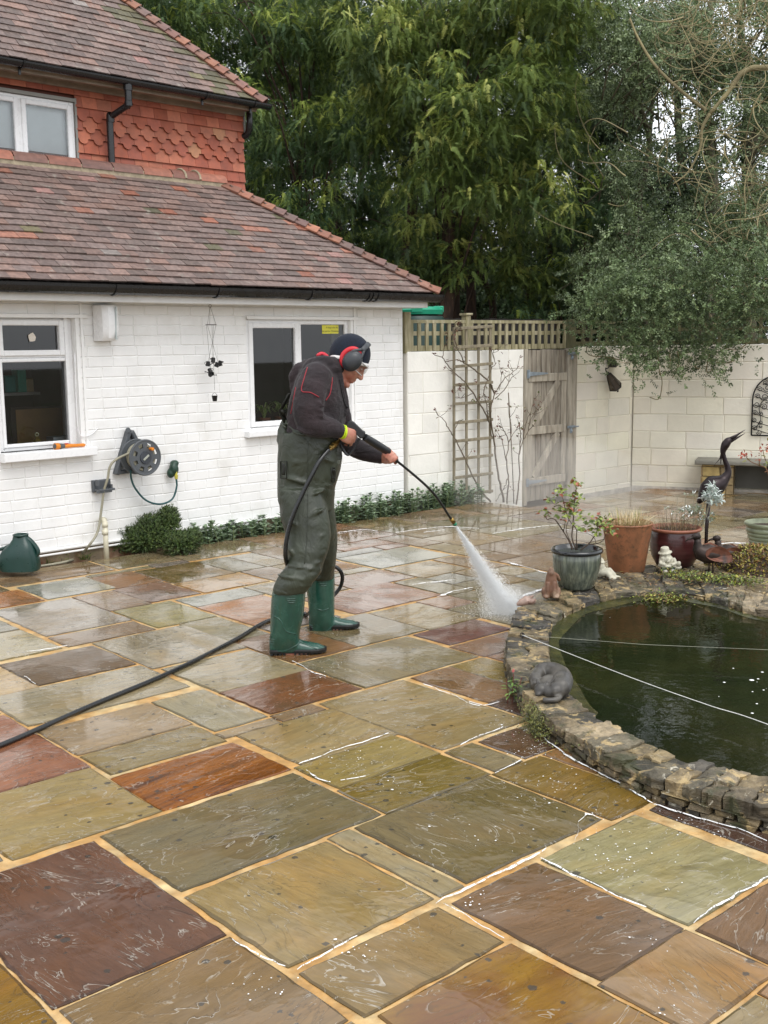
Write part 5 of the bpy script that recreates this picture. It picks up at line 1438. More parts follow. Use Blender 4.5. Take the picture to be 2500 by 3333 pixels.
mb = MB(); P = [ORG_, G(2040, 2200, .118), G(2300, 2293, .115), G(2500, 2358, .115), over_pond(2500, 2358)]; mb.tube(smoothpath(P, 30), .0018, 6)
tag(mb.build('string', mat('white_cord', (.75, .74, .70), .7, var=.5, vs=260)), 'white twisted cord stretched across the pond, the nearer of two', 'string')

# ------------------------------------------------------------------ pots and what grows in them
ro = random.Random(77)
def pot(name, label, c, prof, m, rimm=None, soil_r=.1, soil_z=.2, nrim=0, M=None):
    t = thing(name, label, 'plant pot', c)
    mb = MB(); mb.lathe(prof, c, 48); mb.build('pot_body', m, t, True, angle=50)
    mb = MB(); n = 40; vs = [c + V((soil_r * cos(2 * pi * k / n), soil_r * sin(2 * pi * k / n), soil_z + .006 * mnoise.noise(V((k, 0, 0))))) for k in range(n)] + [c + V((0, 0, soil_z + .012))]
    mb.add(vs, [(k, (k + 1) % n, n) for k in range(n)]); mb.build('soil', mat('bed_soil'), t)
    return t
gl = NT('glazed_grey_green'); co = gl.coord(scale=(9, 9, 1.2)); cz = gl.coord()
sepz = gl.n('ShaderNodeSeparateXYZ'); gl.l(cz, sepz.inputs[0])
g_ = gl.mix(gl.rng(gl.noise(co, 5, 5, .6), .35, .65), lin('3c423b'), lin('666c5e'))
g_ = gl.mix(gl.rng(gl.noise(gl.coord(scale=(5, 5, .6)), 9, 4), .55, .7, 0, .6), g_, lin('7f826e'))
gl.set('Base Color', g_); gl.set('Roughness', .22); gl.set('Coat Weight', .4); gl.set('Normal', gl.bump(gl.noise(co, 6, 3), .2, .004))
c = G(1885, 1925, KZ) + V((0, .11, 0)); cg = c
pot('plant_pot', 'grey green glazed pot with black rim standing on the pond coping', c, [(.0, 0), (.10, 0), (.115, .012), (.12, .02), (.145, .08), (.160, .15), (.165, .20), (.163, .245), (.158, .25)], gl.m, soil_r=.15, soil_z=.235)
pt = bpy.data.objects['plant_pot']
mb = MB(); mb.lathe([(.158, .245), (.172, .25), (.178, .262), (.174, .275), (.162, .28), (.15, .275), (.146, .235)], c, 48); mb.build('rim', mat('black_glaze', '15181a', .2, var=.1, coat=.5), pt, True)
ter = NT('stained_terracotta'); co = ter.coord()
a_ = ter.mix(ter.rng(ter.noise(ter.coord(scale=(1, 1, .8)), 5, 6, .6, .5), .4, .65), lin('96603f'), lin('6d4a30'))
a_ = ter.mix(ter.rng(ter.noise(co, 26, 7, .75), .50, .66, 0, .7), a_, lin('463a28'))
ter.set('Base Color', a_); ter.set('Roughness', .6); ter.set('Normal', ter.bump(ter.noise(co, 50, 5), .3, .003))
c = G(2052, 1868, KZ) + V((0, .13, 0)); ct_ = c
pot('plant_pot', 'tall tapered terracotta pot holding a clump of dead straw grass', c, [(0, 0), (.125, 0), (.13, .01), (.178, .33), (.182, .345), (.186, .352), (.18, .36), (.168, .358), (.160, .31)], ter.m, soil_r=.165, soil_z=.315)
bur = NT('burgundy_glaze'); co = bur.coord(scale=(1, 1, 14))
a_ = bur.mix(bur.rng(bur.noise(co, 3, 4), .4, .6), lin('3a1a19'), lin('4c2727'))
bur.set('Base Color', a_); bur.set('Roughness', .28); bur.set('Coat Weight', .3); bur.set('Normal', bur.bump(bur.noise(co, 3, 3), .25, .006))
c = G(2212, 1850, KZ) + V((0, .15, 0)); cb = c
tb = pot('plant_pot', 'wide burgundy glazed pot with silver leaved plant behind the gnome', c, [(0, 0), (.13, 0), (.14, .01), (.172, .07), (.185, .14), (.183, .21), (.178, .25), (.174, .262)], bur.m, soil_r=.17, soil_z=.262)
mb = MB(); mb.lathe([(.174, .258), (.192, .268), (.196, .28), (.186, .288), (.176, .285), (.17, .255)], c, 48); mb.build('rim', mat('clay_rim', '8a5540', .5, var=.2), tb, True)
c = G(2516, 1832, 0) + V((0, .12, 0)); cs2 = c
rb = [(0, 0), (.11, 0), (.125, .02)]
for k in range(7): rb += [(.128 + k * .008, .05 + k * .031), (.134 + k * .008, .062 + k * .031), (.130 + k * .008, .075 + k * .031)]
rb += [(.176, .27), (.19, .285), (.196, .30), (.19, .312), (.176, .31), (.165, .27)]
gr = NT('ribbed_green_glaze'); co = gr.coord(); sx = gr.n('ShaderNodeSeparateXYZ'); gr.l(co, sx.inputs[0])
gr.set('Base Color', gr.mix(gr.rng(sx.outputs[2], .06, .13), lin('4d7a66'), gr.mix(gr.rng(gr.noise(co, 9, 5), .4, .65), lin('8d9478'), lin('6a7058')))); gr.set('Roughness', .3); gr.set('Coat Weight', .3)
pot('plant_pot', 'ribbed pale green glazed pot cut by the right edge of the photo', c, rb, gr.m, soil_r=.165, soil_z=.275)

# rose in the glazed pot
def zp(x, y, Y=None): return YP(1640 + x * .2773, 1500 + y * .2773, Y or cg.y)
t = thing('potted_rose', 'small rose bush with red tipped leaves growing in the glazed pot', 'rose', cg + UP * .235)
mb = MB(); r = random.Random(5)
for pts, w_ in (([(800, 1045), (770, 950), (700, 830), (640, 740), (600, 690), (550, 675), (510, 690), (485, 640)], .006), ([(845, 1045), (800, 900), (810, 760), (822, 600), (835, 450), (850, 300), (852, 245)], .006),
                ([(860, 1045), (852, 900), (850, 800), (770, 700), (720, 560), (700, 470), (660, 350)], .005), ([(900, 1050), (1000, 970), (1050, 900), (1085, 850), (1100, 760), (1090, 690)], .006),
                ([(1000, 980), (1080, 975), (1160, 940), (1190, 880), (1230, 830)], .005), ([(820, 1040), (760, 900), (730, 800), (760, 700), (800, 620), (860, 560)], .004), ([(852, 830), (900, 800), (960, 770)], .003),
                ([(720, 560), (660, 530), (600, 510), (550, 460)], .003), ([(1085, 975), (1060, 900), (1000, 860), (965, 830)], .003), ([(700, 830), (720, 720), (710, 620)], .004)):
    P = [zp(x, y, cg.y + .07 * sin(i * 1.3 + w_ * 900) * (i > 1)) for i, (x, y) in enumerate(pts)]
    P = smoothpath(P, 4); mb.tube(P, [w_ * .8 * (1 - .55 * i / len(P)) for i in range(len(P))], 6)
mb.build('stems', mat('potted_rose_stem', '4a3a2c', .7, var=.3, vs=30), t, True)
mb = MB()
for (x, y, n) in ((500, 605, 5), (485, 580, 3), (560, 465, 6), (610, 395, 4), (650, 335, 4), (700, 325, 3), (850, 265, 6), (840, 300, 5), (740, 540, 6), (800, 480, 8), (860, 425, 6), (820, 420, 6), (700, 620, 5), (870, 640, 5), (810, 560, 7), (650, 530, 5), (880, 680, 4), (760, 610, 5), (680, 690, 3),
                (1020, 705, 7), (1080, 690, 7), (1130, 770, 8), (1190, 740, 7), (1240, 780, 6), (1270, 830, 5), (970, 830, 5), (1090, 820, 6), (1150, 700, 5), (1210, 670, 3), (880, 760, 3), (770, 400, 4), (840, 520, 5)):
    for k in range(int(n * 1.7)):
        p = zp(x + r.gauss(0, 34), y + r.gauss(0, 30), cg.y + r.gauss(0, .05)); red = r.random() < .17
        leaf(mb, p, V((r.uniform(-1, 1), r.uniform(-1, 1), r.uniform(-.5, .5))), UP + V((r.uniform(-.6, .6), r.uniform(-.6, .2), 0)), r.uniform(.03, .046), r.uniform(.022, .034), lin(r.choice(['8a4a34', '9a5a3c']) if red else r.choice(['7d8a3c', '6a7a34', '93a04c', '5f7038'])))
leaf_attr = mat('leaf_tinted', rough=.42, var=.2, vs=60, attr=True)
mb.build('leaves', leaf_attr, t)
def blades(mb, c, R0, n, h0, h1, lean, w_, cols, r, curl=.6):
    for k in range(n):
        a = r.uniform(0, 2 * pi); q = R0 * sqrt(r.random()); p0 = c + V((q * cos(a), q * sin(a), 0)); b = a + r.uniform(-1.2, 1.2); L = r.uniform(h0, h1); ln = r.uniform(.1, lean)
        d = V((cos(b), sin(b), 0)); sd = V((-sin(b), cos(b), 0)); vs = []
        for i in range(5):
            u = i / 4; p = p0 + d * (L * ln * u ** 1.5) + UP * (L * (u - curl * ln * u * u * .6)); ww = w_ * (1 - u * .85); vs += [p - sd * ww, p + sd * ww]
        mb.add(vs, [(2 * i, 2 * i + 1, 2 * i + 3, 2 * i + 2) for i in range(4)], lin(r.choice(cols), r.uniform(.8, 1.15)))
mb = MB(); r = random.Random(6)
blades(mb, ct_ + UP * .31, .15, 420, .05, .18, 1.5, .0022, ['c9b488', 'b59c70', 'd6c49c', '9a8058', 'a58a62'], r)
blades(mb, ct_ + UP * .31 + V((.05, -.03, 0)), .06, 90, .10, .2, 1.2, .002, ['d9cba4', 'c9b488', 'b8a478'], r)
blades(mb, ct_ + UP * .31, .1, 14, .14, .2, .8, .003, ['8a8f4a', '9a9a50'], r)
tag(mb.build('dead_grass', leaf_attr, org=ct_ + UP * .31), 'clump of dead straw coloured grass in the terracotta pot', 'grass clump')
t = thing('silver_ragwort', 'silver white felted plant with dead stems in the burgundy pot', 'plant', cb + UP * .26)
mb = MB(); r = random.Random(15)
blades(mb, cb + UP * .262, .16, 170, .05, .26, .9, .0016, ['8a7458', '9c8868', '6d5a44', '7a664c'], r, .2)
blades(mb, cb + UP * .262, .15, 60, .02, .08, 2.0, .003, ['a07850', '8a6040', '7a5a40'], r)
mb.build('dead_stems', leaf_attr, t)
mb = MB(); sl = MB()
def cbp(x, y, dy=0.0): return YP(2080 + x * .2532, 1580 + y * .2532, cb.y + dy)
for (pts, w_) in (([(800, 520), (860, 400), (890, 290), (930, 190), (945, 110)], .006), ([(690, 520), (720, 400), (760, 320), (790, 270)], .003), ([(600, 520), (640, 400), (640, 300)], .003), ([(860, 400), (910, 430), (930, 440)], .003), ([(560, 520), (590, 300), (600, 120)], .002), ([(700, 520), (700, 250), (690, 100)], .002), ([(480, 520), (490, 250), (490, 110)], .002), ([(360, 520), (350, 380), (355, 290)], .002), ([(430, 520), (420, 300), (430, 235)], .002), ([(750, 520), (800, 350), (850, 240), (800, 180)], .003)):
    P = smoothpath([cbp(x, y, .03 * sin(i + x)) for i, (x, y) in enumerate(pts)], 4); sl.tube(P, w_, 5)
for (x, y, n, sp_) in ((940, 30, 22, 30), (960, 120, 34, 60), (900, 170, 30, 70), (1030, 170, 20, 45), (1000, 210, 20, 40), (860, 130, 14, 50), (760, 290, 22, 50), (640, 300, 18, 40), (700, 350, 20, 60), (530, 320, 14, 30), (640, 380, 18, 60), (780, 380, 20, 60), (925, 440, 14, 30), (930, 370, 10, 30), (440, 350, 8, 20), (355, 290, 5, 12), (595, 115, 4, 10), (700, 110, 6, 30), (560, 430, 10, 60), (820, 450, 12, 40)):
    for k in range(int(n * 1.8)):
        p = cbp(x + r.gauss(0, sp_ * .62), y + r.gauss(0, sp_ * .5), r.gauss(0, .04)); d = V((r.uniform(-1, 1), r.uniform(-1, .6), r.uniform(-.4, .9)))
        big = x > 850 and y < 260
        leaf(mb, p, d, UP, r.uniform(.03, .055) if big else r.uniform(.018, .034), r.uniform(.012, .02) if big else r.uniform(.007, .013), lin(r.choice(['cdd4d0', 'bcc6c0', 'aab6ac', 'dde2de']) if big or r.random() < .4 else r.choice(['7c8a68', '8a967a', '6a7a58'])))
sl.build('stems', mat('felted_stem', '8f8a78', .8), t, True); mb.build('leaves', leaf_attr, t)
# red leaved rose in the ribbed pot
t = thing('potted_rose', 'rose shoots with bright red leaves rising from the ribbed pot', 'rose', cs2 + UP * .27)
mb = MB(); lf = MB(); r = random.Random(16)
def rsp(x, y, dy=0.0): return YP(2100 + x * .2486, 1150 + y * .2486, cs2.y - .02 + dy)
for pts in ([(1660, 2280), (1650, 1900), (1600, 1540), (1500, 1470), (1370, 1410), (1300, 1320)], [(1680, 2280), (1660, 1800), (1620, 1500), (1570, 1380), (1540, 1260)], [(1600, 1540), (1560, 1560)], [(1500, 1470), (1490, 1380)], [(1660, 1800), (1640, 1400), (1650, 1180), (1640, 1000)]):
    P = smoothpath([rsp(x, y) for x, y in pts], 4); mb.tube(P, [.006 * (1 - .6 * i / len(P)) for i in range(len(P))], 6)
for (x, y, n, red) in ((1300, 1320, 9, 1), (1260, 1330, 5, 1), (1340, 1400, 5, 0), (1370, 1300, 3, 1), (1480, 1375, 6, 1), (1530, 1220, 4, 1), (1500, 1270, 6, 1), (1560, 1320, 5, 0), (1590, 1220, 5, 1), (1550, 1470, 5, 0), (1600, 1440, 5, 0), (1620, 1270, 5, 1), (1640, 1100, 5, 0), (1630, 960, 6, 0)):
    for k in range(n): leaf(lf, rsp(x + r.gauss(0, 22), y + r.gauss(0, 20), r.gauss(0, .03)), V((r.uniform(-1, 1), r.uniform(-1, .5), r.uniform(-.8, .4))), UP, r.uniform(.022, .038), r.uniform(.012, .02), lin(r.choice(['a84a30', '9a3c28', 'b5603c']) if red else r.choice(['8a8a3c', '6d7a34'])))
mb.build('stems', stem_r, t, True); lf.build('leaves', leaf_attr, t)

# creeping stonecrop and litter on the back of the pond
def patch(name, label, cat, pts_fn, n, cols, L, W, seed, h=.0, kind=None, group=None):
    r = random.Random(seed); mb = MB(); c0 = None
    for k in range(n):
        p = pts_fn(r)
        if c0 is None: c0 = p
        leaf(mb, p, V((r.uniform(-1, 1), r.uniform(-1, 1), r.uniform(-.2, .8))), UP, L * r.uniform(.6, 1.3), W * r.uniform(.6, 1.3), lin(r.choice(cols), r.uniform(.75, 1.2)))
    return tag(mb.build(name, leaf_attr, org=c0), label, cat, group, kind)
def mound(r):
    a, q = r.uniform(0, 2 * pi), sqrt(r.random()); x, y = cos(a) * q, sin(a) * q
    z = .23 * max(0, 1 - q * q) ** .8
    return V((2.80 + x * .42, 8.08 + y * .5, z + r.uniform(-.01, .015)))
patch('stonecrop_mound', 'mound of yellow and rusty stonecrop behind the metal birds', 'plant', mound, 3800, ['8a7a2c', '7a6a30', '6a4a26', '9c8a38', '5d4a28', '737a30', '84562c', 'a89c48'], .028, .013, 3)
mb = MB(); mb.ball((2.80, 8.08, -.02), (.40, .48, .23), 24, 12)
tag(mb.build('soil_mound', mat('bed_soil'), smooth=True, org=(2.72, 8.02, 0)), 'heap of dark soil under the stonecrop behind the pond', 'soil', kind='stuff')
def strip1(r):
    u = r.random(); P_ = [(2.0, 7.72), (2.2, 7.55), (2.4, 7.5), (2.55, 7.4)]
    i = min(2, int(u * 3)); f = u * 3 - i; return V((P_[i][0] * (1 - f) + P_[i + 1][0] * f + r.gauss(0, .05), P_[i][1] * (1 - f) + P_[i + 1][1] * f + r.gauss(0, .07), KZ + .012 + abs(r.gauss(0, .018))))
patch('creeping_stonecrop', 'bright green stonecrop creeping over the coping at the feet of the metal birds', 'plant', strip1, 1100, ['5d6a24', '7c8a30', '8f8f38', '4a5520', '6a5a28', '3d4a1e'], .022, .013, 4)
def strip2(r):
    return V((1.86 + r.gauss(0, .09), 7.22 + r.gauss(0, .05), KZ - .02 - abs(r.gauss(0, .03)) + r.gauss(0, .012)))
patch('hanging_stonecrop', 'yellow green stonecrop hanging from the coping towards the water', 'plant', strip2, 420, ['8a9038', '6d7a2c', 'a09a48', '5d6a28', '84603c'], .02, .012, 6)
# fallen leaf litter on the back coping
mb = MB(); r = random.Random(9)
for k in range(260):
    x = r.uniform(1.1, 2.6); y = 7.35 + .35 * sin((x - 1.0) * 2) * .6 + r.gauss(0, .12)
    p = V((x, y, KZ + .014))
    if inpoly(p, OUTS) and not inpoly(p, INS): leaf(mb, p, V((r.uniform(-1, 1), r.uniform(-1, 1), r.uniform(-.1, .2))), UP, r.uniform(.02, .04), r.uniform(.008, .016), lin(r.choice(['6a4a2c', '84623c', '4d3a24', '7a6a3a', '3c3020'])))
tag(mb.build('leaf_litter', leaf_attr), 'dead brown leaves lying on the back of the pond coping', 'leaves', kind='stuff')

# ------------------------------------------------------------------ ornaments
stone_w = mat('pale_cast_stone', 'b8b4a2', .75, var=.2, vs=30, bs=.4, bsc=60, bd=.003, col2='6d6a52', c2s=14, c2r=(.58, .72))
gp = G(2175, 1866, KZ) + V((0, .04, 0))
t = thing('garden_gnome', 'pale stone garden gnome with floppy hat sitting before the burgundy pot', 'gnome', gp)
mb = MB()
mb.ball(gp + V((0, .02, .075)), (.055, .05, .055), 16, 10); mb.ball(gp + V((-.01, .015, .11)), (.045, .042, .03), 14, 8); mb.ball(gp + V((-.012, .0, .125)), (.036, .034, .034), 14, 10)
mb.lathe([(0, .0), (.052, .0), (.05, .008), (.034, .014), (.03, .04), (.026, .045), (0, .045)], gp + V((-.015, .005, .142)), 16, Euler((.1, -.15, 0)).to_matrix())
for k in range(9): a = pi * (1.1 + .8 * k / 8); mb.ball(gp + V((.035 * cos(a) - .012, .036 * sin(a) * .9 - .005, .098 + .012 * sin(k * 2.1))), .014, 8, 6)
mb.ball(gp + V((-.012, -.036, .128)), (.008, .009, .007), 8, 6)
for s in (-1, 1): mb.tube([gp + V((s * .045, .0, .10)), gp + V((s * .055, -.03, .07)), gp + V((s * .02, -.045, .062))], [.016, .015, .012], 8)
mb.ball(gp + V((0, -.005, .05)), (.07, .045, .018), 16, 8)
fuse(mb, 'figure', stone_w, t, .004, 2)
mb = MB()
for s in (-1, 1): mb.tube([gp + V((s * .026, -.005, .045)), gp + V((s * .03, -.03, .025)), gp + V((s * .03, -.04, .016))], [.021, .02, .018], 10)
mb.build('trousers', mat('dark_green_paint', '26332f', .6, var=.3), t, True)
mb = MB()
for s in (-1, 1): mb.ball(gp + V((s * .028, -.055, .016)), (.02, .028, .016), 12, 8)
mb.build('boots', mat('chalky_boot', 'b9b4a6', .7, var=.3, vs=40), t, True)
mb = MB(); c = gp + V((.075, -.01, .02)); mb.lathe([(0, 0), (.02, 0), (.03, .02), (.026, .026), (.018, .012), (0, .01)], c, 14); mb.lathe([(0, 0), (.013, .004), (.016, .022), (.012, .034), (0, .034)], c + V((.01, .01, .024)), 12)
mb.build('flower_tub', stone_w, t, True)
gp = G(1985, 1886, KZ) + V((0, .05, 0))
t = thing('stone_figurine', 'small weathered stone figure slumped between the glazed and terracotta pots', 'figurine', gp)
mb = MB(); mb.ball(gp + V((-.06, 0, .09)), (.032, .035, .04), 12, 8); mb.ball(gp + V((-.055, .01, .05)), (.045, .045, .05), 12, 8); mb.tube([gp + V((-.04, -.01, .05)), gp + V((.0, -.03, .06)), gp + V((.035, -.04, .025))], [.026, .024, .018], 10); mb.tube([gp + V((-.05, -.02, .04)), gp + V((-.02, -.05, .045)), gp + V((.01, -.06, .015))], [.024, .022, .017], 10)
mb.ball(gp + V((.045, -.045, .014)), (.035, .02, .014), 12, 8); mb.ball(gp + V((.015, -.07, .012)), (.03, .018, .013), 12, 8); mb.lathe([(0, 0), (.04, 0), (.03, .012), (.02, .03), (0, .035)], gp + V((-.062, .0, .115)), 12)
fuse(mb, 'figure', stone_w, t, .005, 2)
# metal birds
rust_m = mat('brown_patina_metal', '3a2f2a', .45, metal=.55, var=.4, vs=18, col2='241f1d', c2s=7)
rust_w = mat('rusty_wing_metal', '6d4434', .5, metal=.5, var=.4, vs=22, col2='4a4644', c2s=8)
def bird(name, label, c, k=1.0, yaw=0.0, down=0.0):
    t = thing(name, label, 'bird ornament', c)
    Mz = Matrix.Rotation(yaw, 3, 'Z')
    P = lambda x, y, z: c + Mz @ V((x * k * .92, y * k, z * k * 1.18))
    mb = MB()
    mb.tube([P(.19, 0, .085), P(.16, 0, .095), P(.09, 0, .105), P(.0, 0, .115), P(-.06, 0, .13), P(-.085, 0, .155), P(-.085, 0, .19), P(-.085, 0, .21)], [(.012, .03), (.024, .045), (.055, .065), (.072, .075), (.06, .06), (.038, .036), (.024, .024), (.026, .024)], 14, up=(0, 0, 1))
    mb.ball(P(-.098, 0, .225 - down), (.036 * k, .024 * k, .026 * k), 14, 10)
    mb.tube([P(-.125, 0, .222 - down), P(-.165, 0, .212 - down), P(-.19, 0, .195 - down)], [.014 * k, .007 * k, .002 * k], 8)
    for s in (-1, 1): mb.ball(P(-.108, s * .022, .231 - down), .004 * k, 8, 6)
    mb.build('body', rust_m, t, True)
    for s in (-1, 1):
        mb = MB(); n = 16; vs = []
        for q in range(n):
            a = 2 * pi * q / n; u, v = cos(a), sin(a)
            x = .065 + .115 * u; z = .125 + .048 * v - .10 * max(0, u) * .35; y = s * (.070 - .02 * u * u + .012 * (1 - v) * .5)
            vs.append(P(x, y, z))
        mb.prism(vs, Mz @ V((0, s * .006, 0))); mb.build('wing', rust_w, t)
    mb = MB(); mb.prism([P(.15, -.03, .10), P(.24, -.02, .062), P(.245, .02, .06), P(.15, .03, .10)], V((0, 0, .006))); mb.build('tail', rust_w, t)
    mb = MB()
    for s in (-1, 1):
        mb.tube([P(.03, s * .03, .07), P(.035, s * .032, .0)], .0055 * k, 7)
        for e in (-.6, 0, .6): mb.tube([P(.035, s * .032, .003), P(.035 - .035 * cos(e), s * .032 + .03 * sin(e), .003)], .004 * k, 6)
    mb.build('legs', rust_m, t, True)
bird('metal_bird', 'rusty sheet metal bird facing the gnome from the pond coping', G(2306, 1866, KZ) + V((0, .04, 0)), 1.0, .15)
bird('metal_bird', 'second metal bird whose head shows over the back of the nearer one', V((2.575, 8.15, .06)), .88, -.1)
# heron
t = thing('heron_statue', 'dark bronze heron statue with raised open beak standing behind the pots', 'heron statue', V((YP(2292, 1700, 8.55).x, 8.55, 0)))
HY = 8.55
hp_ = lambda x, y, dy=0.0: YP(2100 + x * .2486, 1150 + y * .2486, HY + dy)
bz = mat('dark_bronze', '2a2122', .32, metal=.6, var=.3, vs=14, bs=.25, bsc=40, bd=.003)
mb = MB()
P = [hp_(690, 1960), hp_(740, 1900), hp_(820, 1800), hp_(900, 1740), hp_(970, 1700), hp_(1040, 1640), hp_(1085, 1560), hp_(1075, 1480), hp_(1045, 1400), hp_(1022, 1320), hp_(1022, 1270), hp_(1050, 1200), hp_(1085, 1150), hp_(1120, 1120)]
rd = [.012, .035, .075, .088, .072, .042, .028, .022, .018, .018, .024, .033, .03, .018]
mb.tube(smoothpath(P, 4), [rd[min(13, i // 4)] * (1 - (i % 4) / 4) + rd[min(13, i // 4 + 1)] * (i % 4) / 4 for i in range(13 * 4 + 1)], 16)
mb.build('body', bz, t, True)
mb = MB(); mb.tube([hp_(1095, 1130), hp_(1180, 1085), hp_(1312, 1000)], [.016, .011, .001], 8); mb.tube([hp_(1100, 1165), hp_(1190, 1115), hp_(1312, 1044)], [.014, .009, .001], 8); mb.build('beak', bz, t, True)
mb = MB(); mb.tube(smoothpath([hp_(1010, 1260), hp_(990, 1340), hp_(970, 1390), hp_(910, 1456)], 4), [.006 * (1 - i / 14) + .001 for i in range(13)], 6); mb.tube(smoothpath([hp_(1015, 1270), hp_(995, 1360), hp_(990, 1450)], 4), [.009 * (1 - i / 10) + .001 for i in range(9)], 6); mb.build('crest', bz, t, True)
for (dx, dy) in ((0, 0), (18, .1)):
    a, b = hp_(830 + dx, 1850, dy), hp_(795 + dx, 2300, dy); mb = MB(); b2 = V((b.x - .01, HY + dy, .0)); mb.tube([a, b, V((b.x, HY + dy, .004))], [.012, .009, .008], 8)
    for e in (-.7, 0, .7): mb.tube([V((b.x, HY + dy, .006)), V((b.x + .07 * cos(e), HY + dy + .06 * sin(e), .006))], .006, 6)
    mb.build('leg', bz, t, True)
# sleeping cat
cc0 = G(1796, 2272, KZ)
zz = lambda x, y, h=0.0: cc0 + (G(1640 + x * .217, 2130 + y * .217, KZ) - cc0) * .86 + UP * (h * .86)
t = thing('cat_statue', 'grey stone cat curled asleep on the pond coping', 'cat statue', cc0)
mb = MB()
mb.tube(smoothpath([zz(440, 560, .035), zz(430, 470, .045), zz(540, 370, .055), zz(700, 370, .058), zz(860, 440, .058), zz(900, 560, .055), zz(830, 650, .048), zz(700, 665, .04), zz(600, 660, .035)], 4), [k_ * .86 for k_ in [.028] * 4 + [.04] * 4 + [.055] * 4 + [.06] * 4 + [.062] * 4 + [.058] * 4 + [.045] * 4 + [.035] * 4 + [.03]], 14)
mb.ball(zz(690, 520, .04), (.056, .052, .043), 16, 10)
hd_ = zz(535, 640, .042); mb.ball(hd_, (.036, .036, .034), 16, 12); mb.ball(hd_ + V((-.018, -.026, -.012)), (.017, .018, .014), 12, 8)
for (dx, dy) in ((.024, .004), (-.012, .026)): mb.tube([hd_ + V((dx, dy, .018)), hd_ + V((dx * 1.35, dy * 1.35, .046))], [.014, .003], 8)
mb.tube(smoothpath([zz(900, 620, .02), zz(820, 720, .016), zz(680, 740, .014), zz(560, 735, .014)], 4), .014, 10)
fuse(mb, 'body', mat('wet_grey_stone', '3d3a36', .38, var=.25, vs=16, bs=.3, bsc=70, bd=.002, col2='55514a', c2s=9), t, .005, 3)
# hare
rc_ = G(1795, 1950, KZ) + V((0, .03, 0)); rp2 = lambda x, y, dy=0.0: YP(1640 + x * .2773, 1500 + y * .2773, rc_.y + dy)
t = thing('hare_ornament', 'brown resin hare sitting upright beside the glazed pot', 'hare ornament', rc_)
br = mat('brown_resin', '6d4c38', .5, var=.35, vs=16, col2='8f7a66', c2s=10, bs=.3, bsc=50, bd=.003)
mb = MB(); mb.ball(rp2(560, 1500), (.046, .05, .062), 16, 12); mb.ball(rp2(556, 1318, -.02), (.022, .026, .028), 12, 8); mb.tube([rp2(555, 1460), rp2(555, 1380, -.01), rp2(555, 1320, -.012)], [.046, .036, .028], 12); mb.tube([rp2(552, 1345, -.005), rp2(552, 1290, -.02), rp2(553, 1252, -.03)], [.03, .022, .006], 12)
for s in (-1, 1):
    mb.tube([rp2(555 + s * 35, 1430, -.03), rp2(555 + s * 40, 1520, -.045), rp2(555 + s * 38, 1610, -.045)], [.018, .013, .013], 10); mb.ball(rp2(555 + s * 62, 1590, -.03), (.02, .04, .014), 12, 8); mb.ball(rp2(555 + s * 70, 1540), (.026, .04, .04), 12, 8)
mb.tube([rp2(590, 1310, .01), rp2(630, 1350, .02), rp2(665, 1405, .03)], [.008, .013, .005], 8); mb.tube([rp2(580, 1320, .03), rp2(620, 1365, .035), rp2(650, 1420, .04)], [.008, .013, .005], 8)
fuse(mb, 'body', br, t, .005, 2)
lc = G(1712, 1974, KZ) + V((0, .03, 0)); lp = lambda x, y, dy=0.0: YP(1640 + x * .2773, 1500 + y * .2773, lc.y + dy)
t = thing('fallen_ornament', 'small pinkish animal ornament lying on its side on the coping end', 'animal ornament', lc)
mb = MB(); mb.tube([lp(150, 1690), lp(200, 1665), lp(260, 1650), lp(320, 1660), lp(370, 1640)], [.008, .024, .032, .028, .012], 12); mb.tube([lp(250, 1620), lp(300, 1610), lp(350, 1585, -.01)], [.012, .014, .007], 8); mb.tube([lp(290, 1660, -.03), lp(340, 1650, -.03), lp(375, 1620, -.03)], [.012, .014, .007], 8); mb.ball(lp(235, 1625), (.012, .015, .014), 8, 6); mb.tube([lp(230, 1615), lp(262, 1580)], [.008, .004], 8)
fuse(mb, 'body', mat('pink_cast', 'a58d80', .5, var=.3, vs=30, col2='6a5044', c2s=14), t, .004, 2)

# watering can by the house
wc_ = G(62, 1850, 0); wc_ = V((wc_.x, wc_.y - .26, 0)); wp2 = lambda x, y, dy=0.0: YP(x * .5425, 900 + y * .5425, wc_.y + dy)
t = thing('watering_can', 'dark green plastic watering can at the left edge below the window', 'watering can', wc_)
cang = mat('can_green_plastic', '12352f', .32, var=.12, vs=12)
mb = MB(); ex = V((1, 0, 0)); secs = []
lv = [(1762, 15, 236), (1745, 2, 240), (1690, -5, 232), (1640, 20, 215), (1600, 62, 196), (1575, 78, 176), (1556, 82, 166)]
vs = []; n = 24
for (y, xl, xr) in lv:
    a, b = wp2(xl, y), wp2(xr, y); c_ = (a + b) / 2; hx = (b.x - a.x) / 2; hy = min(hx * .8, .095)
    for k in range(n):
        q = 2 * pi * k / n; e = .62
        vs.append(V((c_.x + hx * abs(cos(q)) ** e * (1 if cos(q) > 0 else -1), wc_.y + hy * abs(sin(q)) ** e * (1 if sin(q) > 0 else -1), max(0.002, a.z))))
f = [(i * n + k, i * n + (k + 1) % n, (i + 1) * n + (k + 1) % n, (i + 1) * n + k) for i in range(len(lv) - 1) for k in range(n)] + [tuple(range(n - 1, -1, -1))]
mb.add(vs, f); mb.build('can_body', cang, t, True, angle=45)
mb = MB(); a, b = wp2(82, 1556), wp2(166, 1556); c_ = (a + b) / 2; r0 = (b.x - a.x) / 2; mb.lathe([(r0 * .98, -.004), (r0 * 1.1, .002), (r0 * 1.08, .014), (r0 * .9, .016), (r0 * .85, -.03), (0, -.04)], V((c_.x, wc_.y, a.z)), 24); mb.build('filler_rim', cang, t, True)
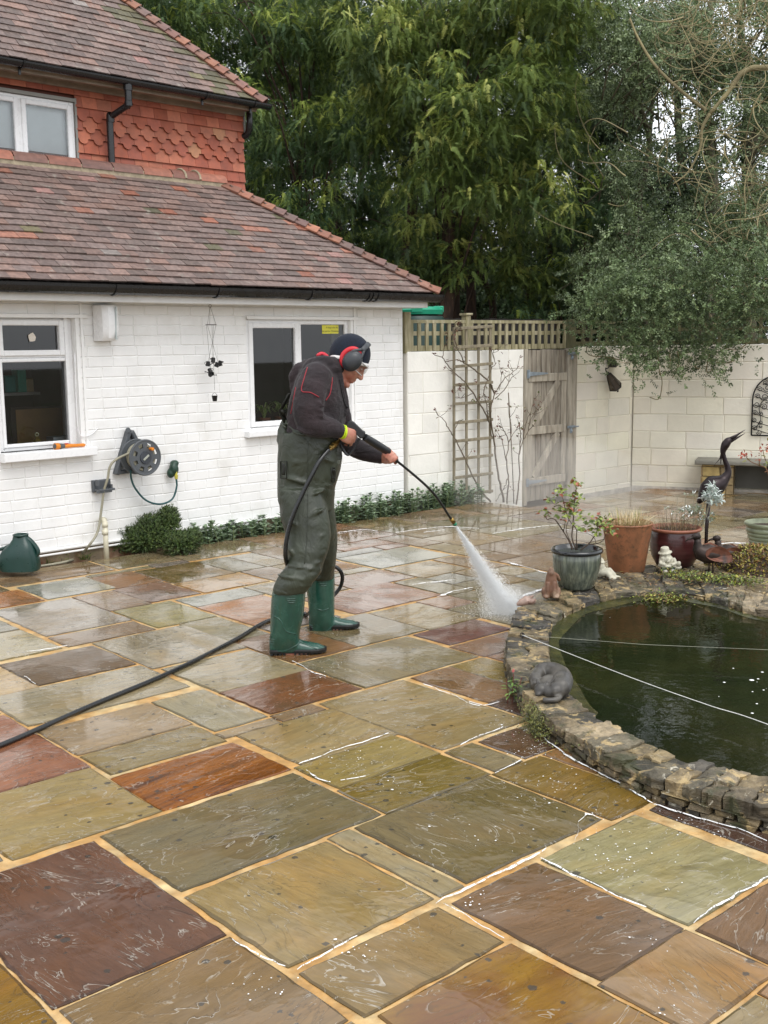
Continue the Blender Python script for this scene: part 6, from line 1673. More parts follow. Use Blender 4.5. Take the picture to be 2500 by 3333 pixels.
mb = MB(); mb.tube(smoothpath([wp2(160, 1565), wp2(190, 1590), wp2(222, 1632), wp2(228, 1660), wp2(205, 1690)], 5), [(.016, .024)] * 21, 12); mb.build('handle', cang, t, True)
mb = MB(); mb.tube(smoothpath([wp2(70, 1606), wp2(20, 1632), wp2(-60, 1655), wp2(-70, 1700), wp2(0, 1740)], 5), [(.013, .02)] * 21, 12); mb.tube([wp2(5, 1730), wp2(-120, 1640), wp2(-190, 1560)], [.03, .022, .018], 14); mb.build('spout', cang, t, True)

# ------------------------------------------------------------------ planting along the house
heath = mat('heath_green', rough=.6, var=.3, vs=30, attr=True)
def heath_shrub(label, blobs, n, seed):
    r = random.Random(seed); c0 = blobs[0][0]; c0 = V((c0.x, c0.y, 0))
    t = thing('heath_shrub', label, 'shrub', c0, 'heath shrubs at the foot of the house wall'); mb = MB(); tr = MB()
    for (c, R_) in blobs:
        for q in range(5): tr.tube([V((c0.x + r.uniform(-.05, .05), c0.y, -.02)), V((c.x + r.uniform(-.1, .1), c.y + r.uniform(-.06, .06), c.z))], [.009, .003], 5)
        for k in range(n):
            d = V((r.gauss(0, 1), r.gauss(0, 1), r.gauss(.25, 1))).normalized(); p = c + V((d.x * R_[0], d.y * R_[1], d.z * R_[2])) * (r.random() ** .33) * (1 + .25 * mnoise.noise(c + d * 2.2))
            if p.z < .01: p.z = .01 + r.random() * .03
            ax = (d * 1.2 + V((0, 0, .6)) + V((r.gauss(0, .3), r.gauss(0, .3), 0))).normalized(); L = r.uniform(.03, .06); cc = lin(r.choice(['34481c', '3f5422', '4a5c28', '2c3f1a', '556430', '3a4a1e']), r.uniform(.75, 1.2))
            for q in range(9):
                u = q / 9; b = p + ax * (L * u); a = q * 2.4; s = (ax.orthogonal().normalized() * cos(a) + ax.cross(ax.orthogonal().normalized()) * sin(a)) ; e = (s * .8 + ax * .7).normalized(); w_ = ax.cross(s) * .0034
                mb.add([b - w_, b + w_, b + e * .018], [(0, 1, 2)], cc)
    tr.build('stems', mat('shrub_wood', '3a2c20', .8), t); mb.build('foliage', heath, t)
b1, b2, b3 = G(470, 1795), G(590, 1805), G(382, 1800)
heath_shrub('largest dark green heath shrub beside the waste pipe', [(V((b1.x - .12, b1.y + .05, .11)), (.19, .13, .11)), (V((b1.x + .06, b1.y + .05, .17)), (.17, .13, .14)), (V((b1.x + .2, b1.y + .1, .24)), (.08, .08, .12)), (V((b1.x, b1.y + .02, .1)), (.24, .14, .10))], 900, 1)
heath_shrub('low rounded heath shrub spilling onto the paving left of the stonecrop', [(V((b2.x - .02, b2.y + .02, .09)), (.13, .11, .09)), (V((b2.x + .07, b2.y + .05, .11)), (.09, .09, .07))], 800, 2)
heath_shrub('smallest heath sprig right behind the foot of the waste pipe', [(V((b3.x, b3.y + .02, .05)), (.07, .06, .05))], 160, 3)
sed = mat('stonecrop_leaf', rough=.5, var=.22, vs=30, attr=True)
SEDCOL = ['66795a', '728664', '7f9174', '5a6c50', '8fa088', '6b7f62']
def sedum(label, c, seed, ns, h):
    r = random.Random(seed); h *= .85; t = thing('stonecrop_plant', label, 'plant', c, 'upright stonecrop along the house wall'); mb = MB(); st = MB()
    for k in range(ns):
        p = c + V((r.gauss(0, .085), r.gauss(0, .05), 0)); H = h * r.uniform(.3, 1.15); ln = V((r.gauss(0, .12), r.gauss(0, .12), 1)).normalized()
        st.tube([p - UP * .02, p + ln * H], [.005, .0035], 5); m_ = int(H / .028) + 2
        for i in range(m_):
            u = (i + 1) / m_; b = p + ln * (H * u); a = i * 1.57 + r.uniform(-.3, .3)
            for s in (0, pi): 
                d = V((cos(a + s), sin(a + s), .12 + .55 * u * u)); leaf(mb, b, d, UP, r.uniform(.046, .07) * (.75 + .4 * (1 - abs(u - .6))), r.uniform(.028, .042), lin(r.choice(SEDCOL), r.uniform(.9, 1.3)), .12)
        for q in range(6): leaf(mb, p + ln * H, V((cos(q * 1.05), sin(q * 1.05), 1.1)), UP, .032, .02, lin(r.choice(SEDCOL), 1.2), .1)
    st.build('stems', mat('stonecrop_stem', '6d7a50', .6), t); mb.build('leaves', sed, t)
SEDX = [(612, .18, 7), (655, .2, 8), (700, .16, 8), (745, .15, 9), (790, .16, 8), (835, .17, 9), (880, .17, 8), (925, .2, 9), (975, .2, 8), (1030, .19, 9), (1085, .2, 9), (1120, .24, 9), (1160, .22, 8), (1200, .17, 8), (1235, .24, 8), (1270, .17, 7), (1300, .25, 8), (1335, .2, 7), (1365, .26, 9), (1400, .25, 9), (1435, .28, 9), (1465, .3, 9), (1500, .22, 8), (1535, .2, 7)]
SEDL = ['beside the low heath shrub', 'left of the man and the hose', 'under the tap hose', 'short of the man\'s back', 'just behind the man\'s waders', 'hidden behind the man\'s legs', 'right of the man\'s boots and waders', 'below the right window sill', 'midway between the man and the house corner', 'near the house corner', 'at the foot of the garden wall corner', 'below the climbing trellis']
for i, (x, h, ns) in enumerate(SEDX):
    for (dx, db, k) in ((0, -.06, 0),) + (((22, -.16, 1),) if i % 2 == 0 else ()):
        d = ray(x + dx, 1700); b = -8.43 + db
        tt_ = b / (d.x * dB.x + d.y * dB.y); p = V((d.x * tt_, d.y * tt_, -.02))
        lab = 'stonecrop plant %s, %s' % (SEDL[min(11, i // 2)], ('left of its pair' if i % 2 == 0 else 'right of its pair') if k == 0 else 'in the back row')
        sedum(lab, p, 100 + i * 2 + k, ns, h)
def tuft(name, label, c, n, h, seed, cols=('5d6a34', '6d7a3c', '4a5a2c')):
    r = random.Random(seed); mb = MB(); blades(mb, c, .05, n, h * .5, h, 1.4, .0035, list(cols), r); 
    for k in range(n // 3): leaf(mb, c + V((r.gauss(0, .06), r.gauss(0, .03), abs(r.gauss(0, .03)))), V((r.uniform(-1, 1), r.uniform(-1, 1), .4)), UP, .035, .014, lin(r.choice(cols)))
    tag(mb.build(name, leaf_attr, org=c), label, 'weed')
tuft('weed_tuft', 'small green weeds beside the watering can', G(155, 1835, 0), 46, .09, 1)
tuft('weed_tuft', 'low weeds at the foot of the beige hose', G(275, 1820, 0), 40, .10, 2)
tuft('weed_tuft', 'tiny weed between the weeds by the can and the hose', G(205, 1828, 0), 20, .06, 3)
t = thing('pond_weed', 'red stemmed seedling with pointed green leaves growing against the pond wall', 'weed', G(1662, 2290, 0))
mb = MB(); lf = MB(); r = random.Random(4); b0 = G(1662, 2292, 0)
for (dx, h_) in ((-.012, .12), (.01, .15), (.035, .13), (.05, .09)):
    tp = b0 + V((dx * 1.6, .02, h_)); mb.tube([b0 + V((dx, .02, 0)), b0 + V((dx * 1.2, .02, h_ * .5)), tp], .0022, 5)
    for q in range(7): leaf(lf, b0.lerp(tp, .35 + .65 * q / 7) + V((dx, .02, 0)) * .0, V((r.uniform(-1, 1), r.uniform(-1, .2), r.uniform(-.8, .2))), UP, .036, .011, lin(r.choice(['5d7a34', '6d8a40', '4f6a2c'])))
leaf(lf, b0 + V((.012, .02, .155)), V((.2, 0, 1)), V((0, -1, 0)), .022, .014, lin('c06a68'))
mb.build('stems', mat('red_stem', '6a3430', .6), t); lf.build('leaves', leaf_attr, t)
def moss(r):
    u = r.random(); i = r.randrange(len(OUTS)); p = OUTS[i].lerp(OUTS[(i + 1) % len(OUTS)], u)
    if not (p.x < .85 and 4.3 < p.y < 5.1): p = V((.70 + r.gauss(0, .02), 4.85 + r.gauss(0, .1), 0)); p = V((p.x - (4.85 - p.y) * -.15, p.y, 0))
    return V((p.x - .02 + r.gauss(0, .008), p.y + r.gauss(0, .008), r.random() ** 1.5 * .12))
patch('moss', 'green moss and weeds in the outer face of the pond wall near the cat', 'moss', moss, 900, ['5d6428', '6d6a30', '4a5020', '7c7a3a', '3d421c'], .014, .006, 12, kind='stuff')

# ------------------------------------------------------------------ the man with the pressure washer
MY = 6.40
def Q(x, y, d=0.0): return YP(800 + x * .54265, 1000 + y * .54265, MY + d)
PXM = .54265 * MY / FPX * 1.008                    # metres per unit of the grid above
feet = V((Q(380, 2100).x, MY, 0))
man = thing('person', 'man in green chest waders and dark hooded top leaning forward to spray the paving', 'person', feet)
def sect(mb, secs, n=28, sq=.85, col=None):
    """stack of level ellipses: (y, x left, x right, depth offset, half depth)"""
    vs = []
    for (y, xl, xr, d, hy) in secs:
        a, b = Q(xl, y, d), Q(xr, y, d); c = (a + b) / 2; hx = (b.x - a.x) / 2
        for k in range(n):
            t = 2 * pi * k / n; ct, st = cos(t), sin(t)
            vs.append(V((c.x + hx * abs(ct) ** sq * (1 if ct > 0 else -1), MY + d + hy * abs(st) ** sq * (1 if st > 0 else -1), c.z)))
    m = len(secs); fs = [(i * n + (k + 1) % n, i * n + k, (i + 1) * n + k, (i + 1) * n + (k + 1) % n) for i in range(m - 1) for k in range(n)]
    fs += [tuple(range(n)), tuple((m - 1) * n + k for k in range(n - 1, -1, -1))]
    mb.add(vs, fs, col)
def refine(secs, k=4):
    out = []; S_ = [secs[0]] + list(secs) + [secs[-1]]
    for i in range(1, len(S_) - 2):
        for j in range(k):
            t = j / k; t2, t3 = t * t, t * t * t
            out.append(tuple(.5 * (2 * b + (c - a) * t + (2 * a - 5 * b + 4 * c - d) * t2 + (3 * b - a - 3 * c + d) * t3) for a, b, c, d in zip(S_[i - 1], S_[i], S_[i + 1], S_[i + 2])))
    out.append(tuple(secs[-1])); return out
def cap(mb, pts, rad, n=14, flat=None):
    """tapered limb with rounded ends; rad in grid units"""
    pts = [V(p) for p in pts]; rad = [r * PXM for r in rad]
    P, Rr = [], []
    for i in range(len(pts) - 1):
        for j in range(4):
            t = j / 4; P.append(pts[i].lerp(pts[i + 1], t)); Rr.append(rad[i] * (1 - t) + rad[i + 1] * t)
    P.append(pts[-1]); Rr.append(rad[-1])
    d0 = (P[0] - P[1]).normalized(); d1 = (P[-1] - P[-2]).normalized()
    A, B = [], []
    for a in (75, 50, 25): A.append((P[0] + d0 * Rr[0] * sin(R(a)), Rr[0] * cos(R(a))))
    for a in (25, 50, 75): B.append((P[-1] + d1 * Rr[-1] * sin(R(a)), Rr[-1] * cos(R(a))))
    allp = A + list(zip(P, Rr)) + B
    mb.tube([p for p, r in allp], [r for p, r in allp], n, ell=flat)
skin_n = NT('skin'); co = skin_n.coord()
sc_ = skin_n.mix(skin_n.rng(skin_n.noise(co, 14, 5), .4, .66), lin('b98470'), lin('a86554'))
skin_n.set('Base Color', sc_); skin_n.set('Roughness', .5); skin_n.set('Subsurface Weight', .12); skin_n.set('Subsurface Radius', (.6, .25, .15)); skin_n.set('Subsurface Scale', .012)
skin_n.set('Normal', skin_n.bump(skin_n.noise(co, 160, 4), .12, .002)); SKIN = skin_n.m

# ---- body: one continuous surface (most of it is inside the clothes)
NEAR, FAR = -.02, .02
hc = Q(628, 285)
hu = V((.70, 0, .71)); hf = V((.71, 0, -.70)); hs_ = V((0, 1, 0))      # head: up, face, side
Mh = Matrix((hf, hs_, hu)).transposed()
def hq(f, s, u): return hc + (hf * f + hs_ * s + hu * u) * PXM * 1.0
b = MB()
b.ball(hc, (108 * PXM, 80 * PXM, 108 * PXM), 28, 20, Mh)
b.ball(hq(46, 0, -58), (80 * PXM, 68 * PXM, 88 * PXM), 24, 16, Mh)                  # face and jaw
cap(b, [hq(0, -50, -105), hq(70, -32, -140), hq(100, 0, -148)], [27, 24, 21]); cap(b, [hq(0, 50, -105), hq(70, 32, -140), hq(100, 0, -148)], [27, 24, 21])
b.ball(hq(102, 0, -143), (26 * PXM, 30 * PXM, 20 * PXM), 14, 10, Mh)                # chin
cap(b, [hq(108, 0, -6), hq(122, 0, -34), hq(138, 0, -56)], [12, 14, 15])              # nose
cap(b, [hq(122, -14, -60), hq(128, 14, -60)], [10, 10])
cap(b, [hq(98, -32, 12), hq(112, 0, 16), hq(98, 32, 12)], [16, 17, 16])               # brow
cap(b, [hq(104, -24, -92), hq(120, 0, -90), hq(104, 24, -92)], [8, 11, 8]); cap(b, [hq(100, -22, -107), hq(116, 0, -108), hq(100, 22, -107)], [9, 12, 9])
for s in (-1, 1):
    b.ball(hq(78, s * 46, -50), (30 * PXM, 24 * PXM, 26 * PXM), 12, 10, Mh)         # cheek
    b.ball(hq(92, s * 32, -14), (16 * PXM, 17 * PXM, 14 * PXM), 12, 10, Mh)         # eye under its lid
    b.ball(hq(-10, s * 80, -34), (24 * PXM, 10 * PXM, 34 * PXM), 12, 10, Mh)        # ear
cap(b, [Q(455, 420), Q(520, 365), Q(575, 320)], [74, 62, 58])
sect(b, refine([(390, 330, 545, 0, .12), (470, 305, 560, 0, .17), (600, 270, 575, 0, .17), (760, 250, 550, 0, .15), (900, 215, 545, 0, .155), (1040, 215, 530, 0, .155), (1120, 225, 505, 0, .15)], 3))
cap(b, [Q(425, 440, -.17), Q(385, 560, -.22), Q(385, 690, -.235), Q(480, 725, -.2), Q(560, 742, -.165)], [62, 55, 48, 42, 30])
cap(b, [Q(500, 440, .17), Q(540, 620, .24), Q(610, 815, .25), Q(720, 868, .2), Q(815, 905, .13)], [60, 52, 44, 40, 28])
cap(b, [Q(335, 1100, -.09), Q(370, 1400, -.15), Q(300, 1650, -.21), Q(255, 1950, -.21), Q(245, 2060, -.2), Q(360, 2075, -.19)], [70, 66, 60, 50, 40, 34])
cap(b, [Q(420, 1090, .1), Q(460, 1400, .22), Q(460, 1620, .31), Q(450, 1850, .34), Q(445, 1925, .34), Q(570, 1935, .35)], [70, 66, 56, 46, 38, 32])
# hands: gun axes in the grid
def finger(pts, r0, r1): cap(b, pts, [r0 + (r1 - r0) * i / (len(pts) - 1) for i in range(len(pts))], 9)
# right hand round the trigger grip, its back towards us
cap(b, [Q(562, 742, -.165), Q(590, 752, -.155), Q(622, 768, -.135)], [31, 35, 36], flat=(1.1, .62))
cap(b, [Q(575, 765, -.155), Q(600, 782, -.145), Q(618, 795, -.13)], [28, 31, 28], flat=(1.0, .62))
for k, (kx, ky, px_, py_, ln) in enumerate(((640, 738, 652, 752, 1.0), (641, 757, 651, 772, 1.05), (634, 778, 642, 794, 1.0), (622, 798, 626, 814, .86))):
    finger([Q(kx - 18, ky - 2, -.14), Q(kx + 8, ky + 6, -.125), Q(px_ + 6, py_ + 10, -.095), Q(px_ - 12, py_ + 14, -.06), Q(px_ - 34 * ln, py_ + 8, -.055)], 12.5 - k * .6, 9)
finger([Q(578, 735, -.14), Q(606, 722, -.10), Q(634, 720, -.07), Q(656, 728, -.06)], 15, 11)
# left hand under the fore grip, fingers closing over it towards us
cap(b, [Q(815, 905, .13), Q(838, 905, .11), Q(862, 902, .09)], [29, 36, 34], flat=(1.05, .75))
for k, (x0, y0) in enumerate(((846, 866), (862, 880), (878, 893), (890, 908))):
    finger([Q(x0 + 8, y0 + 26, .11), Q(x0 + 16, y0 - 6, .085), Q(x0 + 8, y0 - 18 + k * 2, .05), Q(x0 - 12, y0 - 4, .022), Q(x0 - 22, y0 + 20, .022)], 13 - k * .6, 9.5)
finger([Q(842, 925, .09), Q(862, 928, .05), Q(886, 920, .03), Q(902, 906, .03)], 15, 10.5)
fuse(b, 'body', SKIN, man, .0046, 2)
# face details
eye_w = mat('eye_white', (.7, .68, .65), .2, var=0)
for s in (-1, 1):
    mb = MB(); mb.ball(hq(102, s * 32, -15), (9 * PXM, 10 * PXM, 6 * PXM), 10, 8, Mh); mb.build('eye', eye_w, man, True)
    mb = MB(); cap(mb, [hq(112, s * 14, 14), hq(112, s * 30, 18), hq(98, s * 50, 12)], [5, 6, 4], 8); mb.build('eyebrow', mat('brown_hair', '4a3428', .8), man, True)
mb = MB(); cap(mb, [hq(108, -20, -99), hq(125, 0, -98), hq(108, 20, -99)], [3.2, 4, 3.2], 8); mb.build('lips', mat('lip', '8d5048', .5), man, True)

# ---- hooded top
fab = NT('charcoal_fleece'); co = fab.coord()
fab.set('Base Color', fab.scale_col(fab.mix(fab.rng(fab.noise(co, 5, 5), .4, .62), lin('1f191c'), lin('2d2225')), fab.rng(fab.noise(co, 120, 3), .3, .7, .75, 1.2)))
fab.set('Roughness', .9); fab.set('Sheen Weight', .08)
fold = fab.noise(fab.coord(scale=(1, 1, 2.2)), 9, 3, .5, .8)
fab.set('Normal', fab.bump(fab.math('ADD', fold, fab.math('MULTIPLY', fab.noise(co, 140, 4), .12)), .55, .03)); FLEECE = fab.m
h = MB()
sect(h, refine([(322, 405, 510, 0, .07), (350, 345, 540, 0, .13), (400, 312, 562, 0, .185), (470, 288, 582, 0, .215), (550, 264, 596, 0, .215), (640, 248, 600, 0, .2), (740, 232, 585, 0, .18), (830, 222, 560, 0, .17), (880, 225, 545, 0, .16)], 4))
cap(h, [Q(425, 425, -.15), Q(392, 500, -.2), Q(372, 600, -.225), Q(385, 690, -.225), Q(450, 712, -.21), Q(520, 728, -.185), Q(566, 742, -.165)], [96, 92, 90, 86, 74, 56, 42])
cap(h, [Q(500, 425, .14), Q(535, 560, .2), Q(570, 720, .24), Q(622, 822, .24), Q(700, 862, .21), Q(770, 888, .16), Q(806, 900, .135)], [92, 86, 76, 66, 60, 52, 42])
# sleeve folds at the inner elbow
for (x, y, dx, dy, r_) in ((430, 610, 70, 40, 16), (425, 640, 80, 30, 15), (440, 575, 60, 40, 13), (350, 745, 100, 30, 15), (700, 905, 60, 18, 12), (640, 880, 50, 28, 12)):
    dd = -.28 if x < 600 else .17
    cap(h, [Q(x - dx * .5, y - dy * .5, dd), Q(x, y + 4, dd - .004), Q(x + dx * .5, y + dy * .5, dd)], [r_ * .5, r_, r_ * .5], 8)
# hood lying on the shoulders
for (rr_, dz, r_) in ((0, 0, 30), (12, 22, 32), (24, 44, 30)):
    pts = []
    for k in range(15):
        a = pi * (.12 + 1.76 * k / 14); pts.append(Q(455 + 92 * cos(a) + (-1 if cos(a) < 0 else 1) * rr_, 334 + dz + 22 * cos(a) * -1.0 - 14 + (30 if cos(a) > 0 else 0) * cos(a), .125 * sin(a)))
    cap(h, pts, [r_] * len(pts), 10)
cap(h, [Q(322, 372, -.02), Q(300, 420, 0), Q(292, 480, 0)], [40, 46, 30])
# open collar down the chest
cap(h, [Q(540, 330, -.075), Q(560, 400, -.09), Q(575, 480, -.085), Q(590, 560, -.07), Q(596, 640, -.06)], [17, 18, 18, 18, 16]); cap(h, [Q(545, 330, .075), Q(570, 400, .09), Q(590, 470, .085)], [17, 18, 18])
hood = fuse(h, 'hooded_top', FLEECE, man, .0085, 3, disp=[(.09, .012), (.035, .004)])
red_m = mat('red_piping', '8f2630', .7, var=.1); redl = mat('red_hood_lining', 'c23440', .8, var=.12)
from mathutils.bvhtree import BVHTree
def on_surface(ob, pts, lift=.002, dirv=V((0, 1, 0))):
    """lay points on the nearest side of a body as seen along dirv"""
    dg = bpy.context.evaluated_depsgraph_get(); o0 = ORG[ob.name]
    bv = BVHTree.FromPolygons([v.co for v in ob.data.vertices], [tuple(p.vertices) for p in ob.data.polygons]); out = []
    for p in pts:
        src = V((p.x, p.y, p.z)) - o0; d = (p - CAMP).normalized(); hit = bv.ray_cast(src - d * 1.5, d)
        if hit[0] is not None: out.append(hit[0] - d * lift + o0)
    return out
def seam(ob, pts, w_, m_, name, k=6):
    P = on_surface(ob, smoothpath([Q(x, y, -.2) for x, y in pts], k)); mb = MB()
    if len(P) > 3: mb.tube(P, w_, 6); mb.build(name, m_, hood, True)
seam(hood, [(370, 360), (352, 420), (335, 500), (390, 512), (440, 540)], .0028, red_m, 'piping'); seam(hood, [(520, 420), (515, 470), (505, 520), (480, 560)], .0030, red_m, 'piping'); seam(hood, [(300, 480), (285, 560), (270, 640)], .0030, red_m, 'piping')
mb = MB(); mb.tube(smoothpath([Q(426, 292, -.06), Q(455, 278, -.05), Q(482, 290, -.05), Q(500, 312, -.05)], 4), [.012, .016, .018, .018, .018, .018, .018, .018, .018, .018, .016, .014, .012], 8, ell=(.6, 1.2)); mb.build('hood_lining', redl, hood, True)
mb = MB(); P = on_surface(hood, smoothpath([Q(x, y, -.1) for x, y in ((566, 430), (575, 500), (590, 560), (604, 598))], 5)); 
if len(P) > 3: mb.tube(P, .004, 6); mb.ball(P[-1] + V((.006, -.004, 0)), .008, 10, 8)
mb.build('drawcord', mat('black_cord', '161416', .7), hood, True)
mb = MB()
for (c, ax, r_) in ((Q(566, 742, -.165), (Q(600, 752, -.15) - Q(540, 735, -.18)).normalized(), 44), (Q(806, 900, .135), (Q(830, 908, .11) - Q(780, 890, .16)).normalized(), 42)):
    mb.tube([c - ax * .018, c - ax * .008, c + ax * .010], [r_ * PXM * 1.02, r_ * PXM * .98, r_ * PXM * .93], 18)
mb.build('cuffs', FLEECE, hood, True, angle=40)
mb = MB(); c = Q(573, 745, -.16); ax = (Q(600, 752, -.15) - Q(540, 735, -.18)).normalized(); Mx = ax.to_track_quat('Z', 'Y').to_matrix()
for o_ in (.004, .016): mb.tube([c + ax * o_ + Mx @ V((38 * PXM * cos(a), 38 * PXM * sin(a), .003 * sin(a * 2))) for a in [2 * pi * k / 28 for k in range(28)]], .0048, 8, closed=True)
mb.build('wristband', mat('neon_yellow', 'c6e01e', .5, var=.05), man, True)

# ---- chest waders
wad = NT('olive_pvc'); co = wad.coord()
cwad = wad.mix(wad.rng(wad.noise(co, 3.5, 6, .6), .35, .66), lin('292d23'), lin('3a4032'))
cwad = wad.mix(wad.rng(wad.noise(co, 11, 6, .7), .62, .74, 0, .55), cwad, lin('4d4f42'))
wad.set('Base Color', cwad); wad.set('Roughness', wad.rng(wad.noise(co, 7, 4), .35, .65, .34, .58))
fold = wad.noise(wad.coord(scale=(1.5, 1.5, 1.1)), 5.0, 3, .5, 1.6)
wad.set('Normal', wad.bump(wad.math('ADD', fold, wad.math('MULTIPLY', wad.noise(co, 60, 4), .08)), .42, .04)); PVC = wad.m
w = MB()
sect(w, refine([(742, 204, 552, 0, .178), (800, 196, 568, 0, .188), (900, 189, 578, 0, .192), (1000, 189, 562, 0, .19), (1080, 191, 536, 0, .185), (1150, 196, 528, .02, .18), (1210, 215, 520, .02, .15)], 4))
cap(w, [Q(238, 690, .06), Q(222, 742, .04), Q(215, 800, .02)], [24, 30, 30]); cap(w, [Q(242, 690, -.07), Q(226, 745, -.07), Q(220, 800, -.05)], [22, 30, 30])
sect(w, refine([(1080, 192, 440, -.1, .11), (1150, 197, 470, -.11, .118), (1250, 210, 498, -.13, .118), (1350, 234, 508, -.15, .112), (1450, 246, 497, -.18, .104), (1520, 247, 474, -.19, .1), (1560, 236, 462, -.2, .1), (1590, 210, 455, -.21, .106), (1640, 182, 415, -.22, .106), (1682, 166, 384, -.22, .1), (1704, 164, 366, -.22, .096)], 4))
sect(w, refine([(1100, 300, 535, .1, .12), (1200, 312, 532, .13, .12), (1300, 345, 544, .17, .115), (1400, 395, 550, .22, .11), (1480, 428, 546, .25, .1), (1535, 440, 541, .28, .1), (1580, 424, 533, .3, .097), (1625, 385, 529, .32, .094)], 4))
# creases: knees, ankles, crotch and the sagging top
for (x, y, dx, dy, dd, r_) in ((350, 1560, 190, 22, -.295, 17), (330, 1590, 170, -28, -.30, 16), (300, 1625, 200, 36, -.315, 15), (300, 1665, 190, 10, -.315, 14), (400, 1540, 120, -36, -.28, 14), (495, 1545, 80, 18, .19, 12), (490, 1580, 80, -18, .21, 12), (500, 1470, 80, -34, .15, 11),
                               (320, 1040, 170, 40, -.195, 11), (400, 1120, 150, -50, -.20, 11), (330, 1190, 160, 44, -.225, 11), (420, 1230, 130, -60, -.235, 11), (300, 1300, 110, 40, -.25, 10), (430, 1380, 110, -46, -.25, 10), (280, 1470, 60, 60, -.27, 11), (330, 925, 150, -22, -.19, 8), (460, 900, 140, 60, -.18, 9)):
    cap(w, [Q(x - dx * .5, y - dy * .5, dd + .035), Q(x - dx * .2, y - dy * .2 + 3, dd + .004), Q(x + dx * .2, y + dy * .2 + 3, dd + .004), Q(x + dx * .5, y + dy * .5, dd + .04)], [r_ * .5, r_, r_, r_ * .5], 8)
for s in (-1,):
    cap(w, [Q(240, 690, -.09), Q(290, 738, -.15), Q(345, 752, -.185), Q(405, 742, -.19), Q(470, 770, -.18), Q(540, 800, -.12), Q(566, 830, -.05)], [9, 10, 11, 11, 10, 10, 9], 8)
wader = fuse(w, 'chest_waders', PVC, man, .0085, 2, disp=[(.2, .016), (.06, .003)])
mb = MB()
for (x, y, w_, h_) in ((227, 975, 36, 100), (524, 1005, 20, 84)):
    for (dx, dy, ww, hh_) in ((0, 0, w_, h_),):
        P = on_surface(wader, [Q(x - w_ / 2, y - h_ / 2, -.2), Q(x + w_ / 2, y - h_ / 2, -.2), Q(x + w_ / 2, y + h_ / 2, -.2), Q(x - w_ / 2, y + h_ / 2, -.2)], .003)
        if len(P) == 4: mb.tube(P, .0035, 6, closed=True)
    P = on_surface(wader, smoothpath([Q(x, y - h_ * .4, -.2), Q(x + 4, y, -.2), Q(x, y + h_ * .3, -.2)], 4), .006)
    if len(P) > 3: mb.tube(P, [.009] * len(P), 8, ell=(1.3, .5))
mb.build('buckle_loop', mat('black_webbing', '15170f', .6), wader, True)
mb = MB(); P = on_surface(wader, [Q(552, 918, -.1), Q(566, 918, -.1), Q(566, 938, -.1), Q(552, 938, -.1)], .003)
if len(P) == 4: mb.add(P, [(0, 1, 2, 3)])
mb.build('printed_patch', mat('faded_print', '8d9488', .6), wader)
for xs__ in ([(372, 800), (370, 1000), (372, 1200), (366, 1400), (352, 1540)],):
    P = on_surface(wader, smoothpath([Q(x, y, -.2) for x, y in xs__], 6), .001); mb = MB(); mb.tube(P, .0022, 6); mb.build('seam', PVC, wader, True)
P = on_surface(wader, smoothpath([Q(x, y, -.25) for x, y in ((212, 700), (250, 726), (300, 752), (345, 764), (395, 756), (430, 744))], 5), -.003)
if len(P) > 3:
    mb = MB(); mb.tube([p + V((0, -.012, 0)) for p in P], .0065, 8); mb.build('top_hem', PVC, wader, True)
# strap over the back
mb = MB(); mb.tube([Q(262, 520, -.12), Q(226, 590, -.10), Q(208, 622, -.09), Q(226, 660, -.08), Q(240, 690, -.08)], .012, 8, ell=(.4, 1.5)); mb.tube([Q(205, 610, -.09), Q(235, 640, -.09)], .014, 8); mb.build('shoulder_strap', mat('black_webbing'), wader, True)

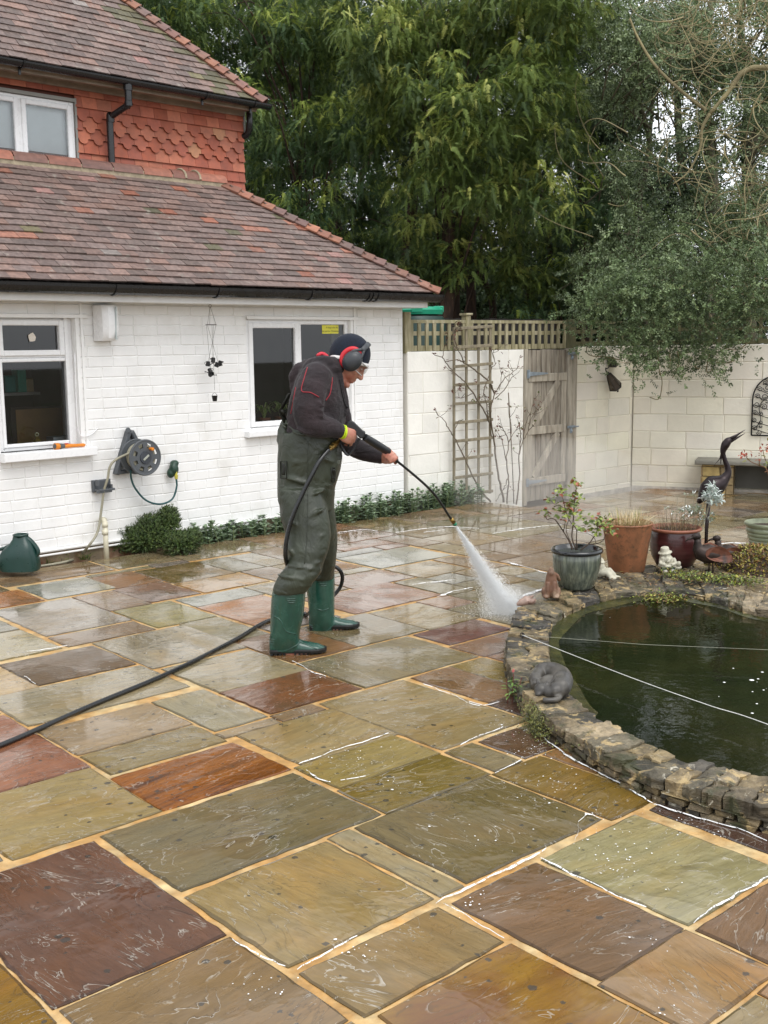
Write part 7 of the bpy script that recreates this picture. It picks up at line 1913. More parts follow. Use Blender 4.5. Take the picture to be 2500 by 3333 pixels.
# ---- boots
rub = mat('green_rubber', '1b4438', .24, var=.22, vs=9, col2='33594c', c2s=5, c2r=(.5, .75), coat=.3)
sole_m = mat('black_rubber_sole', '121413', .5, var=.3, vs=30)
def boot(shaft, d0, toe, heel, ys, dd, ribs):
    g = thing('boot', None, None, feet); g.parent = man; g.location = (0, 0, 0)
    b_ = MB(); sect(b_, refine(shaft, 3), 28, .92)
    (tx, ty), (hx, hy) = toe, heel
    zt_ = .004
    # foot: rounded sweep from heel to toe
    secs = []
    for (u, top, hw_) in ((0.0, 110, .030), (.06, 128, .044), (.25, 128, .047), (.42, 105, .047), (.58, 78, .051), (.75, 62, .054), (.88, 52, .048), (.97, 36, .032), (1.0, 22, .018)):
        x = hx + (tx - hx) * u; y = hy + (ty - hy) * u; secs.append((x, y, top, hw_, d0 + (dd * u)))
    n = 18; vs = []
    for (x, y, top, hw_, d) in secs:
        c = Q(x, y, d)
        for k in range(n):
            a = 2 * pi * k / n; st = sin(a)
            vs.append(V((c.x, MY + d + hw_ * cos(a) * (1 if st < 0 else .92), c.z + (top * PXM * .5) * (1 + (st if st > 0 else st)) + .014)))
    fs = [(i * n + k, i * n + (k + 1) % n, (i + 1) * n + (k + 1) % n, (i + 1) * n + k) for i in range(len(secs) - 1) for k in range(n)] + [tuple(range(n - 1, -1, -1)), tuple((len(secs) - 1) * n + k for k in range(n))]
    b_.add(vs, fs)
    u_ = fuse(b_, 'boot_upper', rub, g, .006, 3)
    s_ = MB(); out = []
    for (u, hw_) in ((0.0, .022), (.02, .036), (.1, .046), (.25, .047), (.4, .043), (.55, .050), (.75, .057), (.88, .051), (.97, .034), (1.012, .012)): out.append((hx + (tx - hx) * u, hy + (ty - hy) * u, hw_, d0 + dd * u))
    def ringz(z, kk): return [V((Q(x, y, d).x, MY + d - w_ * kk, z)) for x, y, w_, d in out] + [V((Q(x, y, d).x, MY + d + w_ * kk, z)) for x, y, w_, d in reversed(out)]
    R0, R1, R2 = ringz(.012, 1.0), ringz(.026, 1.05), ringz(.034, 1.0); m_ = len(R0)
    s_.add(R0 + R1 + R2, [tuple(range(m_ - 1, -1, -1)), tuple(range(2 * m_, 3 * m_))] + [(q * m_ + k, q * m_ + (k + 1) % m_, (q + 1) * m_ + (k + 1) % m_, (q + 1) * m_ + k) for q in range(2) for k in range(m_)])
    for q in range(4):                                             # heel and tread blocks
        u = .04 + q * .075; x = hx + (tx - hx) * u; y = hy + (ty - hy) * u; c = Q(x, y, d0 + dd * u); s_.cbox(V((c.x, MY + d0 + dd * u, .007)), V((.015, 0, 0)), V((0, .08, 0)), V((0, 0, .013)))
    for q in range(7):
        u = .46 + q * .075; x = hx + (tx - hx) * u; y = hy + (ty - hy) * u; c = Q(x, y, d0 + dd * u); s_.cbox(V((c.x, MY + d0 + dd * u, .008)), V((.012, 0, 0)), V((0, .085 * (1 if q < 5 else .7), 0)), V((0, 0, .011)))
    s_.build('sole', sole_m, g)
    rb_ = MB()
    for pts in ribs:
        P = on_surface(u_, smoothpath([Q(x, y, d0) for x, y in pts], 5), .0005)
        if len(P) > 3: rb_.tube(P, .0032, 6)
    rb_.build('moulded_ribs', rub, g, True)
    return g
# depths chosen so that each sole stands on the ground where the photo shows it
zg_n = lambda x, y: G(800 + x * .54265, 1000 + y * .54265, 0).y - MY
dn0, dn1 = zg_n(200, 2108) + .03, zg_n(470, 2090) + .03
dn0 = -.205; dn1 = -.185
boot([(1688, 165, 361, -.215, .092), (1720, 157, 359, -.215, .092), (1780, 151, 354, -.215, .088), (1860, 148, 345, -.213, .082), (1930, 147, 328, -.21, .074), (1990, 146, 322, -.207, .066), (2040, 146, 330, -.205, .05), (2062, 150, 330, -.205, .045)], dn0, (482, 2082), (146, 2096), None, dn1 - dn0,
     [[(240, 1745), (270, 1750), (300, 1746)], [(245, 1757), (272, 1762), (298, 1758)], [(252, 1769), (273, 1773), (294, 1770)], [(170, 1850), (210, 1880), (240, 1940), (300, 1960)], [(150, 1990), (172, 1995)], [(150, 2003), (172, 2008)], [(150, 2016), (172, 2021)], [(150, 2060), (230, 2062), (300, 2030), (330, 2010), (400, 2040), (470, 2062)], [(165, 1710), (250, 1722), (355, 1712)]])
boot([(1575, 368, 532, .325, .09), (1610, 364, 533, .325, .09), (1680, 363, 534, .33, .086), (1760, 372, 533, .333, .08), (1830, 378, 533, .335, .072), (1880, 380, 530, .337, .064), (1930, 382, 530, .34, .05), (1945, 385, 530, .34, .045)], .34, (680, 1935), (382, 1960), None, .02,
     [[(442, 1655), (466, 1660), (488, 1655)], [(446, 1667), (467, 1672), (486, 1668)], [(430, 1810), (460, 1818), (500, 1806)], [(384, 1905), (402, 1910)], [(384, 1918), (402, 1923)], [(384, 1930), (402, 1935)], [(390, 1950), (470, 1950), (530, 1905), (560, 1900), (620, 1925), (670, 1935)]])

# ---- hat, ear defenders, glasses
knit = NT('navy_knit'); co = knit.coord()
knit.set('Base Color', knit.scale_col(lin('0d1524') , knit.rng(knit.noise(co, 90, 3), .3, .7, .7, 1.4))); knit.set('Roughness', .95); knit.set('Sheen Weight', .05)
knit.set('Normal', knit.bump(knit.noise(knit.coord(scale=(1, 1, 3)), 110, 3), .4, .004))
def hat_shell(mb, k, f0, u_lo, n=36, m_=14, grow=1.0):
    """upper part of the skull, cut along a plane sloping from the nape to the brow"""
    vs = []
    for i in range(m_ + 1):
        th = pi * .5 * (1 - i / m_) if False else None
    rows_ = []
    for i in range(m_ + 1):
        v = i / m_
        for q in range(n):
            a = 2 * pi * q / n; ca, sa = cos(a), sin(a)
            lo = u_lo + f0 * ca                                   # lower rim height at this bearing
            ph = math.asin(max(-.95, min(.95, lo / 118))); el = ph + (pi / 2 - ph) * v
            vs.append(hq(118 * k * cos(el) * ca - 4, 92 * k * cos(el) * sa, 118 * k * sin(el)))
    fs = [(i * n + q, i * n + (q + 1) % n, (i + 1) * n + (q + 1) % n, (i + 1) * n + q) for i in range(m_) for q in range(n)]
    mb.add(vs, fs)
mb = MB(); hat_shell(mb, 1.04, 62, -34); hatb = mb.build('beanie', knit.m, man, True)
mb = MB(); n = 40
def rim(k, du): return [hq(118 * k * cos(math.asin((-36 + 62 * cos(a) + du) / 118)) * cos(a) - 4, 92 * k * cos(math.asin((-36 + 62 * cos(a) + du) / 118)) * sin(a), -36 + 62 * cos(a) + du) for a in [2 * pi * q / n for q in range(n)]]
mb.tube(rim(1.035, 0), [10 * PXM] * n, 8, closed=True, ell=(1.2, .7)); mb.build('beanie_band', mat('white_knit', (.68, .66, .64), .9, var=.15, vs=60), hatb, True)
mb = MB(); mb.tube(rim(1.03, -9), [4 * PXM] * n, 6, closed=True); mb.build('beanie_trim', mat('red_knit', '9a3038', .9), hatb, True)
ed = thing('ear_defenders', None, None, feet); ed.parent = man; ed.location = (0, 0, 0)
cupm = mat('dark_grey_abs', '33363a', .45, var=.08); redm = mat('red_foam', 'c22630', .5, var=.08)
for s in (-1, 1):
    mb = MB(); c = hq(34, s * 104, -16); mb.ball(c, (55 * PXM, 27 * PXM, 66 * PXM), 24, 14, Mh); mb.ball(c + hs_ * s * .010, (46 * PXM, 24 * PXM, 55 * PXM), 24, 14, Mh); mb.build('ear_cup', cupm, ed, True)
    mb = MB(); n = 30; mb.tube([hq(16 + 47 * cos(a), s * 88, -10 + 58 * sin(a)) for a in [2 * pi * q / n for q in range(n)]], 13 * PXM, 10, closed=True, ell=(1.2, 1)); mb.build('ear_cushion', redm, ed, True)
mb = MB()
for (f0, f1) in ((-4, 30), (62, 50)):
    pts = [hq(f0, -112, -5), hq(f0 * .9 + 3, -112, 32), hq(f1 * .6 + 12, -98, 74)]
    mb.tube(smoothpath(pts, 5), 6 * PXM, 8, ell=(1.4, .8)); mb.tube(smoothpath([V((p.x, 2 * MY - p.y, p.z)) for p in pts], 5), 6 * PXM, 8, ell=(1.4, .8))
arc = [hq(34, -100 * cos(t), 66 + 58 * sin(t)) for t in [pi * k / 18 for k in range(19)]]
mb.tube(arc, [11 * PXM] * 19, 10, ell=(1.4, .45), up=tuple(hf)); mb.build('headband', cupm, ed, True)
gl_ = thing('safety_glasses', None, None, feet); gl_.parent = man; gl_.location = (0, 0, 0)
clear = bpy.data.materials.new('clear_polycarbonate'); clear.use_nodes = True
t_ = clear.node_tree; t_.nodes.clear(); o_ = t_.nodes.new('ShaderNodeOutputMaterial'); a_ = t_.nodes.new('ShaderNodeBsdfTransparent'); g2 = t_.nodes.new('ShaderNodeBsdfGlossy'); g2.inputs['Roughness'].default_value = .08; x_ = t_.nodes.new('ShaderNodeMixShader'); x_.inputs[0].default_value = .28
t_.links.new(a_.outputs[0], x_.inputs[1]); t_.links.new(g2.outputs[0], x_.inputs[2]); t_.links.new(x_.outputs[0], o_.inputs[0])
mb = MB(); vs = []
for i in range(15):
    a = -1.25 + 2.5 * i / 14
    for (u, k) in ((18, 1.0), (-20, 1.06), (-42, 1.02)): vs.append(hq(4 + 128 * cos(a) * k, 92 * sin(a), u))
mb.add(vs, [(i * 3 + q, i * 3 + q + 1, i * 3 + q + 4, i * 3 + q + 3) for i in range(14) for q in range(2)]); mb.build('lens', clear, gl_, True)
mb = MB(); mb.tube([vs[i * 3] for i in range(15)], 3 * PXM, 6); mb.tube([vs[i * 3 + 2] for i in range(15)], 2.4 * PXM, 6)
for i in (0, 14): mb.tube([vs[i * 3], hq(-10, (-92 if i == 0 else 92), 4)], 4 * PXM, 6, ell=(1.6, .7))
mb.build('glasses_frame', mat('frosted_plastic', (.62, .63, .63), .3), gl_, True)

# ------------------------------------------------------------------ gun, lance, hose and spray
gb = mat('black_gun_plastic', '202225', .42, var=.1)
lance_o = Q(700, 770, -.09)
t = thing('pressure_washer_gun', 'black pressure washer gun with long bent lance held in both hands', 'pressure washer', V((lance_o.x, lance_o.y, 0)))
mb = MB()
def plate(mb, pts, d0, d1): 
    P = [Q(x, y, d0) for x, y in pts]; mb.prism(P, V((0, d1 - d0, 0)))
plate(mb, [(608, 690), (628, 680), (648, 690), (700, 740), (718, 750), (716, 766), (704, 786), (688, 790), (660, 762), (640, 758), (618, 742), (598, 722)], -.115, -.065)
plate(mb, [(598, 716), (640, 752), (612, 800), (590, 826), (562, 806), (572, 770)], -.108, -.072)
gbo = mb.build('gun_body', gb, t)
bv = gbo.modifiers.new('b', 'BEVEL'); bv.width = .006; bv.segments = 3; bv.limit_method = 'ANGLE'
mb = MB(); mb.tube(smoothpath([Q(566, 800, -.09), Q(580, 845, -.09), Q(604, 882, -.09), Q(626, 878, -.09), Q(655, 838, -.09), Q(682, 786, -.09)], 5), .0075, 8, ell=(1, 1.5)); mb.build('trigger_guard', gb, t, True)
mb = MB(); mb.tube([Q(640, 775, -.09), Q(630, 805, -.09), Q(612, 838, -.09)], .006, 8); mb.build('trigger', gb, t, True)
a0_, a1_ = Q(712, 778, -.085), Q(862, 872, .045)
d = (a1_ - a0_); mb = MB(); mb.tube([a0_, a0_ + d * .02, a0_ + d * .5, a0_ + d * .95, a1_], [.015, .022, .024, .023, .012], 14)
for q in range(4):
    s_ = [V((0, -.022, .006)), V((0, -.02, .014)), V((0, -.018, -.008)), V((0, -.01, .021))][q]; mb.tube([a0_ + d * .08 + s_, a0_ + d * .9 + s_], .0035, 6)
mb.build('fore_grip', gb, t, True, angle=50)
mb = MB(); P = [Q(700, 770, -.09), Q(712, 778, -.085), Q(862, 872, .045), Q(905, 920, .08), Q(960, 965, .14), Q(1060, 1050, .24), Q(1130, 1120, .32), Q(1180, 1190, .38), Q(1215, 1245, .42), Q(1240, 1280, .45)]
mb.tube(smoothpath(P, 5), .0078, 10); mb.tube([Q(880, 905, .062), Q(908, 924, .084)], [.018, .013], 12); mb.build('lance', mat('dark_lance_steel', '2b2d2c', .35, metal=.5), t, True)
mb = MB(); mb.tube([Q(1232, 1268, .44), Q(1248, 1292, .46)], .014, 12); mb.build('nozzle_collar', mat('brass', '8d7440', .3, metal=.9), t, True)
mb = MB(); mb.tube([Q(1247, 1290, .46), Q(1258, 1306, .47), Q(1260, 1309, .47)], [.013, .012, .007], 12); mb.build('nozzle', mat('green_nozzle', '2f8a6a', .4), t, True)
mb = MB(); c0_, c1_ = Q(560, 798, -.10), Q(489, 863, -.20); d = c1_ - c0_
mb.tube([c0_, c0_ + d * .12, c0_ + d * .14, c0_ + d * .3, c0_ + d * .31, c0_ + d * .5, c0_ + d * .51, c0_ + d * .7, c0_ + d * .72, c1_], [.009, .009, .013, .013, .018, .018, .015, .015, .012, .011], 12); mb.build('brass_coupling', mat('brass'), t, True, angle=40)
hz = .012
P = [c0_ + d * .9, c1_, Q(440, 925, -.24), Q(395, 1010, -.265), Q(345, 1110, -.275), Q(295, 1220, -.285), Q(258, 1330, -.285), Q(240, 1430, -.285), Q(240, 1510, -.26), Q(262, 1570, -.10), Q(330, 1640, .08), Q(430, 1620, .30), Q(520, 1560, .44), Q(562, 1575, .46), Q(580, 1625, .48), Q(560, 1690, .50), Q(500, 1752, .46), Q(430, 1790, .30)]
def gp4(x, y): return G(800 + x * .54265, 1000 + y * .54265, hz)
P += [G(1000, 1990, hz) + V((0, -.1, 0)), G(985, 1998, hz), G(870, 2022, hz), G(760, 2085, hz), G(550, 2190, hz), G(300, 2295, hz), G(120, 2375, hz), G(0, 2426, hz), G(-200, 2500, hz)]
mb = MB(); mb.tube(smoothpath(P, 7), .0125, 12)
tag(mb.build('pressure_hose', mat('black_hose', '121314', .3, var=.2, vs=20, coat=.2), smooth=True), 'thick black high pressure hose running from the gun across the paving', 'hose')
# water: a fan of droplets from the nozzle to where it strikes the stone
n0 = Q(1261, 1311, .47); hit = G(1655, 1998, 0.0)
r = np.random.default_rng(4); N = 36000
u = r.random(N) ** .62; dirv = np.array(hit - n0); side_ = np.array(dirv / np.linalg.norm(dirv)); e1_ = np.cross(side_, [0, 1, 0]); e1_ /= np.linalg.norm(e1_); e2_ = np.cross(side_, e1_)
wd = .005 + .118 * u ** 1.1
off1 = np.clip(r.normal(0, .36, N) * (1 + .5 * r.random(N)), -1.3, 1.3) * wd; off2 = np.clip(r.normal(0, .42, N), -1, 1) * wd * .45
pos = np.array(n0) + np.outer(u * (1 + r.normal(0, .012, N)), dirv) + np.outer(off1, e1_) + np.outer(off2, e2_)
keep = pos[:, 2] > .004; pos = pos[keep]; u = u[keep]; N = len(pos)
# mist and splash round the foot of the jet
M2 = 9000; q = np.abs(r.normal(0, 1, M2)); ang = r.random(M2) * 2 * pi
sp2_ = np.stack([hit.x + .02 + np.cos(ang) * q * .13 + r.normal(0, .02, M2), hit.y + np.sin(ang) * q * .13, np.abs(r.normal(0, .06, M2)) * np.exp(-q * .5) + .006], 1)
pos = np.concatenate([pos, sp2_]); sz = np.concatenate([.0006 + .0013 * r.random(N) ** 2, .0006 + .0014 * r.random(M2) ** 2]); N = len(pos)
tet = np.array([[1, 1, 1], [1, -1, -1], [-1, 1, -1], [-1, -1, 1]], float)
vv = (pos[:, None, :] + tet[None] * sz[:, None, None]).reshape(-1, 3); base_i = (np.arange(N) * 4)[:, None]
ff = np.concatenate([base_i + np.array(t3) for t3 in ((0, 1, 2), (0, 3, 1), (0, 2, 3), (1, 3, 2))])
mb = MB(); mb.arrays(vv, ff)
drop = NT('spray_water'); drop.set('Base Color', (.97, .98, .98, 1)); drop.set('Roughness', .3); drop.set('Subsurface Weight', 0.0)
tr_ = drop.n('ShaderNodeBsdfTranslucent'); tr_.inputs[0].default_value = (.97, .98, .98, 1); mx_ = drop.n('ShaderNodeMixShader'); mx_.inputs[0].default_value = .5
drop.l(drop.p.outputs[0], mx_.inputs[1]); drop.l(tr_.outputs[0], mx_.inputs[2]); drop.l(mx_.outputs[0], drop.out.inputs[0])
tag(mb.build('water_spray', drop.m), 'white fan of water spraying from the lance onto the paving', 'water spray', kind='stuff')
def vol(name, label, mb, dens, colr=(1, 1, 1), org=None):
    m = bpy.data.materials.new(name); m.use_nodes = True; t = m.node_tree; t.nodes.clear()
    o = t.nodes.new('ShaderNodeOutputMaterial'); p = t.nodes.new('ShaderNodeVolumePrincipled'); p.inputs['Density'].default_value = dens; p.inputs['Color'].default_value = tuple(colr) + (1,); p.inputs['Anisotropy'].default_value = .2
    t.links.new(p.outputs[0], o.inputs['Volume'])
    return tag(mb.build(name, m, smooth=True), label, 'mist', kind='stuff')
mb = MB(); ax_ = V(side_); m_ = 14; P = [n0 + (hit - n0) * (k / m_) for k in range(m_ + 1)]; P[-1] = P[-1] + UP * .006
mb.tube(P, [(.004 + .07 * k / m_) for k in range(m_ + 1)], 20, ell=(1, .5), up=tuple(e1_))
vol('spray_mist', 'thin mist hanging inside the jet of water', mb, 13.0)
mb = MB(); c = G(1790, 1640, 0); mb.ball((c.x, c.y, .12), (1.15, .75, .62), 24, 14)
vol('drifting_mist', 'faint spray mist drifting low in front of the wooden gate', mb, .22)
mb = MB(); mb.ball((hit.x + .03, hit.y, .05), (.24, .17, .15), 20, 12)
vol('splash_mist', 'puff of white mist where the jet strikes the paving', mb, 1.8)

# ------------------------------------------------------------------ trees and climbers behind the garden
def frond_yew(r, L, m=13):
    """a flat drooping yew spray: twig with a rank of needles' clumps on each side; local x = outward, z = up"""
    V_, F_ = [], []
    for i in range(m):
        u = (i + .5) / m; x = L * u; z = -L * .40 * u * u; ln = L * .23 * (1 - .72 * u) * r.uniform(.6, 1.25) + L * .04
        for s in (-1, 1):
            w_ = L * .034; a = r.uniform(.75, 1.1); dx, dy = cos(a) * ln, sin(a) * ln * s; dz = -ln * r.uniform(-.1, .3)
            n = len(V_); V_ += [(x - w_, 0, z), (x + w_, 0, z), (x + dx * .6 + w_ * 1.2, dy * .6, z + dz * .5), (x + dx, dy, z + dz)]
            F_.append((n, n + 1, n + 2, n + 3))
    return np.array(V_), np.array(F_)
def leafspray(r, L, m=16, lw=.45, ll=.16):
    """a leafy twig end: pointed oval leaves round a short stem"""
    V_, F_ = [], []
    for i in range(m):
        u = (i + .5) / m; a = i * 2.4 + r.uniform(-.4, .4); el = r.uniform(-.3, .8); d = np.array([cos(el) * .45 + .3, cos(a) * cos(el), sin(a) * cos(el)]); d /= np.linalg.norm(d)
        s = np.cross(d, [r.uniform(-1, 1), r.uniform(-1, 1), r.uniform(-1, 1)]); s /= np.linalg.norm(s); l = L * ll * r.uniform(.8, 1.3); w_ = l * lw
        p = np.array([L * u * .9, r.uniform(-.03, .03) * L, -L * .2 * u * u]); n = len(V_)
        V_ += [tuple(p), tuple(p + d * l * .5 + s * w_ * .5), tuple(p + d * l), tuple(p + d * l * .5 - s * w_ * .5)]; F_.append((n, n + 1, n + 2, n + 3))
    return np.array(V_), np.array(F_)
def rots(n, yaw, pitch, roll):
    cy, sy, cp_, sp_, cr_, sr_ = np.cos(yaw), np.sin(yaw), np.cos(pitch), np.sin(pitch), np.cos(roll), np.sin(roll)
    z, o = np.zeros(n), np.ones(n)
    Rz = np.array([[cy, -sy, z], [sy, cy, z], [z, z, o]]).transpose(2, 0, 1); Ry = np.array([[cp_, z, sp_], [z, o, z], [-sp_, z, cp_]]).transpose(2, 0, 1); Rx = np.array([[o, z, z], [z, cr_, -sr_], [z, sr_, cr_]]).transpose(2, 0, 1)
    return Rz @ Ry @ Rx
def scatter(name, mat_, parent, templates, pos, yaw, pitch, roll, scale, cols):
    """one mesh of many sprays, each with its own turn, size and tint"""
    Vs, Fs, Cs = [], [], []; off = 0
    which = np.arange(len(pos)) % len(templates)
    for k, (tv, tf) in enumerate(templates):
        idx = np.nonzero(which == k)[0]
        if not len(idx): continue
        Rm = rots(len(idx), yaw[idx], pitch[idx], roll[idx])
        vv = np.einsum('nij,mj->nmi', Rm, tv) * scale[idx][:, None, None] + pos[idx][:, None, :]
        ff = tf[None] + (np.arange(len(idx)) * len(tv))[:, None, None] + off
        Vs.append(vv.reshape(-1, 3)); Fs.append(ff.reshape(-1, tf.shape[1])); Cs.append(np.repeat(cols[idx], len(tf), 0)); off += len(idx) * len(tv)
    Va, Fa, Ca = np.concatenate(Vs), np.concatenate(Fs), np.concatenate(Cs)
    o0 = np.array(ORG[parent.name]) if parent is not None else np.zeros(3)
    me = bpy.data.meshes.new(name); me.vertices.add(len(Va)); me.vertices.foreach_set('co', (Va - o0).ravel())
    nf, k = Fa.shape; me.loops.add(nf * k); me.loops.foreach_set('vertex_index', Fa.ravel().astype(np.int32))
    me.polygons.add(nf); me.polygons.foreach_set('loop_start', (np.arange(nf) * k).astype(np.int32)); me.polygons.foreach_set('loop_total', np.full(nf, k, np.int32)); me.update(calc_edges=True)
    at = me.attributes.new('Col', 'FLOAT_COLOR', 'FACE'); at.data.foreach_set('color', np.concatenate([Ca, np.ones((nf, 1))], 1).astype(np.float32).ravel())
    me.materials.append(mat_); ob = bpy.data.objects.new(name, me); COL.objects.link(ob)
    if parent is not None: ob.parent = parent; ORG[ob.name] = ORG[parent.name]
    return ob
def foliage_mat(name, rough, trans, spec=.5):
    n = NT(name); base = n.attr(); co = n.coord()
    c = n.scale_col(base, n.rng(n.noise(co, 2.2, 4), .3, .7, 1.6, 2.6)); n.set('Base Color', c); n.set('Roughness', rough); n.set('Specular IOR Level', spec)
    t = n.n('ShaderNodeBsdfTranslucent'); n.l(n.scale_col(c, 1.3), t.inputs[0]); x = n.n('ShaderNodeMixShader'); x.inputs[0].default_value = trans
    n.l(n.p.outputs[0], x.inputs[1]); n.l(t.outputs[0], x.inputs[2]); n.l(x.outputs[0], n.out.inputs[0]); return n.m
yewm = foliage_mat('yew_foliage', .6, .25, .35); hollym = foliage_mat('holly_foliage', .42, .15, .4); farm = foliage_mat('far_foliage', .7, .2)
barkm = mat('red_brown_bark', '3a2a20', .85, var=.4, vs=6, bs=.8, bsc=14, bd=.03, scale=(3, 3, .7), col2='4f3a2c', c2s=3)
greyb = mat('grey_green_bark', '5a5442', .85, var=.35, vs=6, bs=.6, bsc=20, bd=.02, scale=(2, 2, .7))
TPL = [frond_yew(random.Random(k), 1.0) for k in range(5)]
LPL = [leafspray(random.Random(k + 20), 1.0) for k in range(5)]
IPL = [leafspray(random.Random(k + 40), 1.0, 14, .55, .2) for k in range(5)]
def pt_at(x, y, Y): p = YP(x, y, Y); return np.array(p)
def trunk(mb, base, top, r0, r1, rnd, bend=.3, n=8):
    P = [V(base).lerp(V(top), i / n) + V((rnd.gauss(0, bend * .3), rnd.gauss(0, bend * .3), 0)) * (i > 0) for i in range(n + 1)]
    P = smoothpath(P, 4); m = len(P); mb.tube(P, [r0 + (r1 - r0) * i / (m - 1) for i in range(m)], 10); return P
def yew(label, Y, boughs, seed, base_xy, cols, tipcols, per=26, size=(.10, .235), trunks=(), depth=1.6, tipf=.5):
    """boughs: (x, y, rx, ry) clumps as seen in the photo, set at their real distance Y and given real depth"""
    r = np.random.default_rng(seed); rr_ = random.Random(seed); b = YP(base_xy[0], 1060, Y); base = V((b.x, b.y, -.2))
    t = thing('yew_tree', label, 'tree', base, 'evergreen trees behind the garden'); mb = MB()
    mpp = Y / FPX
    for (x0, x1, ytop, dy, rad) in trunks:
        bb = YP(x0, 1060, Y + dy); tt_ = YP(x1, ytop, Y + dy); trunk(mb, V((bb.x, bb.y, -.25)), tt_, rad, rad * .35, rr_, .25)
    pos, yaw, pit, rol, sc, col = [], [], [], [], [], []
    for (x, y, rx, ry) in boughs:
        dY = r.uniform(-depth, depth * .6); c = pt_at(x, y, Y + dY); R3 = np.array([rx * mpp, max(.5, .75 * rx * mpp), ry * mpp]); n = max(8, int(per * (rx * ry) / 9000))
        mb.tube(smoothpath([V((base.x + (c[0] - base.x) * .15, base.y + (c[1] - base.y) * .2, max(1.0, c[2] - 1.2))), V(tuple(c * .5 + np.array([base.x, base.y, c[2]]) * .5)) + V((0, 0, .1)), V(tuple(c))], 4), [.02 - .0021 * i for i in range(9)], 5)
        nt = max(6, n // 16)                                             # hanging tufts of sprays
        d = r.normal(0, 1, (nt, 3)); d /= np.linalg.norm(d, axis=1)[:, None]; tc = c + d * R3 * (r.random(nt) ** .4)[:, None]
        k = r.integers(nt, size=n); az = r.random(n) * 2 * pi; rad = r.random(n) ** .6 * .17
        p = tc[k] + np.stack([np.cos(az) * rad, np.sin(az) * rad, -np.abs(r.normal(0, .14, n)) - rad * .35], 1)
        tipk = (r.random(nt) < tipf * (.25 + 1.1 * np.clip(d[:, 2] + .25, 0, 1)))[k] & (p[:, 2] > tc[k][:, 2] - .17)  # yellow growth favours bough tops, so their lit look is in the tint
        base_c = np.array([lin(q) for q in cols])[r.integers(len(cols), size=nt)][k]; tip_c = np.array([lin(q) for q in tipcols])[r.integers(len(tipcols), size=n)]
        cc = np.where(tipk[:, None], tip_c, base_c) * r.uniform(.8, 1.2, (n, 1)) * rr_.uniform(.85, 1.12)
        pos.append(p); yaw.append(az + r.normal(0, .4, n)); pit.append(r.normal(.5, .45, n)); rol.append(r.normal(0, .4, n)); sc.append(r.uniform(size[0], size[1], n)); col.append(cc)
    mb.build('trunk', barkm, t, True)
    scatter('crown', yewm, t, TPL, np.concatenate(pos), np.concatenate(yaw), np.concatenate(pit), np.concatenate(rol), np.concatenate(sc), np.concatenate(col))
    return t
DK = ['2f4022', '37482a', '2a3a22', '3f4f2a', '34442c']; TP = ['747a3c', '687238', '80834a', '6f783c', '5f6c36', '888a4c']
# the big yew in the middle, hanging sprays in ragged tiers
BG = [(1290, 120, 120, 130), (1400, 60, 130, 110), (1420, 260, 130, 120), (1530, 130, 120, 130), (1640, 60, 140, 100), (1300, 330, 110, 120), (1560, 330, 120, 110), (1700, 220, 130, 120), (1800, 120, 120, 110), (1840, 300, 90, 110), (1450, 470, 130, 100), (1610, 440, 120, 90), (1750, 400, 110, 90), (1370, 560, 110, 90), (1540, 560, 110, 80),
      (1660, 560, 110, 80), (1400, 740, 120, 90), (1350, 860, 110, 80), (1480, 820, 110, 70), (1640, 760, 110, 110), (1700, 880, 110, 90), (1780, 620, 90, 100), (1540, 700, 80, 90), (1240, 230, 90, 110), (1180, 90, 110, 110), (1500, -60, 300, 110), (1800, -50, 200, 100), (1230, -60, 250, 100), (1860, 460, 70, 90)]
yew('great yew with hanging olive tipped sprays in the middle of the photo', 17.0, BG, 1, (1440, 0), ['3c4a26', '465428', '36432a', '4f5c2e', '424f2a', '566232'], TP, per=480, trunks=[(1432, 1470, 420, 0, .17), (1330, 1345, 380, .6, .15), (1462, 1500, 350, .7, .13), (1520, 1560, 500, 1.0, .12), (1600, 1590, 640, 1.3, .1), (1695, 1700, 600, 1.1, .1)])
LF = [(560, 60, 110, 100), (700, 40, 130, 110), (650, 190, 110, 100), (800, 160, 120, 120), (930, 80, 130, 120), (760, 310, 110, 100), (900, 290, 120, 120), (1030, 210, 120, 130), (1100, 60, 130, 110), (850, 440, 90, 110), (980, 440, 120, 120), (1090, 380, 110, 130), (1190, 470, 100, 110), (900, 610, 100, 90), (1010, 660, 120, 100), (1130, 620, 110, 110), (1230, 640, 90, 110), (1130, 780, 120, 90), (1240, 820, 100, 100), (1040, 780, 100, 70), (860, 540, 60, 80), (500, -50, 240, 100), (850, -60, 260, 100), (1180, 900, 120, 90), (1290, 940, 90, 90), (1290, 740, 80, 110)]
yew('broad yew rising behind the house roofs on the left', 18.6, LF, 2, (1010, 0), ['31422a', '3a4a2c', '2c3a22', '44522c', '3d4a24'], ['6a7434', '5d6a30', '747a3a', '525f2c'], per=470, trunks=[(1010, 980, 420, .6, .13), (1240, 1220, 480, .8, .13), (1120, 1110, 430, .9, .11)], tipf=.42)
RT = [(1900, 640, 110, 100), (1960, 520, 110, 90), (1820, 760, 120, 90), (1920, 800, 120, 100), (1830, 900, 110, 90), (2050, 700, 110, 90), (1720, 960, 100, 70), (1930, 940, 110, 80), (2010, 880, 100, 80)]
yew('smaller dark yew standing between the great yew and the holly', 18.2, RT, 3, (1880, 0), ['26361f', '2d3d24', '33432a'], ['5d6a2c', '6a742f', '4a5a28'], per=430, trunks=[(1880, 1900, 500, 0, .12), (1800, 1790, 560, .5, .09)], tipf=.35)
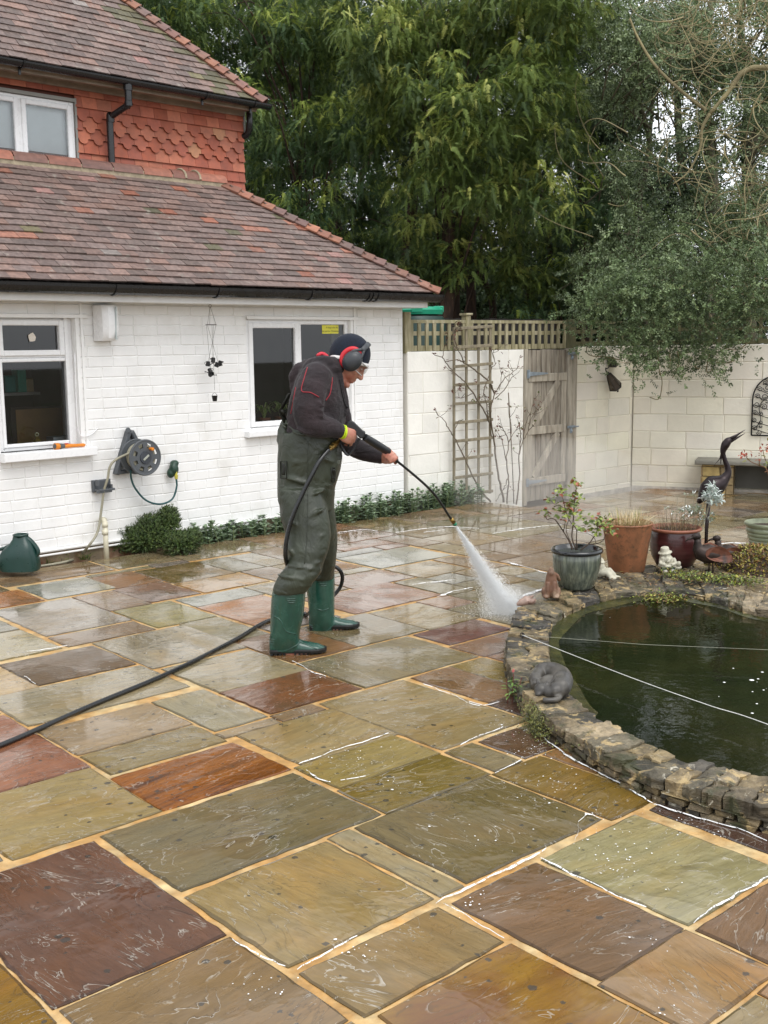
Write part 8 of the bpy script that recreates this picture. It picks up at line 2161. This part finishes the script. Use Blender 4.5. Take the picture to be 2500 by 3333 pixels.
# the holly on the right: small glossy leaves
def broadleaf(name, label, Y, clumps, seed, base_x, cols, tpl, mat_, per, size, bark, trunks, depth=1.2, group=None, cat='tree', twigs=True):
    r = np.random.default_rng(seed); rr_ = random.Random(seed); b = YP(base_x, 1060, Y); base = V((b.x, b.y, -.2)); mpp = Y / FPX
    t = thing(name, label, cat, base, group); mb = MB()
    for (x0, x1, ytop, dy, rad) in trunks:
        bb = YP(x0, 1060, Y + dy); tt_ = YP(x1, ytop, Y + dy); trunk(mb, V((bb.x, bb.y, -.25)), tt_, rad, rad * .3, rr_, .3)
    pos, yaw, pit, rol, sc, col = [], [], [], [], [], []
    for (x, y, rx, ry) in clumps:
        dY = r.uniform(-depth, depth); c = pt_at(x, y, Y + dY); R3 = np.array([rx * mpp, max(.35, .8 * rx * mpp), ry * mpp]); n = max(8, int(per * rx * ry / 9000))
        if twigs:
            for q in range(3):
                e = c + r.normal(0, .5, 3) * R3; mb.tube(smoothpath([V(tuple(c)) + V((rr_.gauss(0, .3), .3, -.5)), V(tuple(c)) + V((rr_.gauss(0, .1), rr_.gauss(0, .1), -.1)), V(tuple(e))], 4), [.014 - .0013 * i for i in range(9)], 5)
        sub = r.normal(0, .55, (max(3, n // 16), 3)) * R3 + c                          # twiglets gathered in tufts
        k = r.integers(len(sub), size=n); p = sub[k] + r.normal(0, .13, (n, 3))
        cc = np.array([lin(cols[r.integers(len(cols))]) for i in range(n)]) * r.uniform(.7, 1.3, (n, 1))
        pos.append(p); yaw.append(r.random(n) * 2 * pi); pit.append(r.normal(.2, .6, n)); rol.append(r.random(n) * 6); sc.append(r.uniform(*size, n)); col.append(cc)
    mb.build('trunk', bark, t, True)
    scatter('crown', mat_, t, tpl, np.concatenate(pos), np.concatenate(yaw), np.concatenate(pit), np.concatenate(rol), np.concatenate(sc), np.concatenate(col))
    return t
rh = random.Random(4); HC_ = []
for i in range(95):
    x, y = rh.uniform(1930, 2640), rh.uniform(-140, 900)
    if 2080 < x < 2480 and 430 < y < 620 and rh.random() < .72: continue
    if 2360 < x < 2490 and 80 < y < 260 and rh.random() < .8: continue
    HC_.append((x, y, rh.uniform(55, 100), rh.uniform(45, 85)))
HOL = ['4b563c', '414c34', '5c6849', '38432c', '6a7458', '505b3a']
broadleaf('holly_tree', 'tall grey green holly with small glossy leaves on the right', 16.6, HC_, 5, 2280, HOL, LPL, hollym, 170, (.2, .34), greyb, [(2280, 2330, -100, .2, .16), (2460, 2440, -100, .6, .13), (2120, 2080, 100, .8, .1)], 1.3, 'evergreen trees behind the garden')
# ivy and evergreen shrub tumbling over the wall
IV = [(1900, 1010, 60, 40), (1960, 960, 90, 70), (2050, 1000, 90, 70), (2140, 960, 100, 80), (2230, 1000, 100, 70), (2320, 950, 100, 80), (2410, 990, 90, 60), (2490, 940, 80, 80), (1990, 1090, 70, 40), (2060, 1120, 70, 40), (2130, 1100, 80, 45), (2200, 1130, 60, 40), (2270, 1150, 60, 45), (2310, 1120, 60, 35), (2240, 1180, 45, 25), (2360, 1070, 60, 40), (2330, 1175, 40, 14), (2060, 1160, 40, 28), (1965, 1135, 40, 20), (1905, 1130, 14, 14), (2150, 1225, 10, 14), (2120, 1165, 40, 26), (2180, 880, 60, 40), (2330, 860, 60, 50), (2050, 900, 50, 40), (2460, 840, 60, 60)]
ivy = broadleaf('climbing_evergreen', 'dark glossy evergreen climber spilling over the wall above the lantern', 13.2, IV, 7, 2200, ['343f27', '3d4a2f', '2e3822', '485538', '566244'], IPL, hollym, 300, (.12, .2), greyb, [(2150, 2160, 900, 1.9, .05), (2330, 2320, 860, 1.9, .05)], .34, None, 'climber', False)
rb = random.Random(12)
for (pts) in ([(2140, 1140), (2145, 1200), (2155, 1240), (2150, 1285), (2140, 1300), (2115, 1293)], [(2205, 1140), (2210, 1180), (2200, 1210), (2188, 1230)], [(2180, 1150), (2182, 1185), (2176, 1198)], [(2310, 1150), (2300, 1200), (2306, 1212), (2325, 1196)], [(1910, 1130), (1912, 1150), (1935, 1160), (1975, 1162), (2020, 1172)], [(2360, 1135), (2400, 1138), (2430, 1120), (2440, 1112)], [(2330, 1180), (2370, 1182), (2385, 1174)], [(2280, 1195), (2272, 1200), (2260, 1190)]):
    mb = MB(); mb.tube(smoothpath([YP(x, y, 13.15) for x, y in pts], 5), .006, 5); mb.build('trailing_stem', mat('ivy_stem', '6a6040', .8), ivy, True)
# tangle of bare arching twigs
t = thing('bare_shrub', 'tangle of bare yellow brown twigs arching over the holly and the wall', 'shrub', V((4.6, 14.2, -.2)))
mb = MB(); rb = random.Random(22)
tw_m = mat('yellow_twig', '8f845f', .8, var=.35, vs=6, col2='6a6046', c2s=3)
P = [YP(2720, 60, 14.6), YP(2560, 205, 14.6), YP(2420, 245, 14.6), (YP(2330, 345, 14.6)), YP(2290, 440, 14.6), YP(2150, 600, 14.7), YP(2120, 700, 14.8)]
mb.tube(smoothpath([YP(2760, 230, 14.6), YP(2500, 220, 14.6), YP(2420, 235, 14.6), YP(2370, 300, 14.6), YP(2310, 370, 14.6)], 6), [.046 - .0010 * i + .004 * sin(i * 1.7) for i in range(25)], 9)
mb.tube(smoothpath([YP(2310, 370, 14.6), YP(2285, 420, 14.6), YP(2280, 480, 14.6), YP(2240, 560, 14.6), YP(2190, 600, 14.6)], 6), [.024 - .0007 * i for i in range(25)], 7)
mb.tube(smoothpath([YP(2050, 60, 14.9), YP(2075, 120, 14.9), (YP(2130, 210, 14.8)), YP(2210, 290, 14.7), YP(2300, 360, 14.6)], 6), [.012 + .0006 * i for i in range(25)], 6)
for k in range(250):
    x, y = (rb.uniform(2150, 2600), rb.uniform(-80, 460)) if k % 5 < 2 else (rb.uniform(2250, 2620), rb.uniform(350, 1050)) if k % 5 < 4 else (rb.uniform(1950, 2500), rb.uniform(380, 1080))
    Yk = rb.uniform(13.7, 15.2); L = rb.uniform(110, 330); a = rb.uniform(0, 2 * pi); dr = rb.choice((-1, 1)) * rb.uniform(.3, 2.2); kk = rb.uniform(1, 4); pts = []
    for i in range(9):
        u = i / 8; aa = a + dr * u + .35 * sin(kk * 2.1 * u + k); x += cos(aa) * L / 9; y += sin(aa) * L / 9 + 4 * u
        pts.append(YP(x, y, Yk + .25 * sin(u * 3 + k)))
    mb.tube(smoothpath(pts, 3), [.0062 * (1 - .75 * i / 24) * (1.0 if k % 4 else 1.6) for i in range(25)], 5)
for k in range(46):
    x, y = rb.uniform(2180, 2560), rb.uniform(-60, 180); Yk = rb.uniform(13.8, 14.8); R_ = rb.uniform(35, 110); a0 = rb.uniform(-.4, .6)
    pts = [YP(x + R_ * cos(a0 + pi * .95 * i / 10), y + R_ * .9 * sin(a0 + pi * .95 * i / 10), Yk) for i in range(11)]
    mb.tube(smoothpath(pts, 2), [.0055 * (1 - .6 * i / 20) for i in range(21)], 5)
mb.build('branches', tw_m, t, True)
# dark evergreens further back, closing the view between the trunks
for i, (x, y0, w_, h_, Y, lab) in enumerate(((700, 250, 520, 560, 25, 'far dark evergreen glimpsed above the upper roof'), (1300, 450, 430, 620, 24, 'far dark evergreen between the trunks of the great yew'), (1800, 450, 420, 640, 25, 'far dark evergreen behind the long trellis panel'), (2300, 500, 520, 560, 24, 'far dark evergreen behind the holly and the bare twigs'))):
    rf = random.Random(60 + i); CL = []
    for k in range(44 if i == 3 else 80):
        xx, yy = x + rf.gauss(0, .5) * w_, y0 + 120 + (rf.random() - .5) * h_ * 1.7
        if i == 3 and rf.random() < .15 and yy < 700: continue
        CL.append((xx, yy, rf.uniform(60, 110), rf.uniform(50, 100)))
    for k in range(16): CL.append((x + (k / 15 - .5) * w_ * 2.0, rf.uniform(880, 1090), 90, 80))
    broadleaf('evergreen_tree', lab, Y, CL, 70 + i, x, ['232f1e', '2a3623', '313d28', '26321c'], LPL, farm, 110, (.45, .75), greyb, [(x - 60, x - 80, 100, 0, .18), (x + 120, x + 130, 150, .5, .15), (x - 200, x - 190, 300, .7, .12)], 1.6, 'evergreen trees behind the garden')
